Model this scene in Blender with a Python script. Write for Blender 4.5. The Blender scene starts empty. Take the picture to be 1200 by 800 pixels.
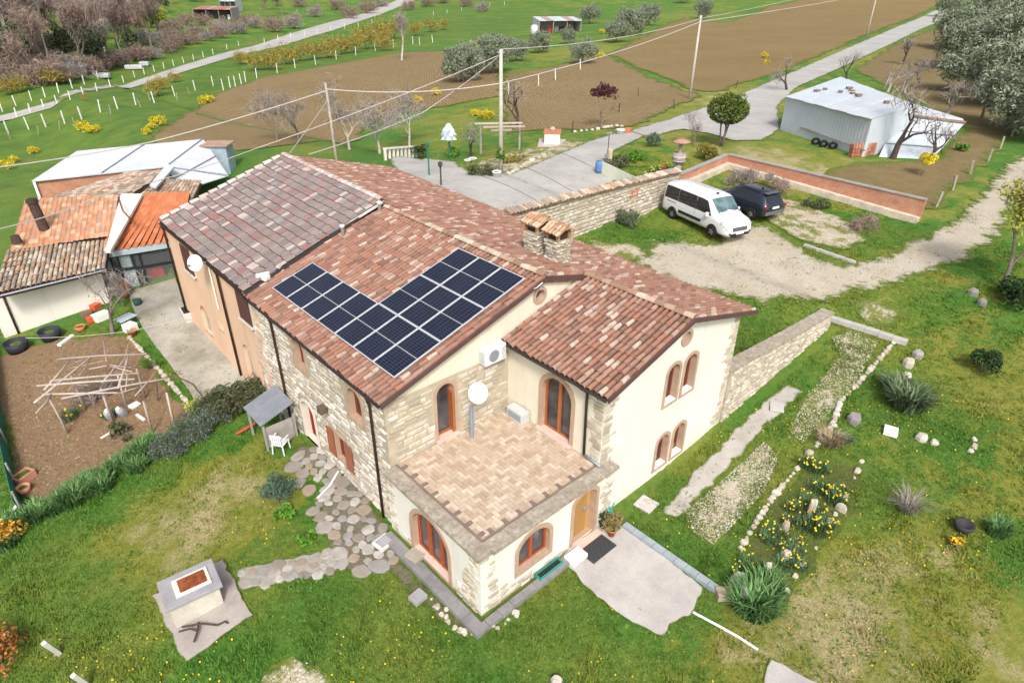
import bpy, bmesh, math, random
import numpy as np
from mathutils import Vector, Matrix
from mathutils.geometry import delaunay_2d_cdt
scn = bpy.context.scene
COL = scn.collection
random.seed(7); RNG = np.random.default_rng(7)
# ---------------------------------------------------------------- camera
CAM = np.array([-7.3229, -13.3476, 15.2143])
RM = np.array([[0.73981091, -0.67275742, 0.00879086],
               [0.32830488, 0.37236998, 0.86807633],
               [-0.58727824, -0.63932625, 0.49635291]])   # rows: right, up, backward
RM = np.array([r / np.linalg.norm(r) for r in RM])
FPX = 751.1                                               # focal length in photo pixels (1200 wide)
cd = bpy.data.cameras.new('camera'); cam = bpy.data.objects.new('camera', cd); COL.objects.link(cam)
cd.sensor_width = 36; cd.lens = FPX / 1200 * 36; cd.clip_start = .5; cd.clip_end = 4000
mw = Matrix.Identity(4)
for r in range(3):
    for c in range(3): mw[c][r] = RM[r][c]
    mw[r][3] = CAM[r]
cam.matrix_world = mw; scn.camera = cam
# ---------------------------------------------------------------- sky, sun, exposure
SUN_EL, SUN_AZ = 46, 216      # azimuth: degrees clockwise from +y
w = bpy.data.worlds.new('World'); scn.world = w; w.use_nodes = True
wn = w.node_tree.nodes; sky = wn.new('ShaderNodeTexSky'); sky.sky_type = 'NISHITA'; sky.sun_disc = False
sky.sun_elevation = math.radians(SUN_EL); sky.sun_rotation = math.radians(SUN_AZ)
sky.dust_density = 4.0; sky.air_density = 1.0; sky.ozone_density = 1.0
bw = wn.new('ShaderNodeRGBToBW'); mx = wn.new('ShaderNodeMix'); mx.data_type = 'RGBA'; mx.inputs[0].default_value = .6   # thin cloud greys the blue
w.node_tree.links.new(sky.outputs[0], bw.inputs[0]); w.node_tree.links.new(sky.outputs[0], mx.inputs[6]); w.node_tree.links.new(bw.outputs[0], mx.inputs[7]); w.node_tree.links.new(mx.outputs[2], wn['Background'].inputs[0]); wn['Background'].inputs[1].default_value = .125
sl = bpy.data.lights.new('sun', 'SUN'); sl.energy = 1.5; sl.angle = math.radians(10); sl.color = (1, .95, .88)
so = bpy.data.objects.new('sun', sl); COL.objects.link(so)
_a, _e = math.radians(SUN_AZ), math.radians(SUN_EL)
_d = Vector((math.sin(_a) * math.cos(_e), math.cos(_a) * math.cos(_e), math.sin(_e)))
so.rotation_euler = (-_d).to_track_quat('-Z', 'Y').to_euler(); so.location = (0, 0, 60)
vs = scn.view_settings; vs.view_transform = 'Standard'; vs.look = 'None'; vs.gamma = 1; vs.exposure = 0.94
scn.cycles.max_bounces = 5; scn.cycles.diffuse_bounces = 2; scn.cycles.glossy_bounces = 2; scn.cycles.transmission_bounces = 3
scn.cycles.use_denoising = True
# ---------------------------------------------------------------- materials
class N:
    def __init__(s, name):
        s.m = bpy.data.materials.new(name); s.m.use_nodes = True; s.t = s.m.node_tree; s.n = s.t.nodes
        s.b = s.n['Principled BSDF']; s._co = None
    def L(s, a, b): s.t.links.new(a, b)
    def put(s, v, sock):
        if hasattr(v, 'is_linked'): s.L(v, sock)
        elif isinstance(v, (tuple, list)): sock.default_value = tuple(v) + (1,) if len(v) == 3 and len(sock.default_value) == 4 else v
        else: sock.default_value = v
    def pos(s):
        if s._co is None: s._co = s.n.new('ShaderNodeNewGeometry').outputs['Position']
        return s._co
    def obj(s): return s.n.new('ShaderNodeTexCoord').outputs['Object']
    def noise(s, scale, detail=4, rough=.55, co=None, stretch=None, dist=0):
        q = s.n.new('ShaderNodeTexNoise'); q.inputs['Scale'].default_value = scale; q.inputs['Detail'].default_value = detail
        q.inputs['Roughness'].default_value = rough; q.inputs['Distortion'].default_value = dist
        c = co if co is not None else s.pos()
        if stretch:
            mp = s.n.new('ShaderNodeMapping'); s.L(c, mp.inputs[0]); mp.inputs['Scale'].default_value = stretch[:3]
            if len(stretch) > 3: mp.inputs['Rotation'].default_value = (0, 0, stretch[3])
            c = mp.outputs[0]
        s.L(c, q.inputs['Vector']); return q.outputs['Fac']
    def vor(s, scale, feat='F1', out='Distance', co=None):
        q = s.n.new('ShaderNodeTexVoronoi'); q.feature = feat; q.inputs['Scale'].default_value = scale
        s.L(co if co is not None else s.pos(), q.inputs['Vector']); return q.outputs[out]
    def ramp(s, f, stops, const=False):
        q = s.n.new('ShaderNodeValToRGB'); e = q.color_ramp.elements
        if const: q.color_ramp.interpolation = 'CONSTANT'
        while len(e) < len(stops): e.new(.5)
        for x, (p, c) in zip(e, stops):
            x.position = p; x.color = (c, c, c, 1) if isinstance(c, (int, float)) else tuple(c) + (1,)
        s.put(f, q.inputs[0]); return q.outputs[0]
    def mix(s, f, a, b, mode='MIX'):
        q = s.n.new('ShaderNodeMix'); q.data_type = 'RGBA'; q.blend_type = mode
        s.put(f, q.inputs[0]); s.put(a, q.inputs[6]); s.put(b, q.inputs[7]); return q.outputs[2]
    def math(s, op, a, b=0., clamp=False):
        q = s.n.new('ShaderNodeMath'); q.operation = op; q.use_clamp = clamp; s.put(a, q.inputs[0]); s.put(b, q.inputs[1]); return q.outputs[0]
    def attr(s, name, out='Fac'):
        q = s.n.new('ShaderNodeAttribute'); q.attribute_name = name; return q.outputs[out]
    def rand(s):
        a = s.n.new('ShaderNodeObjectInfo').outputs['Random']; b = s.n.new('ShaderNodeNewGeometry').outputs['Random Per Island']
        return s.math('FRACT', s.math('ADD', a, b))
    def bump(s, h, strength=.4, dist=.02):
        q = s.n.new('ShaderNodeBump'); q.inputs['Strength'].default_value = strength; q.inputs['Distance'].default_value = dist
        s.L(h, q.inputs['Height']); s.L(q.outputs[0], s.b.inputs['Normal'])
    def done(s, col, rough=.9, metal=0., spec=None):
        s.put(col, s.b.inputs['Base Color']); s.put(rough, s.b.inputs['Roughness']); s.b.inputs['Metallic'].default_value = metal
        s.b.inputs['Specular IOR Level'].default_value = .25 if spec is None else spec
        return s.m
MATS = {}
def plain(name, c, rough=.85, var=.25, scale=3., metal=0., bump=0., spec=None):
    """one base colour with a little blotchy variation"""
    if name in MATS: return MATS[name]
    n = N(name); f = n.noise(scale, 5); d = tuple(x * (1 - var) for x in c); l = tuple(min(1, x * (1 + var)) for x in c)
    f2 = n.noise(scale * 9, 3); col = n.mix(f2, n.ramp(f, [(.3, d), (.7, l)]), n.ramp(f, [(.3, l), (.7, d)])) if var else c
    col = n.mix(.65, col, n.ramp(f, [(.3, d), (.7, l)])) if var else c
    if bump: n.bump(n.noise(scale * 12, 4), bump, .02)
    MATS[name] = n.done(col, rough, metal, spec); return MATS[name]
def pieces_mat(name, cols, rough=.85, grime=None, gscale=5., gamt=.5, bump=.3):
    """alike pieces: each its own tint out of cols, with a blotchy grime colour over all"""
    if name in MATS: return MATS[name]
    n = N(name); k = len(cols); col = n.ramp(n.rand(), [((i + .0) / k, c) for i, c in enumerate(cols)], True)
    f = n.noise(gscale, 5, .6); col = n.mix(n.ramp(n.noise(23, 3), [(.3, 0), (.7, .35)]), col, n.mix(.5, col, (.9, .85, .78), 'MULTIPLY'))
    if grime: col = n.mix(n.ramp(f, [(.42, 0), (.68, gamt)]), col, grime)
    n.bump(n.noise(30, 4), bump, .02)
    MATS[name] = n.done(col, rough); return MATS[name]
# ---------------------------------------------------------------- objects and meshes
def tag(o, label=None, cat=None, group=None, kind=None):
    for k, v in (('label', label), ('category', cat), ('group', group), ('kind', kind)):
        if v: o[k] = v
    return o
def empty(name, loc, label, cat, group=None, rz=0.):
    o = bpy.data.objects.new(name, None); COL.objects.link(o); o.location = loc; o.rotation_euler = (0, 0, rz); o.empty_display_size = .3
    return tag(o, label, cat, group)
def link(name, me, parent=None, mat=None, M=None):
    o = bpy.data.objects.new(name, me); COL.objects.link(o)
    if mat is not None and not me.materials: me.materials.append(mat)
    if parent is not None: o.parent = parent
    if M is not None: o.matrix_basis = M
    return o
def mesh_np(name, V, F, k, smooth=False):
    """a mesh out of numpy arrays, every face with k corners"""
    V = np.asarray(V, np.float32).reshape(-1, 3); F = np.asarray(F, np.int32).reshape(-1, k)
    me = bpy.data.meshes.new(name); me.vertices.add(len(V)); me.vertices.foreach_set('co', V.ravel())
    me.loops.add(F.size); me.loops.foreach_set('vertex_index', F.ravel())
    me.polygons.add(len(F)); me.polygons.foreach_set('loop_start', np.arange(0, F.size, k, dtype=np.int32))
    if smooth: me.polygons.foreach_set('use_smooth', np.ones(len(F), bool))
    me.update(calc_edges=True); me.validate(); return me
class MB:
    def __init__(s): s.v = []; s.f = []
    def add(s, vs, fs):
        o = len(s.v); s.v += [tuple(p) for p in vs]; s.f += [tuple(i + o for i in f) for f in fs]; return s
    def box(s, c, d, rz=0., M=None, taper=1.):
        x, y, z = (q / 2 for q in d); vs = []
        for sz in (-1, 1):
            t = 1 if sz < 0 else taper
            for sx, sy in ((-1, -1), (1, -1), (1, 1), (-1, 1)): vs.append(Vector((sx * x * t, sy * y * t, sz * z)))
        R = M if M is not None else Matrix.Rotation(rz, 4, 'Z')
        vs = [R @ p + Vector(c) for p in vs]
        return s.add(vs, [(3, 2, 1, 0), (4, 5, 6, 7), (0, 1, 5, 4), (1, 2, 6, 5), (2, 3, 7, 6), (3, 0, 4, 7)])
    def bar(s, a, b, w, h=None):
        a, b = Vector(a), Vector(b); d = b - a; h = h or w
        q = d.to_track_quat('Z', 'Y').to_matrix().to_4x4()
        return s.box((a + b) / 2, (w, h, d.length), M=q)
    def tube(s, pts, r, n=6, cap=True):
        pts = [Vector(p) for p in pts]; rs = r if isinstance(r, (list, tuple)) else [r] * len(pts); o = len(s.v)
        for i, p in enumerate(pts):
            d = (pts[min(i + 1, len(pts) - 1)] - pts[max(i - 1, 0)]).normalized()
            u = d.cross(Vector((.3, .9, .2) if abs(d.z) > .9 else (0, 0, 1))).normalized(); v = d.cross(u)
            for k in range(n):
                a = 2 * math.pi * k / n; s.v.append(tuple(p + (u * math.cos(a) + v * math.sin(a)) * rs[i]))
        for i in range(len(pts) - 1):
            for k in range(n):
                s.f.append((o + i * n + k, o + i * n + (k + 1) % n, o + (i + 1) * n + (k + 1) % n, o + (i + 1) * n + k))
        if cap: s.f.append(tuple(o + k for k in range(n))[::-1]); s.f.append(tuple(o + (len(pts) - 1) * n + k for k in range(n)))
        return s
    def lathe(s, c, prof, n=14):
        c = Vector(c); o = len(s.v)
        for r, z in prof:
            for k in range(n): a = 2 * math.pi * k / n; s.v.append((c.x + r * math.cos(a), c.y + r * math.sin(a), c.z + z))
        for i in range(len(prof) - 1):
            for k in range(n): s.f.append((o + i * n + k, o + i * n + (k + 1) % n, o + (i + 1) * n + (k + 1) % n, o + (i + 1) * n + k))
        s.f.append(tuple(o + k for k in range(n))[::-1]); s.f.append(tuple(o + (len(prof) - 1) * n + k for k in range(n))); return s
    def prism(s, poly, n, d):
        """a flat polygon (3-D points) given a thickness d along n"""
        p = [Vector(q) for q in poly]; n = Vector(n).normalized() * d; k = len(p)
        return s.add(p + [q + n for q in p], [tuple(range(k))[::-1], tuple(range(k, 2 * k))] + [(i, (i + 1) % k, k + (i + 1) % k, k + i) for i in range(k)])
    def mesh(s, name, smooth=False):
        me = bpy.data.meshes.new(name); me.from_pydata(s.v, [], s.f); bm = bmesh.new(); bm.from_mesh(me)
        bmesh.ops.recalc_face_normals(bm, faces=bm.faces); bm.to_mesh(me); bm.free()
        if smooth:
            for p in me.polygons: p.use_smooth = True
        return me
    def build(s, name, mat, parent=None, smooth=False, M=None, bevel=0.):
        me = s.mesh(name, smooth); o = link(name, me, parent, mat, M)
        if bevel:
            b = o.modifiers.new('bevel', 'BEVEL'); b.width = bevel; b.segments = 2; b.limit_method = 'ANGLE'
        return o
def pieces(name, parent, mat, protos, items, limit=300, stuff=None, offset=(0, 0, 0)):
    """items: (prototype index, Matrix in the parent's space). The ones nearest the camera become objects, the rest one joined part."""
    off = Vector(offset)
    P = np.array([list(m.translation + off) for _, m in items]); d = np.linalg.norm(P - CAM, axis=1)
    q = (P - CAM) @ RM.T; px = 600 - FPX * q[:, 0] / q[:, 2]; py = 400 + FPX * q[:, 1] / q[:, 2]
    d = d + np.where((px < -20) | (px > 1220) | (py < -20) | (py > 820), 500, 0); o = np.argsort(d)
    for me in protos:
        if not me.materials: me.materials.append(mat)
    for i in o[:limit]:
        k, m = items[i]; ob = bpy.data.objects.new(name, protos[k]); COL.objects.link(ob); ob.parent = parent; ob.matrix_basis = m
    rest = o[limit:]
    if len(rest):
        VV, FF, base = [], [], 0
        pv = [np.array([v.co[:] for v in me.vertices]) for me in protos]; pf = [[tuple(p.vertices) for p in me.polygons] for me in protos]
        for i in rest:
            k, m = items[i]; A = np.array(m); VV.append(pv[k] @ A[:3, :3].T + A[:3, 3]); FF += [tuple(j + base for j in f) for f in pf[k]]; base += len(pv[k])
        me = bpy.data.meshes.new(stuff or name + '_field'); me.from_pydata(np.concatenate(VV).tolist(), [], FF)
        if protos[0].polygons and protos[0].polygons[0].use_smooth: me.polygons.foreach_set('use_smooth', np.ones(len(FF), bool))
        tag(link(stuff or name + '_field', me, parent, mat), kind='stuff')
# ---------------------------------------------------------------- terrain: heights through surveyed points
def ray(px, py):
    d = RM.T @ np.array([(px - 600) / FPX, (400 - py) / FPX, -1.]); return d / np.linalg.norm(d)
def at_z(px, py, z):
    d = ray(px, py); return CAM + d * (z - CAM[2]) / d[2]
def step(x, y):
    """the bank held by the retaining wall east of the house"""
    a = np.interp(x, [2, 11, 12, 20, 21.5], [0, 1.75, 1.75, .75, 0]); t = np.clip((y + 4.0) / .35, 0, 1); return a * t * t * (3 - 2 * t)
CP = [(565, 722, .05), (640, 680, .05), (700, 618, .05), (820, 520, .2), (760, 565, .05), (843, 492, .5), (920, 425, 1.15), (975, 378, 1.7),
      (450, 612, -.05), (410, 562, 0), (375, 525, .05), (300, 750, -.3), (100, 700, -.6), (200, 600, -.4), (235, 700, -.35), (330, 480, -.1), (440, 720, -.1),
      (285, 442, -.2), (221, 367, .1), (200, 420, -.15), (170, 345, .1), (100, 480, -.6), (20, 550, -.9), (10, 700, -.9), (70, 362, -.2), (10, 400, -.6),
      (900, 700, 0), (1150, 720, .4), (1180, 520, 1.3), (1080, 450, 1.3), (960, 540, .7), (1000, 480, 1.0), (950, 600, .45), (800, 700, 0), (1180, 370, 2.5), (1120, 400, 1.9),
      (1050, 310, 2.7), (920, 340, 2.75), (1180, 200, 3.4), (810, 275, 2.9), (700, 290, 2.9), (900, 265, 2.95), (1000, 280, 2.9), (890, 385, 2.45), (1000, 350, 2.4),
      (1060, 265, 2.95), (587, 203, 3.6), (640, 225, 3.6), (720, 170, 3.6), (520, 200, 3.5), (760, 195, 3.7), (870, 175, 3.8), (808, 116, 3.8), (930, 165, 3.7), (1010, 185, 3.7), (1100, 185, 3.7),
      (1130, 215, 3.5), (700, 120, 3.2), (420, 150, 1.6), (500, 110, 1.8), (600, 75, 2.4), (250, 120, -.6), (100, 170, -1.4), (20, 220, -1.3), (0, 140, -2.), (150, 100, -2.), (300, 55, -1.5), (450, 15, 0),
      (100, 40, 2.), (650, 40, 2.5), (250, 22, 1.), (830, 30, 4.5), (1000, 60, 4.5), (1090, 22, 4.7), (1150, 110, 4.2), (600, 5, 4.), (900, 3, 6.), (1190, 5, 6.), (-150, 150, -2.5), (-100, 300, -1.5), (-60, 600, -1.3), (1350, 250, 4.), (1300, 500, 1.8),
      (1250, 80, 4.5), (600, 1000, -.4), (200, 900, -.9), (1100, 900, .3), (-100, 900, -1.3)]
_c = []
for a, b, z in CP:
    p = at_z(a, b, z); _c.append((p[0], p[1], z - float(step(p[0], p[1]))))
_c += [(2, 2, 0), (8, 2, .8), (11, 12, 1.3), (6, 20, 1.2), (0, 15, 0), (14, 0, .9), (14, 14, 3.2), (400, 400, 26), (150, 500, 26), (500, 150, 30), (0, 420, 18), (650, 650, 60), (900, 200, 70), (200, 900, 70), (-150, 250, 10), (150, -80, 6), (-100, 60, -4), (40, -60, 1.5), (-60, -60, -3)]
_c = np.array(_c)
def _phi(a, b):
    d = np.sqrt(((a[:, None, :2] - b[None, :, :2]) ** 2).sum(2)) + 1e-9; return d * 1.0
_n = len(_c); _A = np.zeros((_n + 3, _n + 3)); _A[:_n, :_n] = _phi(_c, _c) - np.eye(_n) * .8
_A[:_n, _n] = 1; _A[:_n, _n + 1:] = _c[:, :2]; _A[_n:, :_n] = _A[:_n, _n:].T
_w = np.linalg.solve(_A, np.concatenate([_c[:, 2], [0, 0, 0]]))
def H_exact(X, Y):
    X = np.asarray(X, float).ravel(); Y = np.asarray(Y, float).ravel(); q = np.stack([X, Y], 1); out = np.zeros(len(X))
    for i in range(0, len(X), 4000): out[i:i + 4000] = _phi(q[i:i + 4000], _c) @ _w[:_n] + _w[_n] + q[i:i + 4000] @ _w[_n + 1:]
    return out + step(X, Y)
def _line(a, b, s, lo, hi):
    m = list(np.arange(a, b + .01, s)); g = s
    while m[-1] < hi: g *= 1.09; m.append(m[-1] + g)
    g = s
    while m[0] > lo: g *= 1.09; m.insert(0, m[0] - g)
    return np.array(m)
GX = _line(-24, 46, .4, -170, 900); GY = _line(-14, 48, .4, -120, 950)
_XX, _YY = np.meshgrid(GX, GY, indexing='ij'); GZ = H_exact(_XX, _YY).reshape(_XX.shape)
for _k in range(2):      # soften the kinks at the survey points, keep the bank sharp
    Zs = GZ.copy(); Zs[1:-1, 1:-1] = (GZ[2:, 1:-1] + GZ[:-2, 1:-1] + GZ[1:-1, 2:] + GZ[1:-1, :-2] + 4 * GZ[1:-1, 1:-1]) / 8
    keep = (np.abs(_YY + 4) < 1.2) & (_XX > 2) & (_XX < 22); GZ = np.where(keep, GZ, Zs)
def T(x, y):
    """ground height (bilinear on the terrain grid)"""
    x = np.asarray(x, float); y = np.asarray(y, float)
    i = np.clip(np.searchsorted(GX, x) - 1, 0, len(GX) - 2); j = np.clip(np.searchsorted(GY, y) - 1, 0, len(GY) - 2)
    u = np.clip((x - GX[i]) / (GX[i + 1] - GX[i]), 0, 1); v = np.clip((y - GY[j]) / (GY[j + 1] - GY[j]), 0, 1)
    return GZ[i, j] * (1 - u) * (1 - v) + GZ[i + 1, j] * u * (1 - v) + GZ[i, j + 1] * (1 - u) * v + GZ[i + 1, j + 1] * u * v
_ts = np.concatenate([np.arange(8, 80, .08), np.geomspace(80, 900, 1200)])
def G(px, py):
    """the ground point seen at a photo position"""
    d = ray(px, py); q = CAM[None] + _ts[:, None] * d; below = q[:, 2] < T(q[:, 0], q[:, 1])
    k = int(np.argmax(below)) if below.any() else len(_ts) - 1
    p = q[k]
    if k: 
        a, b = _ts[k - 1], _ts[k]
        for _ in range(12):
            m = (a + b) / 2; p = CAM + d * m
            if p[2] < T(p[0], p[1]): b = m
            else: a = m
    return Vector((p[0], p[1], float(T(p[0], p[1]))))
def on(x, y, dz=0.): return Vector((x, y, float(T(x, y)) + dz))
def height_for(px, base, top):
    """metres a thing standing at base must be to reach photo row top"""
    b = np.array(base); lo, hi = 0., 40.
    for _ in range(30):
        m = (lo + hi) / 2; q = RM @ (b + [0, 0, m] - CAM); row = 400 + FPX * q[1] / q[2]
        if row > top: lo = m
        else: hi = m
    return lo
def inside(P, poly):
    """numpy point-in-polygon"""
    P = np.asarray(P); poly = np.asarray(poly); x, y = P[:, 0], P[:, 1]; r = np.zeros(len(P), bool); j = len(poly) - 1
    for i in range(len(poly)):
        xi, yi = poly[i][:2]; xj, yj = poly[j][:2]
        c = ((yi > y) != (yj > y)) & (x < (xj - xi) * (y - yi) / ((yj - yi) if yj != yi else 1e-9) + xi); r ^= c; j = i
    return r
KEEP_OUT = []   # outlines where no grass grows
def sheet(name, poly, mat, off=.03, jag=.0, res=.8, world=False, grass=False, kind='structure', fray=.5):
    """a sheet draped over the terrain; poly in photo positions (or world x, y)"""
    P = [Vector(q) for q in poly] if world else [G(*q) for q in poly]
    B = []
    for i in range(len(P)):
        a, b = P[i], P[(i + 1) % len(P)]; d = Vector((b[0] - a[0], b[1] - a[1])); L = d.length; k = max(1, int(L / res)); nrm = Vector((-d.y, d.x)) / max(L, 1e-6)
        for j in range(k):
            t = j / k; q = Vector((a[0], a[1])) + d * t; B.append(q + nrm * random.uniform(-jag, jag) if j or jag else q)
    xs = [p.x for p in B]; ys = [p.y for p in B]; Bp = [(p.x, p.y) for p in B]
    if not grass: KEEP_OUT.append(Bp)
    gx = np.arange(min(xs), max(xs), res); gy = np.arange(min(ys), max(ys), res)
    if len(gx) * len(gy) > 20000:
        s = math.sqrt(len(gx) * len(gy) / 20000); gx = np.arange(min(xs), max(xs), res * s); gy = np.arange(min(ys), max(ys), res * s)
    g = np.stack(np.meshgrid(gx, gy), -1).reshape(-1, 2) if len(gx) and len(gy) else np.zeros((0, 2)); g = g + RNG.uniform(-.1, .1, g.shape) * res
    g = g[inside(g, Bp)]
    nb = len(B); allp = [Vector(p) for p in Bp] + [Vector((float(a), float(b))) for a, b in g]
    v, e, f, *_ = delaunay_2d_cdt(allp, [(i, (i + 1) % nb) for i in range(nb)], [], 0, 1e-5)
    V = np.array([(p.x, p.y) for p in v]); F = np.array([t for t in f if len(t) == 3]); cen = V[F].mean(1); F = F[inside(cen, Bp)]
    Z = T(V[:, 0], V[:, 1]) + off
    n = len(V); VV = np.column_stack([V, Z]); me = mesh_np(name, VV, F, 3, True)
    Ba = np.array(Bp); Bb = np.roll(Ba, -1, 0); D = np.full(n, 9.)          # distance to the outline, for edges that the grass creeps over
    for a_, b_ in zip(Ba, Bb):
        e_ = b_ - a_; t_ = np.clip(((V - a_) @ e_) / max(e_ @ e_, 1e-9), 0, 1); D = np.minimum(D, np.linalg.norm(V - a_ - t_[:, None] * e_, axis=1))
    me.attributes.new('edge', 'FLOAT', 'POINT').data.foreach_set('value', (D / max(1e-6, fray)).astype(np.float32))
    o = link(name, me, None, mat); tag(o, kind=kind); return o
# ---------------------------------------------------------------- the ground and what lies on it
def grass_color(n, blades=False):
    big = n.noise(.13, 4, .6); mid = n.noise(.55, 5, .65); fine = n.noise(4.5, 4, .7); sp = n.noise(17, 3, .7)
    lush = n.mix(n.ramp(fine, [(.3, 0), (.7, 1)]), (.042, .125, .015), (.10, .22, .032))
    yel = n.mix(n.ramp(fine, [(.3, 0), (.7, 1)]), (.14, .18, .022), (.27, .25, .05))
    tan = n.mix(n.ramp(sp, [(.3, 0), (.7, 1)]), (.30, .245, .12), (.47, .39, .23))
    far = n.attr('green'); dry = n.attr('dry')
    c = n.mix(n.ramp(big, [(.46, 0), (.64, .75)]), lush, yel)
    k = n.math('ADD', n.math('ADD', n.math('MULTIPLY', mid, .62), n.math('MULTIPLY', n.noise(1.6, 5, .7), .26)), n.math('ADD', n.math('MULTIPLY', dry, .27), n.math('MULTIPLY', far, -.34)))
    c = n.mix(n.ramp(k, [(.46, 0), (.55, .95)]), c, yel)
    c = n.mix(n.ramp(k, [(.60, 0), (.72, .8)]), c, tan)
    c = n.mix(n.ramp(n.math('ADD', sp, n.math('MULTIPLY', mid, .5)), [(.52, .45), (.85, 0)]), c, n.mix(1., c, (.45, .5, .4), 'MULTIPLY'))
    c = n.mix(n.ramp(far, [(.2, 0), (1, .75)]), c, n.mix(n.ramp(n.noise(.3, 6, .7), [(.35, 0), (.65, 1)]), (.05, .105, .016), (.125, .195, .03)))
    return c
def frayed(n, col, amount=1.):
    """grass creeping in over the edge of a bare surface"""
    e = n.math('ADD', n.attr('edge'), n.math('MULTIPLY', n.math('SUBTRACT', n.noise(2.6, 5, .7), .5), 2.0))
    g = n.mix(n.ramp(n.noise(4.5, 4, .7), [(.3, 0), (.7, 1)]), (.05, .095, .012), (.15, .18, .03)); return n.mix(n.ramp(e, [(.12, amount), (.5, 0)]), col, g)
def earth(name, a, b, c, furrow=None, scale=2.2):
    n = N(name); f = n.noise(scale, 6, .7); g = n.noise(scale * 5, 5, .75)
    col = n.mix(n.ramp(f, [(.3, 0), (.72, 1)]), a, b); col = n.mix(n.ramp(g, [(.42, 0), (.66, .9)]), col, c); col = n.mix(n.ramp(n.noise(scale * 11, 4, .8), [(.5, 0), (.72, .6)]), col, n.mix(1., col, (.55, .5, .45), 'MULTIPLY'))
    col = n.mix(n.ramp(n.noise(.09, 3), [(.35, 0), (.7, .5)]), col, n.mix(1., col, (.8, .72, .6), 'MULTIPLY'))
    h = n.math('ADD', f, g)
    if furrow:
        q = n.n.new('ShaderNodeTexWave'); q.inputs['Scale'].default_value = furrow[0]; q.inputs['Distortion'].default_value = 2.2; q.inputs['Detail'].default_value = 3
        mp = n.n.new('ShaderNodeMapping'); n.L(n.pos(), mp.inputs[0]); mp.inputs['Rotation'].default_value = (0, 0, furrow[1]); n.L(mp.outputs[0], q.inputs[0])
        col = n.mix(n.ramp(q.outputs['Fac'], [(.1, .3), (.5, 0)]), col, n.mix(1., col, (.6, .55, .5), 'MULTIPLY')); h = n.math('ADD', h, n.math('MULTIPLY', q.outputs['Fac'], 1.5))
    n.bump(h, .9, .08); MATS[name] = n.done(frayed(n, col), .95); return MATS[name]
def stony(name, base, dark, grn, cover=.5):
    """pale gravel with weeds coming through"""
    n = N(name); v = n.vor(11); f = n.noise(1.1, 6, .7); g = n.noise(9, 5, .7)
    col = n.mix(n.ramp(v, [(.15, 0), (.55, 1)]), base, dark); col = n.mix(n.ramp(g, [(.4, 0), (.75, .6)]), col, dark)
    col = n.mix(n.ramp(n.math('ADD', f, n.math('MULTIPLY', g, .5)), [(cover + .25, 0), (cover + .34, 1)]), col, n.mix(n.ramp(g, [(.3, 0), (.7, 1)]), grn, tuple(x * 1.7 for x in grn)))
    col = n.mix(n.ramp(n.noise(.45, 4, .65), [(.4, 0), (.66, .55)]), col, n.mix(1., col, (.76, .68, .58), 'MULTIPLY'))
    n.bump(n.math('ADD', g, v), .7, .04); MATS[name] = n.done(frayed(n, col), .95); return MATS[name]
def slab(name, base, stain, scale=.8, lines=None):
    n = N(name); f = n.noise(scale, 6, .7); g = n.noise(scale * 14, 5, .7)
    col = n.mix(n.ramp(f, [(.38, 0), (.68, 1)]), base, stain); col = n.mix(n.ramp(g, [(.45, 0), (.8, .5)]), col, tuple(x * .55 for x in base))
    n.bump(g, .3, .02); MATS[name] = n.done(frayed(n, col) if 'patio' in name or 'apron' in name or 'path_cement' in name or 'road' in name or 'lime' in name or 'drive' in name or 'asphalt' in name else col, .9); return MATS[name]
ng = N('grass_ground'); ng.bump(ng.noise(14, 5, .7), .8, .06); MATS['grass_ground'] = ng.done(grass_color(ng), .95)
soil = earth('garden_soil', (.18, .115, .065), (.27, .175, .105), (.36, .25, .15))
plough = earth('ploughed_soil', (.20, .13, .065), (.29, .195, .10), (.36, .30, .14), (.9, .62), 1.3)
plough2 = earth('ploughed_soil_upper', (.21, .14, .065), (.29, .20, .095), (.31, .25, .10), (.9, -.35), 1.3)
orchard = earth('orchard_soil', (.16, .105, .055), (.25, .17, .09), (.19, .18, .06), None, .9)
track_m = stony('track_gravel', (.53, .48, .40), (.43, .38, .305), (.12, .13, .035), .62)
peb_m = stony('white_pebbles', (.60, .55, .47), (.42, .36, .27), (.12, .13, .03), .47)
bed_m = stony('bed_gravel', (.58, .53, .46), (.40, .34, .26), (.12, .13, .035), .44)
conc = slab('concrete_pale', (.50, .46, .42), (.38, .345, .32)); patio_m = slab('patio_concrete', (.49, .455, .425), (.37, .34, .325), 1.1)
drive_m = slab('driveway_concrete', (.45, .43, .40), (.32, .305, .285), .35)
road_m = slab('old_asphalt', (.43, .41, .385), (.33, .315, .295), .25)
yard_m = slab('yard_concrete', (.42, .39, .33), (.22, .205, .15), .45)
gpoly = lambda pts: [G(*p) for p in pts]
# masks on the ground: dry patches and bright spring green
DRY = [(230, 605, 2.2, .6), (150, 625, 1.8, .6), (190, 660, 1.6, .6), (290, 560, 1.8, .5), (1000, 680, 4, .38), (1080, 720, 4, .36), (950, 720, 2.5, .4), (1130, 560, 2.5, .5), (1180, 440, 3, .5), (1110, 640, 2.5, .4), (870, 740, 1.5, .5),
       (330, 600, 1.2, .5), (760, 720, 1.5, .4), (1100, 320, 3, .2), (930, 180, 4, -.1), (600, 50, 6, .3), (640, 70, 6, .3), (1150, 480, 2, .4), (880, 185, 7, .62), (930, 195, 5, .5), (560, 140, 9, .5), (620, 190, 5, .5), (760, 150, 6, .5), (830, 120, 9, .5), (640, 100, 9, .5), (1000, 60, 12, .5), (900, 110, 8, .5), (1060, 75, 9, .5), (1120, 230, 4, .4), (680, 60, 10, .6), (760, 20, 25, .5), (660, 200, 3, .6)]
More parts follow.
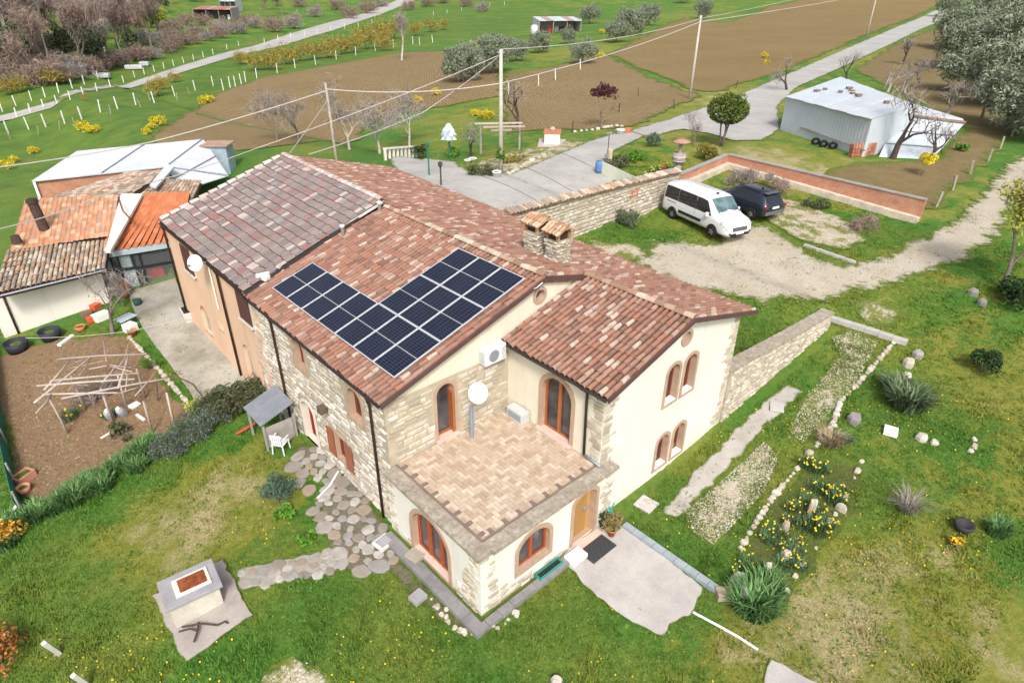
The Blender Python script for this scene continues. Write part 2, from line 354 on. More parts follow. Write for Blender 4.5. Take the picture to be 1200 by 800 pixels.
GREEN = [(400, 720, 3, .5), (600, 760, 3, .5), (60, 620, 2, .5), (80, 740, 2.5, .5), (740, 660, 2.5, .4), (1080, 480, 2.5, .6), (1000, 580, 2, .6), (880, 640, 2, .5), (840, 680, 1.2, .3), (1180, 640, 2, .5), (80, 200, 18, 1.), (160, 160, 20, 1.), (30, 250, 8, 1.), (0, 170, 16, 1.), (220, 110, 25, .9),
         (330, 70, 28, 1.), (430, 50, 28, 1.), (540, 30, 35, .9), (120, 130, 22, .8), (600, 25, 30, .8), (560, 10, 40, .8), (760, 285, 2, .5), (720, 275, 2, .4), (950, 290, 1.5, .4), (1060, 275, 1.5, .6), (880, 395, 2, .7), (890, 410, 2, .4), (840, 510, 1.5, .3)]
def mask(lst, X, Y):
    o = np.zeros(X.shape)
    for a, b, r, s in lst:
        p = G(a, b); o += s * np.exp(-((X - p.x) ** 2 + (Y - p.y) ** 2) / (r * r))
    return np.clip(o, -1, 1)
nx, ny = len(GX), len(GY); _I = np.arange(nx * ny).reshape(nx, ny)
ground_me = mesh_np('ground', np.stack([_XX, _YY, GZ], -1).reshape(-1, 3), np.stack([_I[:-1, :-1], _I[1:, :-1], _I[1:, 1:], _I[:-1, 1:]], -1).reshape(-1, 4), 4, True)
DRYM, GREENM = mask(DRY, _XX, _YY), mask(GREEN, _XX, _YY)
for nm, arr in (('dry', DRYM), ('green', GREENM)):
    ground_me.attributes.new(nm, 'FLOAT', 'POINT').data.foreach_set('value', arr.astype(np.float32).ravel())
tag(link('ground', ground_me, None, MATS['grass_ground']), kind='structure')
sheet('ploughed_field', [(172, 168), (205, 140), (250, 112), (300, 93), (380, 78), (470, 62), (530, 60), (585, 72), (588, 112), (540, 122), (440, 140), (420, 165), (330, 172), (260, 180)], plough, .05, .5, 1.4, fray=1.2)
sheet('ploughed_field', [(590, 112), (592, 88), (640, 80), (700, 66), (716, 68), (770, 95), (822, 112), (800, 122), (745, 148), (700, 152), (640, 152), (592, 158)], plough, .05, .5, 1.2, fray=1.2)
sheet('ploughed_field', [(712, 64), (750, 45), (800, 22), (850, 27), (900, 8), (960, -5), (1110, -6), (1085, 14), (1040, 32), (960, 66), (900, 90), (840, 108), (822, 108), (775, 92)], plough2, .05, .6, 2.0, fray=1.5)
sheet('orchard_earth', [(1000, 82), (1050, 52), (1100, 32), (1210, 60), (1210, 140), (1180, 165), (1140, 205), (1100, 246), (1082, 243), (1000, 218), (950, 207), (1000, 190), (1090, 188), (1130, 150), (1060, 112)], orchard, .045, .4, 1.1, fray=1.4)
sheet('vegetable_plot', [(-30, 430), (20, 408), (70, 398), (150, 392), (178, 420), (205, 465), (232, 480), (195, 510), (135, 555), (85, 588), (40, 600), (20, 575), (6, 500), (-30, 470)], soil, .03, .15, .4, fray=.4)
sheet('gravel_track', [(742, 308), (768, 288), (795, 282), (835, 286), (858, 270), (885, 262), (915, 274), (945, 298), (985, 312), (1030, 303), (1070, 282), (1110, 262), (1150, 228), (1180, 192), (1215, 178), (1215, 205), (1170, 275), (1140, 300), (1100, 318), (1050, 333), (990, 345), (930, 353), (890, 357), (850, 345), (790, 335)], track_m, .035, .3, .35, fray=.8)
sheet('pebble_patch', [(900, 228), (945, 240), (1000, 262), (1015, 282), (985, 294), (935, 280), (900, 262)], peb_m, .045, .2, .5)
sheet('pebble_patch', [(690, 282), (740, 285), (770, 300), (765, 318), (735, 310), (700, 300)], peb_m, .03, .2, .4)
sheet('gravel_path', [(768, 606), (796, 572), (846, 521), (888, 478), (924, 452), (942, 460), (903, 494), (866, 534), (822, 582), (792, 607)], slab('path_lime', (.46, .43, .39), (.33, .30, .26), 1.2), .035, .12, .3, fray=.18)
sheet('gravel_bed', [(800, 602), (850, 560), (895, 518), (912, 535), (896, 575), (862, 612), (836, 638), (815, 625)], bed_m, .03, .25, .35, fray=.8)
sheet('gravel_bed', [(925, 505), (945, 465), (985, 418), (975, 395), (1000, 388), (1028, 402), (1008, 440), (982, 472), (958, 500), (940, 520)], bed_m, .03, .25, .35, fray=.9)
sheet('gravel_bed', [(1000, 352), (1040, 352), (1070, 368), (1030, 385), (1010, 372)], bed_m, .03, .25, .35, fray=.9)
sheet('gravel_patch', [(308, 800), (318, 782), (342, 770), (372, 782), (390, 796), (380, 830), (320, 830)], peb_m, .03, .08, .3)
sheet('driveway', [(455, 186), (500, 186), (535, 190), (552, 206), (575, 203), (690, 166), (735, 152), (762, 157), (722, 176), (708, 188), (738, 206), (700, 222), (650, 245), (560, 262), (480, 230)], drive_m, .05, .06, .6)
sheet('asphalt_road', [(738, 154), (790, 138), (850, 118), (900, 97), (960, 71), (1030, 41), (1092, 14), (1112, 6), (1120, 14), (1095, 28), (1045, 52), (990, 78), (935, 102), (912, 125), (915, 152), (895, 165), (860, 166), (830, 157), (800, 152), (757, 162)], road_m, .06, .1, .9)
sheet('valley_road', [(-10, 138), (60, 120), (150, 98), (230, 72), (300, 53), (380, 28), (440, 10), (480, -6), (500, -6), (456, 13), (391, 36), (316, 57), (237, 78), (152, 104), (61, 127), (-10, 145)], road_m, .06, .1, 2.)
sheet('farmyard_paving', [(150, 342), (205, 326), (222, 366), (258, 405), (290, 447), (260, 458), (232, 474), (214, 448), (180, 402), (160, 372)], yard_m, .03, .03, .5)
sheet('patio', [(655, 656), (672, 640), (700, 617), (735, 617), (825, 690), (815, 708), (808, 722), (786, 733), (778, 746), (760, 741), (742, 730), (720, 717), (700, 700), (685, 686), (672, 672)], patio_m, .06, .035, .2, fray=.07)
sheet('dirt_path', [(345, 520), (385, 523), (425, 570), (462, 630), (470, 660), (530, 720), (560, 738), (548, 745), (490, 705), (455, 668), (405, 672), (365, 605), (395, 560), (345, 545)], earth('path_earth', (.19, .165, .135), (.28, .245, .20), (.13, .14, .05), None, 3.), .025, .1, .3, fray=.3)
sheet('concrete_apron', [(178, 700), (262, 656), (297, 722), (218, 778)], slab('apron_concrete', (.42, .38, .34), (.30, .26, .24), 1.), .07, .04, .25, fray=.08)
sheet('concrete_slab', [(894, 800), (902, 772), (960, 802), (990, 840), (900, 830)], patio_m, .05, .03, .25, fray=.07)
sheet('garden_bed', [(868, 690), (872, 648), (905, 588), (945, 540), (1010, 545), (1005, 600), (965, 635), (935, 690), (895, 730), (868, 715)], earth('bed_earth', (.07, .11, .025), (.15, .14, .05), (.09, .13, .03), None, 2.), .02, .2, .4, grass=True)
sheet('gravel_strip', [(560, 212), (640, 190), (690, 166), (668, 165), (600, 178), (560, 190)], peb_m, .03, .15, .6)

for a_, b_ in (((612, 196), (672, 226)), ((655, 179), (716, 208)), ((560, 206), (640, 243))):
    A_, B_ = G(*a_), G(*b_); m_ = MB()
    for i in range(12): m_.bar(on(*A_.lerp(B_, i / 12).xy, .05), on(*A_.lerp(B_, (i + 1) / 12).xy, .05), .05, .03)
    tag(m_.build('driveway_joint', plain('joint_tar', (.16, .15, .14), .9, .2)), kind='structure')
# ---------------------------------------------------------------- openings, walls, tiles
def arch(w, h, rise=None, n=10):
    rise = w / 2 if rise is None else rise; p = [(-w / 2, 0.)]
    if rise <= 0: return p + [(-w / 2, h), (w / 2, h), (w / 2, 0.)]
    for i in range(n + 1):
        a = math.pi * (1 - i / n); p.append((w / 2 * math.cos(a), h - rise + rise * math.sin(a)))
    return p + [(w / 2, 0.)]
def circle(r, n=20): return [(r * math.cos(2 * math.pi * i / n), r * math.sin(2 * math.pi * i / n)) for i in range(n)]
class Plane:
    """a wall plane: origin O, u along the wall, outward normal n; at(u, v, d) is d metres proud"""
    def __init__(s, O, u, n=None): s.O = Vector(O); s.u = Vector(u).normalized(); s.z = Vector((0, 0, 1)); s.n = Vector(n) if n else s.u.cross(s.z)
    def at(s, u, v, d=0.): return s.O + s.u * u + s.z * v + s.n * d
    def mat(s, u, v, d=0., roll=0., sc=(1, 1, 1)):
        R = Matrix((s.u, s.z, s.n)).transposed().to_4x4(); R.translation = s.at(u, v, d)
        return R @ Matrix.Rotation(roll, 4, 'Z') @ Matrix.Diagonal((*sc, 1))
def wall(name, pl, outline, holes, mat, parent, th=.3, back=True):
    """outline and holes in (u, v); holes go right through to depth th"""
    vs, es, o = [], [], 0
    for loop in [outline] + holes:
        k = len(loop); vs += [Vector(p) for p in loop]; es += [(o + i, o + (i + 1) % k) for i in range(k)]; o += k
    v, e, f, *_ = delaunay_2d_cdt(vs, es, [], 0, 1e-5); V = np.array([(p.x, p.y) for p in v]); F = np.array([t for t in f])
    c = V[F].mean(1); ok = inside(c, outline)
    for h in holes: ok &= ~inside(c, h)
    b = MB(); b.add([pl.at(x, y) for x, y in V], [tuple(t) for t in F[ok]])
    return link(name, b.mesh(name), parent, mat)
def band(pl, u0, v0, inner, outer, d, depth):
    """the ring between two outlines, d proud of the wall, with its reveal going depth in"""
    b = MB(); k = len(inner); I = [pl.at(u0 + x, v0 + y, d) for x, y in inner]; O = [pl.at(u0 + x, v0 + y, d) for x, y in outer]
    W = [pl.at(u0 + x, v0 + y, -.02) for x, y in outer]; D = [pl.at(u0 + x, v0 + y, -depth) for x, y in inner]
    r = range(k)
    b.add(I + O, [(i, (i + 1) % k, k + (i + 1) % k, k + i) for i in r]); b.add(O + W, [(i, (i + 1) % k, k + (i + 1) % k, k + i) for i in r])
    b.add(I + D, [(i, (i + 1) % k, k + (i + 1) % k, k + i) for i in r]); return b
wood = None
def opening(parent, pl, u, v, w, h, rise=None, kind='window', t=.1, depth=.22, panes=2, leaf=None, surround=None, cross=0, name=None, label=None, sill=True, fill=None):
    """a window or glazed door: surround with reveal, and behind it frame, panes, sill as its pieces"""
    inner = arch(w, h, rise); o_r = None if rise is None else (rise + (t if rise > 0 else 0)); outer = [(x * (w + 2 * t) / w, (y * (h + t) / h) if y > 0 else -(t * .9 if kind == 'window' else 0)) for x, y in inner]
    me = band(pl, u, v, inner, outer, .035, depth).mesh(name or kind); win = link(name or kind, me, parent, surround)
    if label: tag(win, label)
    f = .055; gi = [(x * (w - 2 * f) / w, f + y * (h - 2 * f) / h) for x, y in inner]
    fb = MB(); k = len(inner); d1, d0 = -depth + .07, -depth + .01
    A = [pl.at(u + x, v + y, d1) for x, y in inner]; B = [pl.at(u + x, v + y, d1) for x, y in gi]; C = [pl.at(u + x, v + y, d0) for x, y in gi]
    fb.add(A + B, [(i, (i + 1) % k, k + (i + 1) % k, k + i) for i in range(k)]); fb.add(B + C, [(i, (i + 1) % k, k + (i + 1) % k, k + i) for i in range(k)])
    hr = h - (w / 2 if rise is None else rise)
    for i in range(1, panes):
        x = -w / 2 + w * i / panes; top = h - f if abs(x) < 1e-6 or rise == 0 else hr + (h - hr) * math.sqrt(max(0, 1 - (x / (w / 2)) ** 2)) - f
        fb.prism([pl.at(u + x + a, v + b, d0) for a, b in ((-.05, f), (.05, f), (.05, top), (-.05, top))], pl.n, .07)
    for i in range(cross):
        y = hr * (i + 1) / (cross + 1)
        fb.prism([pl.at(u + a, v + y + b, d0) for a, b in ((-w / 2 + f, -.02), (w / 2 - f, -.02), (w / 2 - f, .02), (-w / 2 + f, .02))], pl.n, .06)
    fb.build('frame', leaf, win)
    gb = MB(); gb.add([pl.at(u + x, v + y, -depth + .005) for x, y in inner], [tuple(range(k))]); gb.build('pane', fill or GLASS, win)
    if kind == 'window' and sill:
        sb = MB(); sb.box((0, 0, 0), (w - .01, .05, depth * .9)); s = sb.mesh('sill'); link('sill', s, win, surround if sill is True else sill, pl.mat(u, v + .027, -depth * .45 + .03))
    return win
n = N('glass'); f_ = n.noise(.9, 3); n.b.inputs['Specular IOR Level'].default_value = .7
GLASS = n.done(n.ramp(f_, [(.3, (.025, .025, .03)), (.7, (.10, .10, .11))]), .06, 0, .7)
OAK = plain('orange_oak', (.38, .12, .035), .45, .2, 6, spec=.4)
REDWOOD = plain('red_brown_wood', (.20, .055, .03), .55, .2, 6)
SURR = plain('terracotta_surround', (.43, .30, .215), .9, .18, 4, bump=.3)
PLAST = N('cream_plaster'); _f = PLAST.noise(.8, 6, .65); PLAST.bump(PLAST.noise(40, 4), .12, .01); PLAST = PLAST.done(PLAST.mix(PLAST.ramp(PLAST.noise(1.3, 5, .7, stretch=(1.6, 1.6, .25)), [(.52, 0), (.75, .45)]), PLAST.ramp(_f, [(.3, (.65, .60, .48)), (.7, (.71, .66, .545))]), (.47, .40, .30)), .92)
PLASW = N('white_plaster'); _f = PLASW.noise(.6, 6, .65); PLASW.bump(PLASW.noise(40, 4), .12, .01); PLASW = PLASW.done(PLASW.mix(PLASW.ramp(PLASW.noise(1.3, 5, .7, stretch=(1.6, 1.6, .25)), [(.52, 0), (.75, .45)]), PLASW.ramp(_f, [(.3, (.67, .64, .575)), (.7, (.73, .705, .645))]), (.53, .49, .42)), .92)
_p = N('peach_plaster'); _f = _p.noise(.5, 6, .65); _g = _p.noise(.45, 5, .7, stretch=(2.5, 2.5, .35)); PEACH = _p.done(_p.mix(_p.ramp(_g, [(.5, 0), (.72, .6)]), _p.ramp(_f, [(.3, (.66, .43, .29)), (.7, (.74, .51, .36))]), (.50, .38, .29)), .92)
MORTAR = plain('mortar', (.40, .35, .28), .95, .25, 3, bump=.5)
STONE = pieces_mat('rubble_stone', [(.56, .51, .44), (.66, .61, .54), (.48, .43, .37), (.70, .66, .60), (.40, .36, .31), (.58, .51, .40), (.66, .62, .57), (.52, .49, .45), (.44, .37, .28)], .95, (.30, .255, .20), 2.2, .55, .5)
STONEW = pieces_mat('pale_stone', [(.50, .455, .375), (.57, .525, .445), (.42, .375, .30), (.63, .59, .52), (.46, .395, .30), (.54, .48, .38), (.39, .35, .29), (.60, .55, .46)], .95, (.34, .28, .19), 2.5, .6, .6)
TILE_C = [(.29, .135, .09), (.33, .165, .115), (.245, .12, .083), (.37, .215, .16), (.31, .145, .095), (.20, .105, .078), (.40, .26, .205), (.285, .15, .11), (.34, .16, .10), (.27, .13, .092), (.315, .175, .13), (.46, .34, .28), (.27, .12, .078), (.185, .095, .07), (.33, .155, .10), (.295, .16, .12), (.35, .195, .14), (.30, .14, .095), (.52, .41, .34), (.32, .15, .10)]
_old = [(.36, .15, .085), (.43, .20, .12), (.28, .115, .065), (.50, .27, .18), (.40, .165, .09), (.235, .11, .075), (.55, .37, .28), (.37, .18, .12), (.45, .19, .10), (.50, .36, .28), (.29, .14, .10), (.37, .20, .145), (.58, .45, .37), (.32, .125, .075), (.21, .095, .07), (.40, .175, .105), (.33, .17, .12)]
TILE = pieces_mat('roof_tile_clay', TILE_C, .85, (.22, .17, .14), 6.5, .6, .5)
def stone_proto(k, depth=1.):
    r = random.Random(k); b = MB(); n_ = 7
    ring = []
    for i in range(n_):
        a = 2 * math.pi * i / n_ + .3; c, s = math.cos(a), math.sin(a); q = max(abs(c), abs(s)) ** .75; ring.append((.5 * c / q * r.uniform(.86, 1.02), .5 * s / q * r.uniform(.86, 1.02)))
    V = [(x, y, -.5) for x, y in ring] + [(x * .97, y * .97, .25) for x, y in ring] + [(x * .72, y * .70, .5 + r.uniform(-.08, .12)) for x, y in ring]
    F = []
    for L in range(2): F += [(L * n_ + i, L * n_ + (i + 1) % n_, (L + 1) * n_ + (i + 1) % n_, (L + 1) * n_ + i) for i in range(n_)]
    F.append(tuple(range(2 * n_, 3 * n_))); b.add(V, F); return b.mesh('stone')
def block_proto(k):
    """a squared stone with knocked corners"""
    r = random.Random(k + 50); b = MB(); q = [(-.5, -.5), (.5, -.5), (.5, .5), (-.5, .5)]
    q = [(x * r.uniform(.93, 1), y * r.uniform(.88, 1)) for x, y in q]
    b.add([(x, y, -.5) for x, y in q] + [(x, y, .2) for x, y in q] + [(x * .88, y * .8, .5) for x, y in q], [(i, (i + 1) % 4, 4 + (i + 1) % 4, 4 + i) for i in range(4)] + [(4 + i, 4 + (i + 1) % 4, 8 + (i + 1) % 4, 8 + i) for i in range(4)] + [(8, 9, 10, 11)])
    return b.mesh('stone')
STONES = [stone_proto(i) for i in range(5)] + [block_proto(i) for i in range(4)]
def masonry(pl, outline, holes, hmin=.1, hmax=.24, wmin=.16, wmax=.55, proud=.035, gap=.018, squared=.4, seed=1):
    """rubble courses on a wall plane inside an outline, round the holes"""
    r = random.Random(seed); us = [p[0] for p in outline]; v_ = [p[1] for p in outline]; items = []; v = min(v_)
    while v < max(v_):
        h = r.uniform(hmin, hmax); u = min(us) - r.uniform(0, wmax)
        while u < max(us):
            w = r.uniform(wmin, wmax) * (1.25 if r.random() < .2 else 1); hh = h * (r.uniform(.75, 1.0)); cu, cv = u + w / 2, v + h / 2 + r.uniform(-.015, .015)
            pts = [(cu, cv), (cu - w * .42, cv), (cu + w * .42, cv), (cu, cv - h * .4), (cu, cv + h * .4)]
            P = np.array(pts)
            ok = inside(P, outline).all() and not any(inside(P, H).any() for H in holes)
            if ok:
                k = r.randrange(5) if r.random() > squared else 5 + r.randrange(4)
                items.append((k, pl.mat(cu, cv, r.uniform(-.01, .01), r.uniform(-.06, .06), (max(.05, w - gap), max(.04, hh - gap), 2 * proud * r.uniform(.6, 1.4)))))
            u += w
        v += h
    return items
def grow(o, t): 
    c = np.mean(o, 0); return [(x + t * (1 if x > c[0] else -1), y + t * (1 if y > c[1] else -1)) for x, y in o]
def tile_proto(r0=.090, r1=.074, L=.44, flat=1., seg=5, th=.014):
    """a clay cover tile: half barrel, wider at its lower end (-y), its lip visible"""
    b = MB(); lo, hi, li = [], [], []
    for i in range(seg + 1):
        a = math.pi * i / seg; lo.append((r0 * math.cos(a), -L / 2, r0 * flat * math.sin(a) + .02)); hi.append((r1 * math.cos(a), L / 2, r1 * flat * math.sin(a))); li.append(((r0 - th) * math.cos(a), -L / 2, max(0, (r0 - th) * flat * math.sin(a)) + .02))
    k = seg + 1
    b.add(lo + hi + li, [(i, i + 1, k + i + 1, k + i) for i in range(seg)] + [(i + 1, i, 2 * k + i, 2 * k + i + 1) for i in range(seg)])
    return b.mesh('roof_tile')
def flat_proto(w, L, th=.02, roll=.03):
    """an interlocking flat tile: pan with a raised roll at one side"""
    b = MB(); x = w / 2; y = L / 2
    prof = [(-x, 0), (-x + roll * .6, roll), (-x + roll * 1.6, roll), (-x + roll * 2.2, .006), (x - .02, .0), (x - .005, .012)]
    lo = [(a, -y, z + th) for a, z in prof]; hi = [(a, y, z) for a, z in prof]; dn = [(a, -y, z) for a, z in prof]; k = len(prof)
    b.add(lo + hi + dn, [(i, i + 1, k + i + 1, k + i) for i in range(k - 1)] + [(i + 1, i, 2 * k + i, 2 * k + i + 1) for i in range(k - 1)]); return b.mesh('roof_tile')
def tile_rows(q, pitch, gauge, jit=.012, lift=.0, skip=None, protos=1, seed=3, lateral=True):
    """tile matrices over a roof quad q = eave A, eave B, ridge B, ridge A (3-D); tiles run up from the eave"""
    A, B, C, D = (Vector(p) for p in q); r = random.Random(seed); items = []
    nu = max(1, round(((B - A).length + (C - D).length) / 2 / pitch)); nv = max(1, round(((D - A).length + (C - B).length) / 2 / gauge))
    for i in range(nu):
        u = (i + .5) / nu; off = r.uniform(-.03, .03)
        for j in range(nv):
            v = (j + .45) / nv; p = (A * (1 - u) + B * u) * (1 - v) + (D * (1 - u) + C * u) * v
            if skip and skip(p): continue
            up = ((D * (1 - u) + C * u) - (A * (1 - u) + B * u)).normalized(); al = ((B * (1 - v) + C * v) - (A * (1 - v) + D * v)).normalized(); nn = al.cross(up).normalized(); al = up.cross(nn)
            if nn.z < 0: nn = -nn; al = -al
            R = Matrix((al, up, nn)).transposed().to_4x4()
            R.translation = p + nn * (lift + r.uniform(0, jit)) + up * (off + r.uniform(-jit, jit)) + al * r.uniform(-jit, jit) * .6
            items.append((r.randrange(protos), R @ Matrix.Rotation(r.uniform(-.035, .035), 4, 'Z') @ Matrix.Rotation(r.uniform(-.02, .02), 4, 'X')))
    return items
def ridge_caps(a, b, L=.36, jit=.01, seed=5):
    a, b = Vector(a), Vector(b); d = (b - a); k = int(d.length / L); d.normalize(); r = random.Random(seed); out = []
    side = d.cross(Vector((0, 0, 1))).normalized(); up = side.cross(d)
    for i in range(k):
        R = Matrix((side, d, up)).transposed().to_4x4(); R.translation = a + d * (i + .5) * L + up * (.0 + r.uniform(0, jit)) + side * r.uniform(-jit, jit); out.append((0, R @ Matrix.Rotation(r.uniform(-.05, .05), 4, 'Z') @ Matrix.Diagonal((1.45, 1, 1.1, 1))))
    return out
COPPO = [tile_proto(.082, .066, .44, 1.25), tile_proto(.079, .065, .43, 1.2), tile_proto(.084, .068, .42, 1.35)]
DECK = plain('shadow_dark_underlay', (.085, .048, .036), .95, .3, 2)  # deck colour darkened to paint the shadow in the channels between tiles
METALB = plain('brown_gutter', (.055, .03, .022), .5, .2, 4, .3)
COPPER = METALB
GREYM = plain('grey_metal', (.30, .33, .36), .5, .15, 4, .4)
WHITEP = plain('white_paint', (.80, .80, .78), .6, .04, 3)
def slab_quad(name, q, th, mat, parent):
    b = MB(); A = [Vector(p) for p in q]; nn = (A[1] - A[0]).cross(A[3] - A[0]).normalized()
    if nn.z < 0: nn = -nn
    b.prism([p - nn * th for p in A], nn, th); return b.build(name, mat, parent)
def gutter(name, a, b, mat, parent, r=.065, n=6):
    a, b = Vector(a), Vector(b); d = (b - a).normalized(); s = d.cross(Vector((0, 0, 1))).normalized(); g = MB()
    P = [(math.cos(math.pi * (1 + i / n)) * r, math.sin(math.pi * (1 + i / n)) * r) for i in range(n + 1)]
    Q = [(x * .86, z * .86 + .004) for x, z in P][::-1]; L = P + Q; k = len(L)
    g.add([a + s * x + Vector((0, 0, z)) for x, z in L] + [b + s * x + Vector((0, 0, z)) for x, z in L], [(i, (i + 1) % k, k + (i + 1) % k, k + i) for i in range(k)]); return g.build(name, mat, parent)
# ---------------------------------------------------------------- the stone farmhouse
FH = empty('stone_farmhouse', (0, 0, 0), 'stone and cream farmhouse with patchwork clay roof, solar panels and paved terrace', 'house')
XA, YA, YT, XT = 4.79, -4.13, -4.38, -.12
zl = lambda x: 4.85 + (x + .11) * .312                      # tile planes
zr = lambda x, y=0.: 6.84 - .264 * (x - 6.27) + max(0., y) * .0195
za = lambda x: 5.17 + (x - 4.53) * .3042
side = Plane((0, 9.42, 0), (0, -1, 0)); gab = Plane((0, .03, 0), (1, 0, 0)); anl = Plane((XA, .03, 0), (0, -1, 0)); anf = Plane((0, YA, 0), (1, 0, 0))
tel = Plane((XT, .03, 0), (0, -1, 0)); tef = Plane((0, YT, 0), (1, 0, 0)); ear = Plane((11.89, YA, 0), (0, 1, 0))
off = lambda o, u, v: [(x + u, y + v) for x, y in o]
# side wall -------------------------------------------------
sw = lambda y: 9.42 - y
s_open = [(sw(5.33), 3.32, .80, 1.25, .4), (sw(1.68), 3.12, .82, 1.22, .41), (sw(5.5), .06, .95, 1.78, .42), (sw(3.13), .62, .68, 1.08, 0.)]
s_h = [off(arch(w, h, r), u, v) for u, v, w, h, r in s_open]
so_ = [(0, -.7), (9.45, -.7), (9.45, 4.72), (0, 4.72)]
sidew = wall('side_wall', side, so_, s_h, MORTAR, FH)
ks = lambda lst, t=.13: [grow(off(arch(w, h, r), u, v), t) for u, v, w, h, r in lst]
st_side = masonry(side, so_, ks(s_open), .10, .22, .16, .5, .04, seed=2)
for u, v, w, h, r in s_open[:2]: opening(FH, side, u, v, w, h, r, 'window', .12, .28, 2, REDWOOD, SURR)
d = opening(FH, side, *s_open[2], kind='door', t=.1, depth=.3, panes=1, leaf=plain('crimson_door', (.28, .035, .03), .5, .15), surround=plain('pale_jamb', (.66, .60, .52), .9, .12), name='door', label='dark red arched door', fill=plain('crimson_door', (.28, .035, .03), .5, .15))
wsh = opening(FH, side, *s_open[3], kind='window', t=.07, depth=.2, panes=2, leaf=REDWOOD, surround=SURR)
SHUT = plain('shutter_wood', (.30, .115, .065), .6, .2, 8)
def shutter(pl, u, v, w, h, mat, parent, angle=0.):
    b = MB(); b.box((0, 0, 0), (w, h, .03)); k = int(h / .075)
    for i in range(k): b.box((0, -h / 2 + (i + .5) * h / k, .022), (w * .8, h / k * .55, .02))
    b.box((-w / 2 + .03, 0, .02), (.06, h, .03)); b.box((w / 2 - .03, 0, .02), (.06, h, .03)); o = link('shutter', b.mesh('shutter'), parent, mat, pl.mat(u, v, .05, 0) @ Matrix.Rotation(angle, 4, 'Y')); return o
for s in (-1, 1): shutter(side, s_open[3][0] + s * .60, s_open[3][1] + .54, .46, 1.14, SHUT, wsh)
# gable above the terrace ----------------------------------
gd = (2.19, 2.42, .68, 1.98, .34); go = [(0, -.7), (11.6, -.7), (11.6, zr(11.6) - .17), (6.27, 6.66), (0, zl(0) - .14)]
gh = [off(arch(gd[2], gd[3], gd[4]), gd[0], gd[1]), off(circle(.2), 6.17, 6.12)]
gablew = wall('gable_wall', gab, go, gh, PLAST, FH)
gs = Plane((0, 0, 0), (1, 0, 0)); gso = [(0, 2.3), (4.79, 2.3), (4.79, 4.56), (1.2, 4.62), (.0, 4.64)]
gst = wall('stone_facing', gs, gso, [gh[0]], plain('warm_mortar', (.44, .38, .28), .95, .25, 3, bump=.5), FH)
st_gab = masonry(gs, gso, ks([gd]), .12, .27, .2, .55, .03, .04, .85, 4)
gdo = opening(FH, gab, *gd, kind='door', t=.11, depth=.26, panes=1, leaf=OAK, surround=SURR, name='door', label='narrow arched glazed door opening onto the terrace')
b = MB(); b.box((.0, 0, 0), (.3, 1.5, .05)); b.build('door_leaf', OAK, gdo, M=gab.mat(gd[0] + .29, gd[1] + .80, -.1) @ Matrix.Rotation(math.radians(80), 4, 'Y'))
b = MB(); b.box((0, 0, 0), (.9, .06, .3)); b.build('doorstep', plain('rosy_stone', (.62, .47, .40), .9, .1), gdo, M=gab.mat(gd[0], gd[1] - .02, .0))
def oculus(pl, u, v, ri, ro):
    o = link('round_window', band(pl, u, v, circle(ri), circle(ro), .04, .2).mesh('round_window'), FH, SURR)
    b = MB(); b.add([pl.at(u + x, v + y, -.18) for x, y in circle(ri)], [tuple(range(20))]); b.build('pane', GLASS, o)
oculus(gab, 6.17, 6.12, .2, .31)
# annex -----------------------------------------------------
ad = (2.28, 2.42, 1.26, 2.12, .63); ao = [(0, 2.0), (4.16, 2.0), (4.16, 5.08), (0, 5.08)]
anlw = wall('annex_side_wall', anl, ao, [off(arch(*ad[2:]), ad[0], ad[1])], PLAST, FH)
ado = opening(FH, anl, *ad, kind='door', t=.14, depth=.2, panes=2, leaf=OAK, surround=SURR, name='door', label='wide arched double glazed door in the cream wall')
b = MB(); b.box((0, 0, 0), (1.5, .06, .34)); b.build('doorstep', plain('rosy_stone', (.62, .47, .40), .9, .1), ado, M=anl.mat(ad[0], ad[1] - .02, .02))
a_open = [(8.14, .44, .62, 1.34, .31), (9.10, .44, .62, 1.34, .31), (8.14, 3.12, .62, 1.46, .31), (9.10, 3.12, .62, 1.46, .31)]
afo = [(XA, -.7), (11.89, -.7), (11.89, zr(11.89) - .16), (8.31, 6.14), (XA, za(XA) - .16)]
anfw = wall('annex_front_wall', anf, afo, [off(arch(w, h, r), u, v) for u, v, w, h, r in a_open] + [off(circle(.2), 8.59, 5.40)], PLASW, FH)
for u, v, w, h, r in a_open: opening(FH, anf, u, v, w, h, r, 'window', .115, .26, 2, REDWOOD, SURR, sill=WHITEP)
oculus(anf, 8.59, 5.40, .2, .31)
# terrace block --------------------------------------------
tw = (2.14, .08, 1.74, 1.86, .8); t_o = [(0, -.7), (4.41, -.7), (4.41, 2.27), (0, 2.27)]
telw = wall('terrace_side_wall', tel, t_o, [off(arch(*tw[2:]), tw[0], tw[1])], PLASW, FH)
two = opening(FH, tel, *tw, kind='window', t=.13, depth=.24, panes=3, leaf=plain('red_oak', (.36, .085, .03), .5, .2, 6), surround=SURR, sill=plain('rosy_stone', (.62, .47, .40), .9, .1))
tfw = (1.83, .66, 1.22, 1.22, .5); tfd = (3.95, .08, .98, 1.92, .34); tfo = [(XT, -.7), (5.35, -.7), (5.35, 2.27), (XT, 2.27)]
tefw = wall('terrace_front_wall', tef, tfo, [off(arch(*q[2:]), q[0], q[1]) for q in (tfw, tfd)], PLASW, FH)
opening(FH, tef, *tfw, kind='window', t=.13, depth=.2, panes=2, leaf=plain('red_oak', (.36, .085, .03), .5, .2, 6), surround=SURR)
fdo = link('front_door', band(tef, tfd[0], tfd[1], arch(*tfd[2:]), [(x * 1.24, y * 1.06) for x, y in arch(*tfd[2:])], .035, .34).mesh('front_door'), FH, SURR); tag(fdo, 'honey coloured plank front door under the terrace')
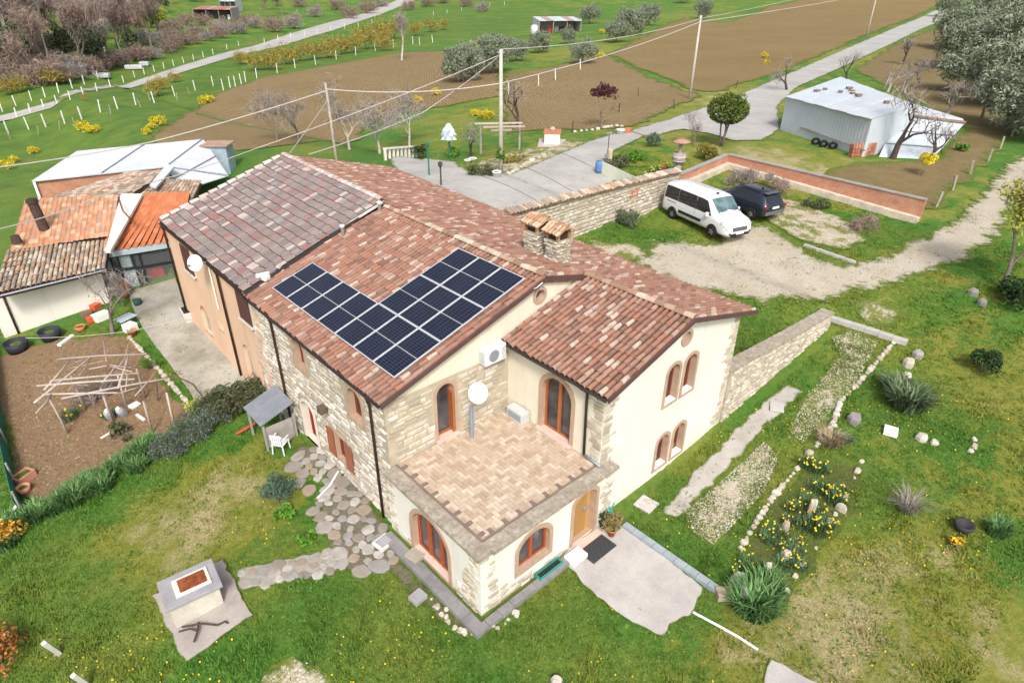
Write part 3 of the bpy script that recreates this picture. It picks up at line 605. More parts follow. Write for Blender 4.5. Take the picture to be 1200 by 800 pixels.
PLANKM = pieces_mat('honey_planks', [(.42, .24, .085), (.38, .21, .07), (.46, .27, .10)], .55, None, 6, .3)
for i in range(6):
    x = -.49 + .98 * (i + .5) / 6; hh = tfd[3] - .34 + .34 * math.sqrt(max(0, 1 - (x / .49) ** 2)); b = MB(); b.box((0, 0, 0), (.158, hh, .05)); link('plank', b.mesh('plank'), fdo, PLANKM, tef.mat(tfd[0] + x, tfd[1] + hh / 2, -.24))
b = MB(); b.lathe((0, 0, 0), [(.02, 0), (.1, .01), (.1, .03), (.05, .05)], 10); b.build('door_knocker', GREYM, fdo, M=tef.mat(tfd[0] + .27, tfd[1] + .95, -.215))
b = MB(); b.box((0, 0, 0), (1.3, .1, .42)); b.build('doorstep', plain('rosy_stone', (.62, .47, .40), .9, .1), fdo, M=tef.mat(tfd[0], tfd[1] - .02, .16))
eastw = wall('east_wall', ear, [(0, -.7), (22.8, -.7), (22.8, 5.7), (0, zr(11.89) - .16)], [], MORTAR, FH); 
bk = Plane((12, 18.5, 0), (-1, 0, 0)); wall('north_wall', bk, [(0, -.7), (12, -.7), (12, 4.9), (5.7, 7.0), (0, 5.4)], [], MORTAR, FH)
# stone trims: quoins, plinth, terrace corner --------------
def quoins(pl, u0, sgn, v0, v1, seed, wmin=.28, wmax=.5, holes=[]):
    r = random.Random(seed); it = []; v = v0
    while v < v1:
        h = r.uniform(.11, .2); w = r.uniform(wmin, wmax) * (1.3 if r.random() < .4 else .8); n_ = 2 if w > .38 else 1
        for k in range(n_):
            c = u0 + sgn * w * (k + .5) / n_
            if not any(inside([(c, v + h / 2)], H).any() for H in holes): it.append((5 + r.randrange(4), pl.mat(c, v + h / 2, .005, r.uniform(-.03, .03), (w / n_ - .015, h - .015, .07))))
        v += h
    return it
fh_holes = ks([tfw, tfd], .14)
st_anx = quoins(anf, XA, 1, 2.2, 4.95, 1) + quoins(anf, 11.89, -1, .2, 5.1, 2, .3, .55) + quoins(anl, 4.16, -1, 2.4, 5.0, 3, .4, .6) + masonry(anf, [(5.36, -.3), (11.89, -.3), (11.89, .52), (10.7, .30), (8, .18), (5.36, .12)], ks(a_open), .1, .17, .2, .45, .03, .015, .6, 7)
st_ter = masonry(tef, [(XT, -.4), (5.35, -.4), (5.35, .30), (3.2, .34), (1.2, .38), (.5, .75), (.42, 2.2), (XT, 2.2)], fh_holes, .1, .17, .16, .42, .03, .015, .5, 8) + masonry(tef, [(4.62, .1), (5.35, .1), (5.35, 2.22), (4.62, 2.22)], [], .11, .18, .18, .36, .035, .015, .8, 9) \
    + masonry(tel, [(3.15, -.4), (4.41, -.4), (4.41, 2.2), (3.95, 2.2), (3.6, 1.1), (3.25, .5)], ks([tw], .14), .1, .18, .16, .4, .03, .015, .5, 10) + masonry(tel, [(0, -.4), (.62, -.4), (.5, .4), (.36, 2.2), (0, 2.2)], [], .1, .2, .14, .34, .03, .015, .5, 11) + masonry(tel, [(.62, -.4), (3.15, -.4), (3.15, .02), (.9, .4), (.62, .5)], ks([tw], .14), .1, .16, .16, .34, .03, .015, .5, 12)
allst = [(k, m, STONE) for k, m in st_side] + [(k, m, STONEW) for k, m in st_gab + st_anx + st_ter]
_sz = lambda m: max(m.col[0].length, .01)
SA = [me.copy() for me in STONES]; SBm = [me.copy() for me in STONES]
for me in SA + SBm: me.name = 'stone'
pieces('stone', sidew, STONE, SA, st_side, 110, 'small_stones')
pieces('stone', gst, STONEW, SBm, st_gab, 90, 'small_stones')
pieces('stone', anfw, STONEW, SBm, st_anx, 40, 'small_stones')
pieces('stone', tefw, STONEW, SBm, st_ter, 60, 'small_stones')
bb = MB()
for i in range(10): bb.box((.05 + i * .105, 4.70 + i * .031, -.03), (.1, .085, .09), M=None)
for i in range(10): bb.box((.10 + i * .105, 4.77 + i * .032, -.05), (.1, .06, .11))
bb.build('brick_corbel', pieces_mat('corbel_brick', [(.44, .25, .13), (.38, .20, .10), (.50, .33, .19)]), FH)
# terrace floor --------------------------------------------
ZT = 2.36
b = MB(); b.box((2.45, -2.2, ZT - .17), (5.0, 4.35, .3)); tfl = b.build('terrace_floor', plain('paver_bed', (.42, .32, .24), .95, .2), FH)
PAVE = pieces_mat('terrace_paver', [(.47, .37, .27), (.51, .405, .305), (.43, .325, .235), (.545, .445, .35), (.475, .385, .30), (.485, .36, .26), (.58, .49, .395), (.40, .30, .22), (.50, .39, .29)], .9, (.48, .36, .27), 1.3, .35, .2)
def paver_proto(w, l, h=.03):
    b = MB(); x, y = l / 2, w / 2; e = .008
    b.add([(-x, -y, 0), (x, -y, 0), (x, y, 0), (-x, y, 0), (-x + e, -y + e, h), (x - e, -y + e, h), (x - e, y - e, h), (-x + e, y - e, h)], [(0, 1, 5, 4), (1, 2, 6, 5), (2, 3, 7, 6), (3, 0, 4, 7), (4, 5, 6, 7)]); return b.mesh('paver')
PW, PL = .135, .27; items, edge = [], []; r = random.Random(12)
for i in range(-40, 60):
    for j in range(-40, 60):
        for rot in (0, 1):     # herringbone turned 45 degrees to the walls... laid square to them
            cx, cy = (i + 2 * j) * PW, (i - 2 * j) * PW
            if rot == 0: x, y, a = cx + PW, cy + PW / 2, 0.
            else: x, y, a = cx + PW / 2, cy + PW * 2, math.pi / 2
            X, Y = x, y - 2.2
            if .36 < X < 4.66 and -3.92 < Y < -.10: items.append((0, Matrix.Translation((X, Y, ZT - .02 + r.uniform(-.004, .004))) @ Matrix.Rotation(a + r.uniform(-.01, .01), 4, 'Z')))
pieces('paver', tfl, PAVE, [paver_proto(PW - .006, PL - .006)], items, 300, 'pavers_far')
COPE = N('coping_stone'); _f = COPE.noise(3.2, 6, .75); COPE.bump(COPE.noise(16, 6, .75), .7, .04); COPE = COPE.done(COPE.mix(COPE.ramp(COPE.noise(9, 5, .7), [(.45, 0), (.75, .8)]), COPE.ramp(_f, [(.3, (.27, .22, .165)), (.5, (.38, .33, .26)), (.72, (.52, .47, .39))]), (.17, .135, .10)), .95)
cop = empty('terrace_coping', (0, 0, 0), None, None); cop.parent = FH
DRK = plain('dark_edge_tile', (.20, .15, .12), .85, .2)
r = random.Random(3)
y = -.0
while y > -4.5:      # coping slabs: left side, then front
    L = r.uniform(.5, .8); L = min(L, y + 4.56); b = MB(); b.box((0, 0, 0), (.46, L - .008, .10)); link('coping_slab', b.mesh('coping_slab'), cop, COPE, Matrix.Translation((-.045, y - L / 2, ZT - .035 + r.uniform(-.003, .003)))); y -= L
    if y < -4.45: break
x = .188
while x < 5.2:
    L = min(r.uniform(.5, .85), 5.22 - x); b = MB(); b.box((0, 0, 0), (L - .008, .46, .10)); link('coping_slab', b.mesh('coping_slab'), cop, COPE, Matrix.Translation((x + L / 2, -4.33, ZT - .035 + r.uniform(-.003, .003)))); x += L
    if x > 5.15: break
for k, (x0, y0, x1, y1) in enumerate(((.215, 0, .215, -4.07), (.27, -4.07, 5.0, -4.07))):
    b = MB(); b.bar((x0, y0, ZT - .01), (x1, y1, ZT - .01), .09, .05); b.build('edge_strip', DRK, cop)
for i in range(8): b = MB(); b.box((.35, -.28 - i * .51, ZT + .004), (.24, .13, .03)); b.build('edge_tile', DRK, cop)
for i in range(8): b = MB(); b.box((.62 + i * .52, -3.95, ZT + .004), (.13, .24, .03)); b.build('edge_tile', DRK, cop)
# roof -----------------------------------------------------
RF = empty('roof', (0, 0, 0), None, None); RF.parent = FH
qL = [(-.11, -.12, 4.85), (-.11, 9.42, 4.85), (6.27, 9.42, 6.84), (6.27, -.12, 6.84)]
qA = [(4.50, -4.44, 5.16), (4.50, -.0, 5.16), (8.31, -.0, 6.32), (8.31, -4.44, 6.32)]
qR1 = [(12.34, -.0, 5.24), (12.34, -4.44, 5.24), (8.31, -4.44, 6.30), (8.31, -.0, 6.30)]
qR2 = [(12.34, 18.75, 5.60), (12.34, 0, 5.24), (6.27, 0, 6.84), (6.27, 18.75, 7.20)]
for q in (qL, qA, qR1, qR2): slab_quad('roof_deck', [(x, y, z - .09) for x, y, z in q], .07, DECK, RF)
b = MB(); b.add([(6.27, -.12, 6.77), (8.31, -.12, 6.23), (8.31, 0, 6.23), (6.27, 0, 6.77), (6.27, -.12, 6.68), (8.31, -.12, 6.14), (8.31, 0, 6.14), (6.27, 0, 6.68)], [(0, 1, 2, 3), (4, 5, 6, 7), (0, 1, 5, 4), (1, 2, 6, 5), (2, 3, 7, 6), (3, 0, 4, 7)]); b.build('roof_deck', DECK, RF)
lift = -.085
tiles = tile_rows(qL, .2, .335, lift=lift, protos=3, seed=1) + tile_rows(qA, .2, .335, lift=lift, protos=3, seed=2) + tile_rows(qR1, .2, .335, lift=lift, protos=3, seed=3) + tile_rows(qR2, .2, .335, lift=lift, protos=3, seed=4)
pieces('roof_tile', RF, TILE, COPPO, tiles, 290, 'far_roof_tiles')
RIDGE = pieces_mat('ridge_clay', [(.45, .30, .21), (.53, .40, .30), (.36, .22, .15), (.60, .50, .40), (.30, .19, .13)], .9, (.25, .2, .15), 2, .5)
pieces('ridge_tile', RF, RIDGE, [tile_proto(.1, .085, .42)], ridge_caps((6.27, -.1, 6.83), (6.27, 9.42, 6.83)) + ridge_caps((8.31, -4.44, 6.30), (8.31, .0, 6.30), seed=6))
BARGE = plain('barge_board', (.10, .055, .05), .7, .25, 3)
def barge(a, b, th=.05, h=.15):
    m = MB(); a, b = Vector(a), Vector(b); m.add([a, b, b + Vector((0, 0, -h)), a + Vector((0, 0, -h))] + [p + Vector((0, -th, 0)) for p in (a, b, b + Vector((0, 0, -h)), a + Vector((0, 0, -h)))], [(0, 1, 2, 3), (4, 5, 6, 7), (0, 1, 5, 4), (1, 2, 6, 5), (2, 3, 7, 6), (3, 0, 4, 7)]); return m.build('barge_board', BARGE, RF)
barge((-.15, -.13, 4.80), (6.27, -.13, 6.80)); barge((6.275, -.13, 6.80), (8.25, -.13, 6.27)); barge((4.46, -4.45, 5.12), (8.31, -4.45, 6.29)); barge((8.315, -4.45, 6.29), (12.40, -4.45, 5.20))
COR = pieces_mat('corbel_brick', []) if 'corbel_brick' not in MATS else MATS['corbel_brick']
m = MB()
for i in range(24): m.box((8.45 + i * .145, YA - .06, zr(8.45 + i * .145) - .235), (.07, .12, .07))
for i in range(12): m.box((6.4 + i * .14, -.04, zr(6.4 + i * .14) - .24), (.07, .1, .07))
m.build('corbel_row', COR, RF)
m = MB(); m.add([(8.36, YA - .02, zr(8.36) - .31), (11.95, YA - .02, zr(11.95) - .31), (11.95, YA - .02, zr(11.95) - .25), (8.36, YA - .02, zr(8.36) - .25)] + [(8.36, YA, zr(8.36) - .31), (11.95, YA, zr(11.95) - .31), (11.95, YA, zr(11.95) - .25), (8.36, YA, zr(8.36) - .25)], [(0, 1, 2, 3), (0, 1, 5, 4), (2, 3, 7, 6)]); m.build('corbel_band', COR, RF)
gutter('gutter', (-.17, -.1, 4.74), (-.17, 9.4, 4.74), plain('dark_copper_gutter', (.06, .05, .045), .5, .2, 4, .3), RF)
gutter('gutter', (4.43, -4.42, 5.05), (4.43, -.05, 5.05), MATS['dark_copper_gutter'], RF)
def pipe(pts, mat=METALB, r=.045, name='downpipe', parent=FH): return MB().tube(pts, r, 8).build(name, mat, parent, True)
pipe([(-.17, .62, 4.70), (-.13, .6, 4.5), (-.1, .58, 4.35), (-.1, .57, .0)])
pipe([(-.17, 7.2, 4.70), (-.1, 7.17, 4.45), (-.1, 7.12, 1.9), (-.1, 7.08, .1)])
pipe([(4.43, -3.45, 5.0), (4.6, -3.46, 4.85), (4.70, -3.5, 4.72), (4.71, -3.55, 2.5)], plain('dark_copper_gutter', (.06, .05, .045)))
pipe([(4.71, -3.55, 2.48), (4.70, -4.25, 2.44)], GREYM)
# chimneys -------------------------------------------------
def chimney(x, y, w, d, h, seed, cap=True):
    z0 = zr(x + .3) - .35; c = link('chimney', MB().box((x, y, z0 + (h + .5) / 2 - .1), (w - .06, d - .06, h + .5)).mesh('chimney'), FH, MORTAR); top = z0 + h + .4; it = []
    for pl, L in ((Plane((x - w / 2, y - d / 2, 0), (1, 0, 0)), w), (Plane((x - w / 2, y + d / 2, 0), (0, -1, 0)), d), (Plane((x + w / 2, y - d / 2, 0), (0, 1, 0)), d)):
        it += masonry(pl, [(-.02, z0), (L + .02, z0), (L + .02, top), (-.02, top)], [], .08, .14, .12, .3, .03, .012, .4, seed)
    pieces('stone', c, STONEW, SBm, it, 0, 'chimney_stones')
    brick = MATS['corbel_brick']
    for k in range(4):
        b = MB(); b.box((x + (w / 2 - .08) * (1 if k % 2 else -1), y + (d / 2 - .08) * (1 if k > 1 else -1), top + .14), (.1, .1, .3)); b.build('cap_post', brick, c)
    b = MB(); b.box((x, y, top + .12), (w - .2, d - .2, .26)); b.build('flue', plain('soot', (.05, .035, .025)), c)
    zc = top + .29; q1 = [(x - w / 2 - .1, y - d / 2 - .1, zc), (x - w / 2 - .1, y + d / 2 + .1, zc), (x, y + d / 2 + .1, zc + .22), (x, y - d / 2 - .1, zc + .22)]; q2 = [(x + w / 2 + .1, y + d / 2 + .1, zc), (x + w / 2 + .1, y - d / 2 - .1, zc), (x, y - d / 2 - .1, zc + .22), (x, y + d / 2 + .1, zc + .22)]
    for q in (q1, q2): slab_quad('cap_slab', q, .04, brick, c)
    pieces('cap_tile', c, pieces_mat('orange_clay', [(.42, .24, .14), (.48, .31, .20), (.36, .20, .12), (.54, .40, .29)], .9, (.3, .2, .13), 3, .5), [tile_proto(.07, .06, .3)], tile_rows(q1, .16, .24, seed=seed) + tile_rows(q2, .16, .24, seed=seed + 1) + ridge_caps((x, y - d / 2 - .1, zc + .22), (x, y + d / 2 + .1, zc + .22), .25))
chimney(8.42, 2.42, .85, .72, .95, 21); chimney(8.42, 1.42, .72, .66, .90, 31)
for x, y in ((5.9, 9.15), (4.1, 9.1)):
    z = zl(x); b = MB(); b.lathe((x, y, z - .1), [(.07, 0), (.07, .42), (.1, .43), (.1, .5), (.04, .53)], 10); b.build('vent_pipe', WHITEP, FH, True)
b = MB(); b.box((1.0, 9.3, 5.32), (1.05, .16, .16), rz=-.15); b.box((.75, 9.15, 5.27), (.28, .26, .2), rz=.4); b.box((1.45, 9.33, 5.45), (.3, .2, .1), rz=.3); b.build('mortar_lump', plain('white_mortar', (.72, .70, .66), .95, .15, 6, bump=.6), RF, bevel=.04)
b = MB(); b.bar((-.1, 9.44, 4.99), (6.3, 9.44, 6.98), .05, .09); b.build('verge_flashing', plain('pale_flashing', (.64, .60, .58), .7, .15), RF)
# ---------------------------------------------------------------- the solar array
SOL = empty('solar_array', (3, 3, 5.8), 'dark blue solar array with white frames on the farmhouse roof', 'solar panels')
SOL.location = (0, 0, 0)
PVC = N('photovoltaic'); _o = PVC.obj()
def gridline(n, sock, k, wd):
    f = n.math('FRACT', n.math('MULTIPLY', sock, k)); return n.math('LESS_THAN', n.math('MINIMUM', f, n.math('SUBTRACT', 1., f)), wd)
_s = PVC.n.new('ShaderNodeSeparateXYZ'); PVC.L(_o, _s.inputs[0])
_g = PVC.math('MAXIMUM', gridline(PVC, _s.outputs[0], 1 / .172, .07), gridline(PVC, _s.outputs[1], 1 / .0935, .10))
PVC = PVC.done(PVC.mix(_g, PVC.mix(PVC.ramp(PVC.noise(1.2, 3), [(.3, 0), (.7, 1)]), (.006, .008, .018), (.012, .015, .030)), (.035, .04, .065)), .22, 0, .35)
PVF = plain('panel_frame', (.60, .61, .63), .4, .03, 3, .2)
pw, plen, d0, y0 = 1.152, 1.79, .78, .26; al = math.atan(.312)
fr = MB(); 
for c, s in (((0, plen / 2 - .02, 0), (pw - .016, .026, .045)), ((0, -plen / 2 + .02, 0), (pw - .016, .026, .045)), ((pw / 2 - .023, 0, 0), (.026, plen - .06, .045)), ((-pw / 2 + .023, 0, 0), (.026, plen - .06, .045)), ((0, 0, .004), (pw - .07, .016, .036))): fr.box(c, s)
frm = fr.mesh('frame'); frm.materials.append(PVF)
hm = MB(); hm.box((0, 0, 0), (pw - .08, plen / 2 - .055, .03)); hmm = hm.mesh('cell_field'); hmm.materials.append(PVC)
for j in range(3):
    for i in range(7 if j == 0 else 3):
        d = d0 + plen * (j + .5); y = y0 + pw * (i + .5); p = Vector((-.11 + d * math.cos(al) - .09 * math.sin(al), y, 4.85 + d * math.sin(al) + .09 * math.cos(al)))
        up = Vector((math.cos(al), 0, math.sin(al))); R = Matrix((Vector((0, -1, 0)), up, Vector((0, -1, 0)).cross(up))).transposed().to_4x4(); R.translation = p
        e = bpy.data.objects.new('solar_panel', None); COL.objects.link(e); e.parent = SOL; e.matrix_basis = R
        link('frame', frm, e)
        for s in (-1, 1): link('cell_field', hmm, e, None, Matrix.Translation((0, s * (plen / 4 - .008), .0)))
# ---------------------------------------------------------------- the peach house next door
PH = empty('peach_house', (0, 14, 0), 'peach plastered house with grey pink tiled roof and brown shutters', 'house'); PH.location = (0, 0, 0)
pl = Plane((-.03, 18.5, 0), (0, -1, 0)); pv = lambda y: 18.5 - y
p_open = [(pv(15.6), .45, 1.1, 1.45, .55), (pv(10.75), .2, .8, 1.75, .4), (pv(9.3), .5, .6, 1.35, .3), (pv(13.5), 1.45, .62, .68, 0.)]
wall('wall', pl, [(0, -.7), (10.1, -.7), (10.1, 4.86), (0, 5.08)], [off(arch(w, h, r), u, v) for u, v, w, h, r in p_open], PEACH, PH)
WEATH = plain('weathered_door', (.42, .37, .31), .9, .3, 5)
for k, (u, v, w, h, r) in enumerate(p_open):
    b = MB(); q = arch(w, h, r); b.add([pl.at(u + x, v + y, -.16) for x, y in q], [tuple(range(len(q)))]); o = b.build('door' if k < 3 else 'window', WEATH if k < 3 else GREYM, PH); band(pl, u, v, q, [(x * 1.02, y * 1.01) for x, y in q], .004, .17).build('reveal', PEACH, o)
SH2 = plain('dark_brown_shutter', (.10, .045, .04), .6, .2, 8); SILLM = plain('grey_sill', (.55, .48, .42), .9, .1)
for y, v in ((15.95, 3.45), (9.75, 3.42)):
    b = MB(); b.prism([pl.at(pv(y) + a, v + c, .0) for a, c in ((-.62, -.07), (.62, -.07), (.62, 1.36), (-.62, 1.36))], pl.n, .03); wd = b.build('window', SILLM, PH)
    for s in (-1, 1): shutter(pl, pv(y) + s * .275, v + .64, .53, 1.24, SH2, wd)
    b = MB(); b.box((0, 0, 0), (1.3, .06, .2)); b.build('sill', SILLM, wd, M=pl.mat(pv(y), v - .03, .06))
bkp = Plane((6.2, 18.52, 0), (-1, 0, 0)); wall('wall', bkp, [(0, -.7), (6.2, -.7), (6.2, 5.05), (0, 6.98)], [], PEACH, PH)
pipe([(-.2, 18.4, 5.0), (-.12, 18.45, 4.8), (-.1, 18.44, .1)], METALB, .05, 'downpipe', PH); pipe([(-.2, 12.0, 4.9), (-.12, 12.02, 4.7), (-.1, 12.05, -.2)], METALB, .05, 'downpipe', PH)
gutter('gutter', (-.19, 8.9, 4.88), (-.19, 18.7, 5.12), METALB, PH)
PR = empty('roof', (0, 0, 0), None, None); PR.parent = PH
qP = [(-.14, 9.05, 5.0), (-.14, 18.72, 5.22), (6.27, 18.72, 7.22), (6.27, 9.5, 7.02)]
slab_quad('roof_deck', [(x, y, z - .03) for x, y, z in qP], .1, plain('shadow_line_deck', (.055, .045, .045), .95, .2), PR)  # near-black deck shows in gaps between courses, a painted shadow line under each lip
OLDT = pieces_mat('grey_pink_tile', [(.235, .175, .155), (.265, .205, .185), (.215, .165, .15), (.28, .22, .195), (.235, .16, .15), (.275, .24, .225), (.21, .18, .175), (.28, .13, .12), (.24, .195, .185), (.44, .37, .34), (.22, .185, .175), (.29, .18, .165), (.205, .16, .155), (.19, .16, .16), (.225, .185, .175), (.25, .20, .19)], .92, (.20, .175, .165), 1.1, .4, .4)
it = [(k, m @ Matrix.Rotation(math.radians(6), 4, 'X')) for k, m in tile_rows(qP, .235, .39, jit=.006, lift=.005, seed=8)]
pieces('roof_tile', PR, OLDT, [flat_proto(.236, .365, .05, .02)], it, 290, 'far_roof_tiles')
pieces('verge_tile', PR, pieces_mat('pale_cap', [(.60, .52, .48), (.52, .42, .38), (.66, .60, .56), (.56, .40, .36)], .9, (.35, .28, .26), 3, .4), [tile_proto(.1, .085, .42)], ridge_caps((6.27, 9.5, 7.04), (6.27, 18.7, 7.24), .4, seed=9) + ridge_caps((-.1, 18.68, 5.22), (6.25, 18.68, 7.22), .5, seed=10))
dish = empty('satellite_dish', (-.35, 12.95, 4.7), 'round white satellite dish on a mast against the peach wall', 'satellite dish')
def dish_mesh(r, dep=.12, n=18):
    b = MB(); pr = [(r * i / 5, dep * (i / 5) ** 2) for i in range(6)]; b.v.append((0, 0, 0)); o = 1
    for q, z in pr[1:]:
        for k in range(n): a = 2 * math.pi * k / n; b.v.append((q * math.cos(a), q * math.sin(a), z))
    b.f += [(0, 1 + k, 1 + (k + 1) % n) for k in range(n)]
    for j in range(4):
        for k in range(n): b.f.append((1 + j * n + k, 1 + j * n + (k + 1) % n, 1 + (j + 1) * n + (k + 1) % n, 1 + (j + 1) * n + k))
    return b
def aim(d): 
    q = Vector(d).normalized().to_track_quat('Z', 'Y'); return q.to_matrix().to_4x4()
RM1 = aim((-.6, -.45, .35)); Mx = RM1.copy(); Mx.translation = (-.15, 0, .3)
dish_mesh(.34).build('reflector', WHITEP, dish, True, Mx); b = MB(); b.tube([(-.2, 0, .25), (-.5, -.3, .35)], .015); b.box((-.52, -.3, .38), (.08, .08, .1)); b.build('feed_arm', GREYM, dish)
MB().tube([(.25, 0, -1.9), (.25, 0, .2), (.0, 0, .3)], .03).build('mast', WHITEP, dish)
# ---------------------------------------------------------------- outbuildings to the west
V3 = lambda px, py, z: Vector(at_z(px, py, z))
OB = empty('white_outbuilding', (0, 0, 0), 'low white outbuilding with two weathered clay roofs and brown flue', 'outbuilding')
a, c = V3(12, 389, -.35), V3(128, 352, .05); d = (c - a); d.z = 0; pw_ = Plane((a.x, a.y, 0), d); L = d.length
wall('wall', pw_, [(-.3, -1.2), (L + .05, -1.2), (L + .05, 2.05), (-.3, 2.0)], [], PLASW, OB)
e = Vector((-d.y, d.x, 0)).normalized(); pl2 = Plane((a.x - .3 * d.x / L + e.x * 6, a.y - .3 * d.y / L + e.y * 6, 0), -e); wall('wall', pl2, [(0, -1.5), (6, -1.5), (6, 2.0), (0, 3.6)], [], PLASW, OB)
eL, eR, tR, tL = V3(-8, 346, 2.1), V3(124, 314, 2.15), V3(128, 283, 2.85), V3(8, 293, 2.85)
uL, uR, vR, vL = V3(12, 294, 2.9), V3(133, 275, 2.9), V3(139, 229, 4.0), V3(30, 233, 4.0)
for q in ([eL, eR, tR, tL], [uL, uR, vR, vL]): slab_quad('roof_deck', [p - Vector((0, 0, .14)) for p in q], .1, DECK, OB)
COPM = pieces_mat('mossy_cream_clay', [(.42, .30, .22), (.50, .37, .27), (.33, .24, .18), (.56, .44, .34), (.45, .26, .16), (.38, .31, .25), (.61, .50, .40), (.30, .25, .21)], .95, (.20, .19, .15), 3, .6, .5)
COPO = pieces_mat('orange_mossy_clay', [(.50, .24, .13), (.56, .31, .19), (.44, .20, .11), (.60, .38, .26), (.48, .22, .12), (.52, .28, .17), (.40, .24, .17)], .95, (.30, .22, .15), 2, .55, .4)
pieces('roof_tile', OB, COPM, [tile_proto(.095, .08, .42)], tile_rows([eL, eR, tR, tL], .215, .34, jit=.03, lift=-.0, seed=11), 300, 'far_tiles')
pieces('flat_roof_tile', OB, COPO, [flat_proto(.235, .40, .022, .022)], [(k, m @ Matrix.Rotation(math.radians(4), 4, 'X')) for k, m in tile_rows([uL, uR, vR, vL], .235, .36, jit=.012, lift=.01, seed=12)], 290, 'far_tiles')
gutter('gutter', eL + Vector((0, -.08, -.05)), eR + Vector((0, -.08, -.05)), plain('zinc_gutter', (.36, .39, .44), .5, .15), OB)
pipe([pw_.at(.3, 1.95, .06), pw_.at(.3, -.6, .06)], METALB, .05, 'downpipe', OB)
bt = V3(52, 268, 3.3); top = bt + Vector((-.1, 0, 1.45)); b = MB(); b.tube([bt - Vector((0, 0, .6)), bt + Vector((-.02, 0, .3)), top], [.27, .25, .24], 10); fl = b.build('flue', plain('burnt_brown_flue', (.075, .045, .035), .8, .4, 4, bump=.5), OB)
b = MB(); b.tube([top, top + Vector((0, 0, .18))], [.3, .27], 10); b.build('flue_cap', plain('soot', (.05, .035, .025)), fl)
bt = V3(28, 296, 2.6); b = MB(); b.tube([bt - Vector((0, 0, .3)), bt + Vector((-.1, 0, .55))], [.22, .19], 10); fl = b.build('flue', plain('cream_flue', (.55, .48, .34), .9, .25, 5), OB); b = MB(); b.tube([bt + Vector((-.1, 0, .55)), bt + Vector((-.12, 0, .95))], [.25, .2], 10); b.build('flue_cap', plain('burnt_brown_flue', (.075, .045, .035)), fl)
# glazed porch
GP = empty('glazed_porch', (0, 0, 0), 'glazed porch with bright orange tiled roof and blue grey beam', 'porch')
ga, gb_ = V3(127, 345, .02), V3(216, 327, .1); d = gb_ - ga; d.z = 0; L = d.length; pg = Plane((ga.x, ga.y, 0), d)
BLK = plain('black_frame', (.02, .02, .022), .45, .1); b = MB(); pan = []
xs = [0, .33, .62, .95, 1.62, 1.95, L]
for x in xs: b.box((0, 0, 0), (.07, 2.15, .08)) if 0 else b.prism([pg.at(x - .045, 0), pg.at(x + .045, 0), pg.at(x + .045, 2.12), pg.at(x - .045, 2.12)], pg.n, .09)
for v in (0.05, 1.25, 2.06): b.prism([pg.at(-.04, v - .05), pg.at(L + .04, v - .05), pg.at(L + .04, v + .05), pg.at(-.04, v + .05)], pg.n, .085)
b.build('frame', BLK, GP)
for i in range(len(xs) - 1):
    b = MB(); b.add([pg.at(xs[i], .05, .02), pg.at(xs[i + 1], .05, .02), pg.at(xs[i + 1], 2.1, .02), pg.at(xs[i], 2.1, .02)], [(0, 1, 2, 3)])
    o = b.build('pane', None, GP); gm = MATS.get('porch_glass')
    if gm is None: q = N('porch_glass'); gm = MATS['porch_glass'] = q.done((.8, .9, .95), .03, 0, .6); q.b.inputs['Transmission Weight'].default_value = .92; q.b.inputs['IOR'].default_value = 1.05
    o.data.materials.append(gm)
CUR = plain('pale_curtain', (.68, .76, .74), .9, .1, 2)
for x0, x1, v0, v1 in ((.36, .6, .1, 1.2), (.36, .6, 1.3, 2.0), (1.0, 1.6, .15, 1.2), (.98, 1.5, 1.3, 2.0), (.1, .3, 1.3, 2.), (.05, .25, .1, 1.1)):
    b = MB(); k = 12
    for i in range(k): u = x0 + (x1 - x0) * i / (k - 1); b.v += [tuple(pg.at(u, v0, -.15 - .03 * (i % 2))), tuple(pg.at(x0 + (x1 - x0) * (.5 + (i / (k - 1) - .5) * 1.), v1, -.15 - .03 * (i % 2)))]
    b.f += [(2 * i, 2 * i + 2, 2 * i + 3, 2 * i + 1) for i in range(k - 1)]; b.build('curtain', CUR, GP)
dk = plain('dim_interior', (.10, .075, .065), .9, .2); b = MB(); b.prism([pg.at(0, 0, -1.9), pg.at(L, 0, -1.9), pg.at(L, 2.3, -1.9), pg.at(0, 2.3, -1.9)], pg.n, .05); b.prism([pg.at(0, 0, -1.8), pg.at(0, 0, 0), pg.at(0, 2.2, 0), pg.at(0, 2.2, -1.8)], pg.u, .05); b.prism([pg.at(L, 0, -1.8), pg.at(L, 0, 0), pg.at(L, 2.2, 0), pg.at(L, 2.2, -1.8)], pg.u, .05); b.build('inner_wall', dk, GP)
b = MB(); b.prism([pg.at(0, .0, -1.8), pg.at(L, 0, -1.8), pg.at(L, 0, .3), pg.at(0, 0, .3)], (0, 0, 1), .06); b.build('porch_floor', conc, GP)
b = MB(); b.box((0, 0, 0), (.8, .5, .5)); b.build('red_armchair', plain('red_cloth', (.42, .03, .03)), GP, M=pg.mat(2.5, .45, -.8))
b = MB(); b.prism([pg.at(-.25, 2.12, -.05), pg.at(L + .3, 2.12, -.05), pg.at(L + .3, 2.42, -.05), pg.at(-.25, 2.42, -.05)], pg.n, .28); b.build('beam', plain('blue_grey_beam', (.36, .43, .47), .6, .15, 4), GP)
rq = [pg.at(-.1, 2.44, .2), pg.at(L + .4, 2.44, .2), V3(222, 225, 3.85), V3(172, 227, 3.85)]
slab_quad('roof_deck', [p - Vector((0, 0, .12)) for p in rq], .08, DECK, GP)
REDT = pieces_mat('bright_orange_tile', [(.46, .145, .06), (.50, .17, .075), (.42, .13, .055), (.48, .155, .065), (.44, .15, .07), (.52, .20, .10)], .85, (.42, .15, .08), 1.5, .3, .3)
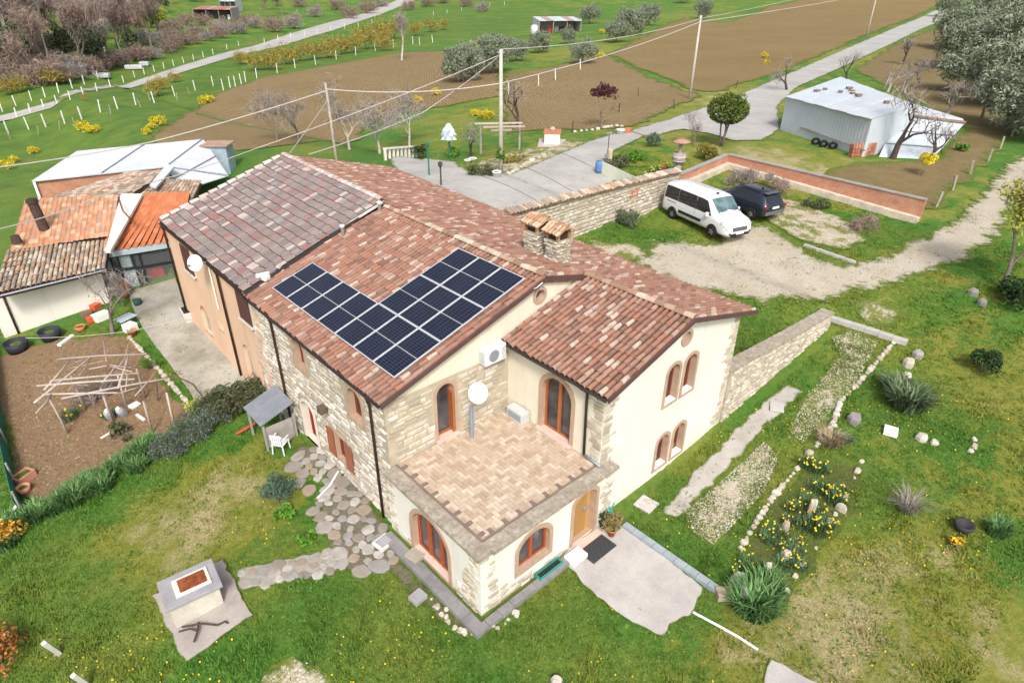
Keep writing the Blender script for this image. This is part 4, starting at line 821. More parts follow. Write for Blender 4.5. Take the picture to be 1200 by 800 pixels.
pieces('roof_tile', GP, REDT, [flat_proto(.26, .42, .02, .014)], [(k, m @ Matrix.Rotation(math.radians(4), 4, 'X')) for k, m in tile_rows(rq, .27, .38, jit=.004, lift=.015, seed=13)], 300, 'far_tiles')
slab_quad('parapet', [V3(123, 294, 2.8), V3(129, 294, 2.8), V3(167, 227, 4.0), V3(142, 227, 4.1)], .14, PLASW, GP)
pipe([V3(139, 232, 4.3), V3(144, 247, 4.0), V3(152, 256, 3.7), V3(153, 262, 3.4)], plain('rusty_pipe', (.25, .09, .06), .8, .3), .05, 'stove_pipe', GP)
# sheeted barn behind
SB_ = empty('sheeted_barn', (0, 0, 0), 'barn under a big white sheet roof with brick wall below', 'barn')
SHEET = N('white_sheeting'); _f = SHEET.noise(.7, 5, .7); _g = SHEET.noise(2.2, 5, .7, stretch=(1, 5, 1, .6)); SHEET.bump(_g, .5, .1); SHEET = SHEET.done(SHEET.mix(SHEET.ramp(_g, [(.56, 0), (.75, .6)]), SHEET.ramp(_f, [(.3, (.50, .53, .56)), (.65, (.60, .62, .64))]), (.36, .36, .36)), .6)
wl, wr, wb, wc = V3(37, 212, 3.9), V3(196, 195, 3.9), V3(238, 163, 4.5), V3(90, 177, 4.5)
slab_quad('sheet_roof', [wl, wr, wb, wc], .08, SHEET, SB_); slab_quad('sheet_roof', [wr + Vector((.05, 0, .01)), V3(210, 224, 3.0), V3(268, 206, 2.9), wb], .06, SHEET, SB_)
BR = N('old_brick'); _o = BR.obj(); bt_ = BR.n.new('ShaderNodeTexBrick'); mp = BR.n.new('ShaderNodeMapping'); mp.inputs['Rotation'].default_value = (math.radians(90), 0, 0); BR.L(_o, mp.inputs[0]); BR.L(mp.outputs[0], bt_.inputs[0]); bt_.inputs['Scale'].default_value = 4; bt_.inputs['Brick Width'].default_value = 1.0; bt_.inputs['Row Height'].default_value = .28; bt_.inputs['Mortar Size'].default_value = .03
bt_.inputs['Color1'].default_value = (.44, .16, .085, 1); bt_.inputs['Color2'].default_value = (.35, .12, .065, 1); bt_.inputs['Mortar'].default_value = (.52, .38, .28, 1)
BR.bump(BR.noise(14, 5), .5, .03); _g = BR.noise(1.1, 6, .7)
BR = BR.done(BR.mix(BR.ramp(BR.noise(.6, 5, .7, stretch=(1, 1, 3)), [(.52, 0), (.68, .65)]), BR.mix(BR.ramp(_g, [(.45, 0), (.7, .7)]), bt_.outputs[0], (.52, .30, .20)), (.22, .13, .10)), .95)
def brick_panel(name, a, b_, z0, za_, zb, parent, mat=None, th=.25):
    a, b_ = Vector(a), Vector(b_); d = b_ - a; d.z = 0; L = d.length; ang = math.atan2(d.y, d.x); m = MB()
    m.add([(0, 0, z0), (L, 0, z0), (L, 0, zb), (0, 0, za_), (0, th, z0), (L, th, z0), (L, th, zb), (0, th, za_)], [(0, 1, 2, 3), (5, 4, 7, 6), (0, 3, 7, 4), (1, 5, 6, 2), (3, 2, 6, 7), (0, 4, 5, 1)])
    return m.build(name, mat or BR, parent, M=Matrix.Translation((a.x, a.y, 0)) @ Matrix.Rotation(ang, 4, 'Z'))
brick_panel('brick_wall', wl + Vector((.2, .15, 0)), wr + Vector((0, .1, 0)), -1.5, 3.8, 3.8, SB_); brick_panel('side_wall', wr + Vector((0, .2, 0)), wb + Vector((-.2, 0, 0)), 0, 3.75, 4.3, SB_, SHEET)
for a_, b_ in ((wr, wb), (wr.lerp(V3(210, 224, 3.0), .55), wb.lerp(V3(268, 206, 2.9), .5)), (wr.lerp(V3(210, 224, 3.0), .05), V3(268, 206, 2.95)), (wl.lerp(wr, .5), wc.lerp(wb, .52))):
    b = MB(); b.bar(a_ + Vector((0, 0, .05)), b_ + Vector((0, 0, .05)), .06); b.build('sheet_seam', plain('seam_grey', (.22, .25, .29), .6), SB_)
pipe([wl + Vector((.1, 0, -.1)), wl + Vector((.1, 0, -4.6))], WHITEP, .07, 'post', SB_)
for q in ((205, 205, 216, 228), (232, 200, 250, 226), (223, 170, 240, 200)): pass
lt = [V3(150, 241, 3.2), V3(226, 236, 3.2), V3(236, 213, 3.75), V3(186, 210, 3.75)]
slab_quad('lean_to_deck', [p - Vector((0, 0, .1)) for p in lt], .08, DECK, SB_); pieces('roof_tile', SB_, COPM, [tile_proto(.1, .085, .42)], tile_rows(lt, .23, .36, jit=.02, lift=.01, seed=14), 300)
b = MB(); b.prism([V3(176, 219, 3.8), V3(183, 222, 3.8), V3(205, 197, 4.05), V3(196, 194, 4.05)], (0, 0, 1), .12); b.build('white_gutter', SHEET, SB_)
lt2 = [V3(60, 232, 3.3), V3(150, 232, 3.3), V3(196, 200, 3.85), V3(150, 203, 3.85)]
slab_quad('lean_to_deck', [p - Vector((0, 0, .1)) for p in lt2], .08, DECK, SB_); pieces('far_roof_tile', SB_, COPM, [tile_proto(.1, .085, .42)], tile_rows(lt2, .25, .4, jit=.03, lift=.01, seed=15), 0, 'far_tiles')
bs = empty('tin_shed', G(268, 205), 'small blue grey tin shed beside the white sheeted barn', 'shed'); b = MB(); b.box((0, 1, .9), (1.6, 1.4, 2.2), rz=-.7); b.build('wall', plain('blue_tin', (.30, .38, .44), .6, .25, 2), bs); b = MB(); b.box((0, 1, 2.1), (2., 1.8, .08), rz=-.7); b.build('roof', plain('rust_tin', (.36, .24, .18), .8, .3, 2), bs)
# ---------------------------------------------------------------- field walls
BW = empty('boundary_wall', (0, 0, 0), 'long rubble stone wall capped with clay tiles beside the driveway', 'wall')
wa, wb2 = Vector((12.0, 8.05, 0)), Vector((26.3, 8.45, 0)); d = wb2 - wa; pb = Plane(wa, d); L = d.length; zt0, zt1 = 5.55, 4.95
bw = link('wall_core', MB().prism([pb.at(0, 2.0), pb.at(L, 2.2), pb.at(L, zt1), pb.at(0, zt0)], -pb.n, .45).mesh('wall_core'), BW, MORTAR)
pieces('stone', bw, STONEW, SBm, masonry(pb, [(0, 2.4), (L, 2.5), (L, zt1), (0, zt0)], [], .13, .26, .22, .6, .05, .02, .45, 22), 300, 'far_stones')
q = [pb.at(0, zt0 - .0, .16), pb.at(L, zt1 - .0, .16), pb.at(L, zt1 + .16, -.3), pb.at(0, zt0 + .16, -.3)]
pieces('cap_tile', BW, COPM, [tile_proto(.1, .085, .52)], tile_rows(q, .235, .5, jit=.03, lift=.02, seed=16), 200); slab_quad('cap_bed', q, .06, plain('cap_bed', (.30, .18, .11), .95, .3), BW)
for x0 in (9.6, 10.1):
    b = MB(); b.box((0, 0, 0), (.12, .5, .08)); b.build('niche_brick', plain('niche_brick', (.45, .17, .10), .9, .2), BW, M=pb.mat(x0, 4.55, .03))
b = MB(); b.box((0, 0, 0), (.42, .4, .05)); b.build('niche_brick', plain('niche_brick', (.45, .17, .10)), BW, M=pb.mat(9.85, 4.5, .015))
BK = empty('brick_garden_wall', (0, 0, 0), 'low orange brick wall with pale stone footing behind the parked vehicles', 'wall')
c0, c1, c2 = V3(797, 209, 4.1), V3(853, 187, 4.2), V3(1083, 240, 4.1)
for p, q_, zp, zq in ((c0, c1, 4.3, 4.5), (c1, c2, 4.5, 4.35)):
    brick_panel('brickwork', p, q_, 2.6, zp, zq, BK); dd = (q_ - p).normalized(); nn = Vector((dd.y, -dd.x, 0))
    b = MB(); b.bar((p.x - nn.x * .12, p.y - nn.y * .12, zp + .035), (q_.x - nn.x * .12, q_.y - nn.y * .12, zq + .035), .34, .07); b.build('coping', plain('grey_coping', (.30, .28, .27), .9, .3, 3), BK)
    b = MB(); b.bar((p.x + nn.x * .18, p.y + nn.y * .18, float(T(p.x, p.y)) + .02), (q_.x + nn.x * .18, q_.y + nn.y * .18, float(T(q_.x + nn.x, q_.y + nn.y)) + .02), .36, .75); b.build('footing', plain('pale_footing', (.55, .48, .38), .95, .35, 2, bump=.8), BK)
# retaining wall east of the house
RW = empty('retaining_wall', (0, 0, 0), 'pale stone retaining wall running out from the house corner', 'wall')
ra, rb = Vector((11.9, -4.2, 0)), Vector((20.2, -4.35, 0)); pr_ = Plane(ra, rb - ra); L = (rb - ra).length
ro = [(0, .1), (L, 1.3), (L, 2.35), (L * .5, 2.5), (0, 2.75)]
rc = link('wall_core', MB().prism([pr_.at(*p) for p in ro], -pr_.n, .5).mesh('wall_core'), RW, MORTAR)
pieces('stone', rc, STONEW, SBm, masonry(pr_, ro, [], .10, .2, .16, .45, .05, .018, .4, 23), 240, 'far_stones')
r = random.Random(9)
for i in range(22):
    x = L * (i + .5) / 22; z = np.interp(x, [0, L * .5, L], [2.75, 2.5, 2.35]); b = MB(); b.box((0, 0, 0), (L / 22 - .02, .56, .1)); link('coping_slab', b.mesh('coping_slab'), RW, COPE, Matrix.Translation(pr_.at(x, z + .03 + r.uniform(-.01, .01), -.24)) @ Matrix.Rotation(r.uniform(-.05, .05), 4, 'Z'))
# low pale wall by the driveway
b = MB(); p, q_ = G(706, 205), G(748, 225); b.prism([p, q_, q_ + Vector((0, 0, .85)), p + Vector((0, 0, .9))], Vector((.3, .9, 0)), .22)
tag(b.build('garden_wall', plain('pale_green_render', (.66, .68, .55), .9, .08)), 'low pale cream rendered wall end beside the driveway', 'wall')
# ---------------------------------------------------------------- the tin shed in the orchard
TS = empty('metal_shed', (0, 0, 0), 'patched pale blue corrugated metal shed beside the road', 'shed')
CORR = N('pale_corrugated'); _o = CORR.pos(); _f = CORR.noise(.5, 6, .7); q = CORR.n.new('ShaderNodeTexWave'); q.inputs['Scale'].default_value = 1.5; mp = CORR.n.new('ShaderNodeMapping'); CORR.L(_o, mp.inputs[0]); mp.inputs['Rotation'].default_value = (0, 0, 1.12); CORR.L(mp.outputs[0], q.inputs[0]); CORR.bump(q.outputs['Fac'], .25, .04)
CORR = CORR.done(CORR.mix(CORR.ramp(CORR.noise(2.5, 5, .7), [(.62, 0), (.76, .6)]), CORR.ramp(_f, [(.3, (.43, .48, .53)), (.7, (.51, .555, .59))]), (.26, .20, .17)), .6)
WSH = plain('white_tin', (.46, .49, .52), .6, .12, .8); F_, L_ = G(1010, 184), G(914, 152); up = Vector((0, 0, 1))
rf = [L_ + up * 2.75, F_ + up * 2.75, V3(1076, 124, 6.9), V3(985, 90, 6.9)]
def quad_wall(name, a, b_, c, d_, mat, parent, th=.06):
    m = MB(); n_ = (Vector(b_) - Vector(a)).cross(Vector(d_) - Vector(a)); m.prism([a, b_, c, d_], -n_, th); return m.build(name, mat, parent)
quad_wall('wall', L_ - up, F_ - up, F_ + up * 2.7, L_ + up * 2.7, CORR, TS)
Rb = Vector(rf[2]); Rb.z = F_.z; quad_wall('wall', F_ - up, Rb - up, Rb + up * 3.2, F_ + up * 2.7, CORR, TS)
mid = lambda a, b_, t: Vector(a).lerp(Vector(b_), t)
h1, h2 = mid(rf[0], rf[1], .56), mid(rf[3], rf[2], .5)
k = 8
for i in range(k):
    a, b_ = mid(rf[0], rf[1], i / k), mid(rf[0], rf[1], (i + 1) / k); c, d_ = mid(rf[3], rf[2], (i + 1) / k), mid(rf[3], rf[2], i / k); z = up * (.03 * (i % 2)); g = (a - d_).normalized() * .3
    slab_quad('roof_sheet', [a + g + z, b_ + g + z, c + z, d_ + z], .04, CORR if i < 4 else WSH, TS)
r = random.Random(4)
for i in range(8): p = mid(mid(rf[0], rf[1], r.random()), mid(rf[3], rf[2], r.random()), r.uniform(.2, .8)); b = MB(); b.box(p + up * .12, (.5, .35, .14), rz=r.random() * 3); b.build('roof_weight', plain('rusty_weight', (.20, .13, .10)), TS)
quad_wall('lean_to_sheet', G(1030, 184), G(1092, 187), V3(1131, 144, 5.75), V3(1052, 134, 6.1), CORR, TS, .05)
slab_quad('lean_to_roof', [V3(1052, 134, 6.12), V3(1131, 144, 5.77), V3(1128, 139, 6.0), V3(1076, 123, 6.4)], .05, WSH, TS)
for t_ in (.36, .68): b = MB(); b.bar(mid(V3(1052, 134, 6.1), G(1030, 184), t_) - Vector((.06, .06, 0)), mid(V3(1131, 144, 5.75), G(1092, 187), t_) - Vector((.06, .06, 0)), .07); b.build('sheet_seam', plain('seam_grey', (.22, .25, .29), .6), TS)
b = MB(); b.bar(V3(1051, 133, 6.2), V3(1132, 143, 5.85), .12); b.build('rusty_rail', plain('rusty_rail', (.30, .16, .10), .9, .3), TS)
b = MB(); b.bar(mid(L_, F_, .25) + up * .75 + Vector((-.1, -.1, 0)), mid(L_, F_, 1.0) + up * .55 + Vector((-.3, -.2, 0)), .1); b.build('wall_rail', plain('grey_timber', (.33, .30, .28), .9, .3), TS)
TYRE = plain('tyre_rubber', (.018, .018, .02), .8, .2)
def torus(R, r, n=18, m=8):
    b = MB()
    for i in range(n):
        for j in range(m):
            a, c = 2 * math.pi * i / n, 2 * math.pi * j / m; b.v.append(((R + r * math.cos(c)) * math.cos(a), (R + r * math.cos(c)) * math.sin(a), r * math.sin(c)))
            b.f.append((i * m + j, ((i + 1) % n) * m + j, ((i + 1) % n) * m + (j + 1) % m, i * m + (j + 1) % m))
    return b
for k, (x, y, tx) in enumerate(((955, 170, 'old black tyre leaning on the pale metal shed, first of three'), (964, 173, 'old black tyre leaning on the pale metal shed, middle of three'), (975, 175, 'old black tyre nearest the stacked tiles by the metal shed'))):
    o = torus(.24, .11).build('tyre', TYRE, None, True); p = G(x, y); o.matrix_basis = Matrix.Translation(p + up * .28) @ Matrix.Rotation(.5, 4, 'Z') @ Matrix.Rotation(1.15, 4, 'Y'); tag(o, tx, 'tyre', 'old tyres by the metal shed')
ST = empty('tile_stack', G(995, 180), 'stack of old red clay tiles against the metal shed corner', 'tile stack')
for i in range(9):
    for j in range(3): b = MB(); b.box((-.9 + i * .22, -.5 - i * .10 + j * .02, .17 + j * .3), (.19, .4, .28), rz=-.5); b.build('tile', pieces_mat('stack_tile', [(.36, .15, .10), (.30, .12, .08), (.42, .2, .13)]), ST)
p = G(1020, 180); o = torus(.42, .1, 18, 6).build('cable_reel', plain('red_reel', (.50, .05, .03), .6, .2), None, True, Matrix.Translation(p + up * .5) @ Matrix.Rotation(.9, 4, 'Z') @ Matrix.Rotation(1.3, 4, 'Y')); tag(o, 'bright red round reel leaning beside the metal shed', 'reel')
# ---------------------------------------------------------------- vehicles
def car_skin(st, n=7):
    """body surface through stations (x, z_bottom, z_belt, z_top, w, w_top); returns S(x, s): s 0..1 from sill over the roof to the other sill"""
    xs = [s[0] for s in st]
    def ring(x):
        zb, zbelt, zt, w, wt = (float(np.interp(x, xs, [s[k] for s in st])) for k in range(1, 6)); h = zt - zbelt
        half = [(0, zb), (w * .86, zb), (w * .98, zb + .10), (w, zb + .3 * (zbelt - zb)), (w * .995, zbelt - .12), (w * .97, zbelt), (wt + (w * .97 - wt) * .45, zbelt + h * .55), (wt, zt - min(.12, h * .3)), (wt - .06, zt - min(.05, h * .12)), (wt - .16, zt - .005), (0, zt + .02)]
        return half
    return ring
def build_body(b, ring, xs, caps=True):
    R = []
    for x in xs:
        h = ring(x); full = [(x, y, z) for y, z in h] + [(x, -y, z) for y, z in h[-2:0:-1]]; R.append(full)
    k = len(R[0]); o = len(b.v)
    for r_ in R: b.v += r_
    for i in range(len(R) - 1):
        for j in range(k): b.f.append((o + i * k + j, o + i * k + (j + 1) % k, o + (i + 1) * k + (j + 1) % k, o + (i + 1) * k + j))
    b.f.append(tuple(o + j for j in range(k))[::-1]); b.f.append(tuple(o + (len(R) - 1) * k + j for j in range(k))); return b
def side_patch(ring, x0, x1, i0, i1, s, f0=0., f1=1., out=.006, n=8, x1top=None, x0top=None):
    """a patch lying on the body side between ring points i0 and i1"""
    b = MB(); V = []
    for a in range(n + 1):
        for t in (0, .5, 1):
            xa = x0 + (x0top - x0) * t if x0top is not None else x0; xb = x1 + (x1top - x1) * t if x1top is not None else x1
            x = xa + (xb - xa) * a / n; h = ring(x); q = i0 + f0 + (i1 - i0 - f0 - (1 - f1)) * t; k = int(min(q, len(h) - 2)); u = q - k
            y = h[k][0] + (h[k + 1][0] - h[k][0]) * u; z = h[k][1] + (h[k + 1][1] - h[k][1]) * u; V.append((x, s * (y + out), z + out * .3))
    b.add(V, [(a * 3 + t, (a + 1) * 3 + t, (a + 1) * 3 + t + 1, a * 3 + t + 1) for a in range(n) for t in (0, 1)]); return b
def top_patch(ring, x0, x1, fy0, fy1, out=.012, n=6, frac=1.):
    b = MB(); V = []
    for a in range(n + 1):
        x = x0 + (x1 - x0) * a / n; h = ring(x); w = h[8][0] * (fy0 + (fy1 - fy0) * a / n); z = h[9][1]
        for t in (-1, -.5, 0, .5, 1): V.append((x, w * t, z + out + .02 * (1 - t * t)))
    b.add(V, [(a * 5 + t, (a + 1) * 5 + t, (a + 1) * 5 + t + 1, a * 5 + t + 1) for a in range(n) for t in range(4)]); return b
CARGL = N('car_glass'); CARGL = CARGL.done((.018, .02, .024), .05, 0, .6)
SCREEN = N('windscreen'); _f = SCREEN.noise(2., 2); SCREEN = SCREEN.done(SCREEN.ramp(_f, [(.35, (.05, .09, .10)), (.65, (.13, .21, .22))]), .05, 0, .7)
BLACKP = plain('black_plastic', (.022, .022, .024), .6, .1); CHROME = plain('chrome', (.55, .57, .60), .25, .05, 3, .8); ALLOY = plain('alloy', (.40, .41, .43), .35, .1, 3, .6); LAMP = plain('lamp_glass', (.62, .66, .70), .12, .1, 8, 0, 0, .7)
def wheel(root, x, y, r, s, dark=False):
    w_ = torus(r - .10, .10, 20, 8).build('wheel', TYRE, root, True); w_.matrix_basis = Matrix.Translation((x, y, r)) @ Matrix.Rotation(math.pi / 2, 4, 'X')
    b = MB(); b.lathe((0, 0, -.06), [(r - .10, 0), (r - .10, .12), (r - .13, .12), (r - .15, .085), (.07, .10), (.05, .12)], 20); k = 5
    for i in range(k): a = 2 * math.pi * i / k; b.box((math.cos(a) * r * .35, math.sin(a) * r * .35, .045), (r * .55, .07, .04), rz=a)
    rm = b.build('rim', ALLOY, w_); rm.matrix_basis = Matrix.Rotation(0 if s < 0 else math.pi, 4, 'X') if False else Matrix.Scale(-1, 4, (0, 0, 1)) if s > 0 else Matrix.Identity(4)
    return w_
def arch_patch(b, x, r, y, s):
    n_ = 12; V = [(x + r * math.cos(math.pi * i / n_), y, .33 + r * math.sin(math.pi * i / n_)) for i in range(n_ + 1)] + [(x + r, y, .26), (x - r, y, .26)]
    b.add(V, [tuple(range(len(V)))])
def van():
    st = [(0, .42, 1.02, 1.86, .92, .80), (.05, .33, 1.05, 1.93, .965, .835), (.5, .30, 1.08, 1.98, .985, .85), (3.1, .30, 1.08, 1.99, .985, .85), (3.62, .30, 1.08, 1.93, .985, .83), (4.42, .30, 1.04, 1.24, .985, .80), (4.95, .30, .96, 1.09, .965, .78), (5.18, .30, .84, .96, .91, .74), (5.28, .30, .62, .74, .82, .66), (5.32, .34, .52, .60, .78, .6)]
    ring = car_skin(st); root = empty('parked_van', (0, 0, 0), 'white passenger van with dark side windows parked by the stone wall', 'van')
    paint = N('white_car_paint'); paint.b.inputs['Coat Weight'].default_value = .6; paint = paint.done((.66, .66, .67), .35, 0, .4)
    build_body(MB(), ring, [0, .05, .25, .5, 1.2, 2, 3.1, 3.35, 3.62, 3.9, 4.2, 4.48, 4.7, 4.95, 5.06, 5.16, 5.23, 5.28, 5.32]).build('body', paint, root, True)
    for s in (-1, 1):
        for x0, x1, t0, t1 in ((.14, 1.3, .18, 1.3), (1.315, 2.77, 1.315, 2.77)): side_patch(ring, x0, x1, 5, 7, s, .14, .86, .008, 8, t1, t0).build('side_window', CARGL, root)
        side_patch(ring, 2.79, 4.05, 5, 7, s, .14, .86, .008, 8, 3.55, 2.79).build('side_window', CARGL, root)
        side_patch(ring, 1.5, 3.35, 3, 4, s, .05, .45, .02, 6).build('side_moulding', BLACKP, root)
        side_patch(ring, .35, 1.2, 4, 5, s, .2, .45, .008, 4).build('door_rail', BLACKP, root)
        side_patch(ring, 2.77, 2.785, 2, 6, s, .0, 1., .006, 2).build('door_seam', BLACKP, root)
        b = MB(); arch_patch(b, 4.28, .42, s * .992, s); arch_patch(b, .98, .42, s * .992, s); b.build('wheel_arch', BLACKP, root)
        for x in (.98, 4.28): wheel(root, x, s * .93, .34, s)
        b = MB(); b.box((3.86, s * 1.10, 1.17), (.16, .2, .24)); b.build('mirror', paint, root, bevel=.04)
        side_patch(ring, 4.80, 5.22, 4, 6, s, .35, .75, .014, 6, 5.20, 4.95).build('headlight', LAMP, root); side_patch(ring, 4.76, 5.24, 4, 6, s, .2, .9, .008, 6, 5.21, 4.90).build('headlight_trim', BLACKP, root)
        b = MB(); b.box((5.28, s * .62, .47), (.06, .26, .1), rz=-s * .35); b.build('fog_lamp', BLACKP, root)
    top_patch(ring, 3.66, 4.42, .93, .98, .012).build('windscreen', SCREEN, root)
    b = MB(); b.box((5.31, 0, .66), (.07, .98, .22)); g = b.build('grille', BLACKP, root, bevel=.04); b = MB(); [b.box((5.345, 0, .59 + i * .05), (.02, .9, .018)) for i in range(4)]; b.build('grille_bar', CHROME, g)
    b = MB(); b.box((5.30, 0, .38), (.1, 1.3, .14)); b.build('lower_grille', BLACKP, root)
    b = MB(); b.box((5.352, 0, .45), (.02, .52, .11)); b.build('number_plate', WHITEP, root)
    b = MB(); b.box((3.3, 0, 2.03), (.1, .1, .07)); b.build('aerial', BLACKP, root)
    b = MB(); b.tube([(4.5, -.6, 1.23), (4.2, .1, 1.46)], .012, 4); b.tube([(4.5, .1, 1.24), (4.2, .75, 1.46)], .012, 4); b.build('wiper', BLACKP, root)
    return root
def suv():
    st = [(0, .50, .78, .92, .78, .62), (.1, .36, .86, 1.06, .87, .70), (.42, .28, .93, 1.44, .905, .62), (.75, .27, .93, 1.56, .91, .61), (1.9, .27, .92, 1.59, .91, .60), (2.35, .27, .92, 1.53, .91, .60), (3.15, .27, .90, 1.02, .905, .70), (3.75, .28, .84, .95, .88, .68), (4.1, .30, .72, .82, .80, .6), (4.22, .34, .6, .68, .7, .5)]
    ring = car_skin(st); root = empty('parked_suv', (0, 0, 0), 'dark navy hatchback SUV parked beside the white van', 'car')
    paint = N('dark_navy_paint'); paint.b.inputs['Coat Weight'].default_value = .5; paint = paint.done((.022, .026, .042), .28, .3, .5)
    build_body(MB(), ring, [0, .05, .1, .25, .42, .6, .75, 1.3, 1.9, 2.15, 2.35, 2.7, 3.15, 3.5, 3.75, 3.95, 4.1, 4.22]).build('body', paint, root, True)
    for s in (-1, 1):
        side_patch(ring, .62, 1.55, 5, 7, s, .15, .75, .008, 6, 1.5, .95).build('side_window', CARGL, root); side_patch(ring, 1.6, 2.75, 5, 7, s, .15, .75, .008, 6, 2.25, 1.6).build('side_window', CARGL, root)
        side_patch(ring, .9, 3.3, 1, 3, s, .3, .8, .008, 6).build('sill_trim', BLACKP, root)
        b = MB(); arch_patch(b, .85, .43, s * .915, s); arch_patch(b, 3.4, .43, s * .912, s); b.build('wheel_arch', BLACKP, root)
        for x in (.85, 3.4): wheel(root, x, s * .86, .34, s)
        b = MB(); b.box((2.6, s * 1.0, 1.02), (.16, .2, .15)); b.build('mirror', paint, root, bevel=.03)
        b = MB(); b.bar((.75, s * .58, 1.60), (2.2, s * .56, 1.62), .04); b.build('roof_rail', BLACKP, root)
        b = MB(); b.box((.06, s * .70, .86), (.14, .32, .12), rz=s * .3); b.build('tail_light', plain('tail_red', (.25, .02, .02), .2, .1), root, bevel=.02)
    b = MB(); b.add([(.13, -.64, 1.06), (.13, .64, 1.06), (.40, .54, 1.42), (.40, -.54, 1.42)], [(0, 1, 2, 3)]); b.v = [(x - .012, y, z + .012) for x, y, z in b.v]; b.build('rear_window', CARGL, root)
    b = MB(); b.box((.42, 0, 1.53), (.34, 1.15, .05)); b.build('roof_spoiler', paint, root, bevel=.02)
    b = MB(); b.box((.03, 0, .50), (.12, 1.5, .2)); b.build('rear_bumper', plain('silver_trim', (.16, .17, .19), .4, .1, 3, .4), root, bevel=.03)
    b = MB(); b.box((-.015, 0, .80), (.03, .52, .11)); b.build('number_plate', WHITEP, root)
    top_patch(ring, 2.4, 3.1, .9, .95, .012).build('windscreen', CARGL, root)
    b = MB(); b.box((1.1, 0, 1.63), (.1, .06, .08)); b.build('aerial', BLACKP, root)
    return root
def settle(o, p, ang, tilt=0.): o.location = p; o.rotation_euler = (0, 0, ang)
fr_, rr_ = V3(835.3, 274.5, 3.2), V3(786.7, 252.2, 3.2); hd = fr_ - rr_; hd.z = 0; hd.normalize(); nr = Vector((hd.y, -hd.x, 0)); VA = math.atan2(hd.y, hd.x)
if nr.dot(Vector((CAM[0], CAM[1], 0)) - fr_) < 0: nr = -nr
org = (fr_ + rr_) / 2 - nr * .93 - hd * 2.63; org.z = float(T(*(org + hd * 2.6)[:2])) + .03; vn = van(); settle(vn, org, VA)
sv = suv(); w_ = V3(879, 255, 3.25); h2 = Matrix.Rotation(.06, 3, 'Z') @ -hd; n2 = -nr; org = w_ - h2 * .85 + n2 * .86; org.z = float(T(*(org + h2 * 2)[:2])) + .03; settle(sv, org, math.atan2(h2.y, h2.x))
# ---------------------------------------------------------------- plants
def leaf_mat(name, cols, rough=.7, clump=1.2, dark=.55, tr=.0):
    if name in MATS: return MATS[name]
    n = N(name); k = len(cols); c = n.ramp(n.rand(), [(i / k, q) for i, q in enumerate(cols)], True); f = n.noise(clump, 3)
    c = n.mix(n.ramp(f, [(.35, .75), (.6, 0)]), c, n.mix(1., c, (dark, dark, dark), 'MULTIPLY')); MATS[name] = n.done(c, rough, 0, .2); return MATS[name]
def leaves(P, size, up=.3, asp=.5, rng=RNG, aim=None):
    """a rhombic leaf at every point"""
    n = len(P); nr_ = rng.normal(size=(n, 3)); nr_[:, 2] += up; nr_ /= np.linalg.norm(nr_, axis=1)[:, None]; t = rng.normal(size=(n, 3)) if aim is None else aim + rng.normal(size=(n, 3)) * .35
    a = np.cross(nr_, t); a /= np.linalg.norm(a, axis=1)[:, None] + 1e-9; b = np.cross(nr_, a); s = size * rng.uniform(.6, 1.35, (n, 1))
    V = np.stack([P - b * s * .5, P + a * s * asp * .5, P + b * s * .5, P - a * s * asp * .5], 1); return V.reshape(-1, 3), np.arange(4 * n).reshape(n, 4)
def clump_pts(rad, k, cr, n, rng, shell=.55, flat=0.):
    """points of a crown: lumpy clumps spread through an ellipsoid"""
    rad = np.array(rad, float); d = rng.normal(size=(k, 3)); d /= np.linalg.norm(d, axis=1)[:, None]; d[:, 2] = np.where(d[:, 2] < -flat, -d[:, 2] * .4, d[:, 2]); c = d * rad * rng.uniform(shell, 1., (k, 1)) * .85
    w_ = rng.integers(0, k, n); e = rng.normal(size=(n, 3)); e /= np.linalg.norm(e, axis=1)[:, None]; r_ = cr * rng.uniform(.6, 1.3, k)[w_][:, None] * rng.uniform(.55, 1., (n, 1)) ** .5
    return c[w_] + e * r_
def leaf_mesh(name, P, size, **kw):
    V, F = leaves(P, size, **kw); return mesh_np(name, V, F, 4)
def branching(b, p, d, L, r, lv, rg, spread=.6, up=.15, kids=(2, 3), taper=.62, n=5, bend=.18, tips=None):
    pts = [p]; q = p.copy(); dd = d.copy(); k = 3
    for i in range(k): dd = (dd + Vector((rg.uniform(-bend, bend), rg.uniform(-bend, bend), rg.uniform(-bend, bend) + up * .3))).normalized(); q = q + dd * L / k; pts.append(q.copy())
    b.tube(pts, [r, r * .88, r * .78, r * taper], n if lv > 1 else 3, False)
    if lv <= 0:
        if tips is not None: tips += [tuple(pts[-1]), tuple(pts[-2])]
        return
    for i in range(rg.randint(*kids)):
        f = rg.uniform(.45, 1.) if i else 1.; o = pts[-1] if f > .9 else pts[2]
        v = (dd + Vector((rg.uniform(-1, 1), rg.uniform(-1, 1), rg.uniform(-.4, .8))) * spread + Vector((0, 0, up))).normalized(); branching(b, o, v, L * rg.uniform(.6, .88), r * taper * rg.uniform(.75, 1), lv - 1, rg, spread, up, kids, taper, n, bend, tips)
def copy_thing(root, loc, rz=0., s=1., label=None, group=None, sz=None):
    c = root.copy(); COL.objects.link(c); c.location = loc; c.rotation_euler = (0, 0, rz); c.scale = (s, s, s if sz is None else sz)
    if label: c['label'] = label
    if group: c['group'] = group
    for ch in list(root.children): k = ch.copy(); COL.objects.link(k); k.parent = c
    return c
BARK = plain('grey_bark', (.20, .165, .14), .95, .3, 6, bump=.4); BARKD = plain('dark_bark', (.075, .055, .045), .95, .35, 6, bump=.4); BARKP = plain('pale_bark', (.52, .46, .40), .9, .25, 3); TWIG = plain('mauve_twigs', (.25, .19, .175), .95, .3, 2)
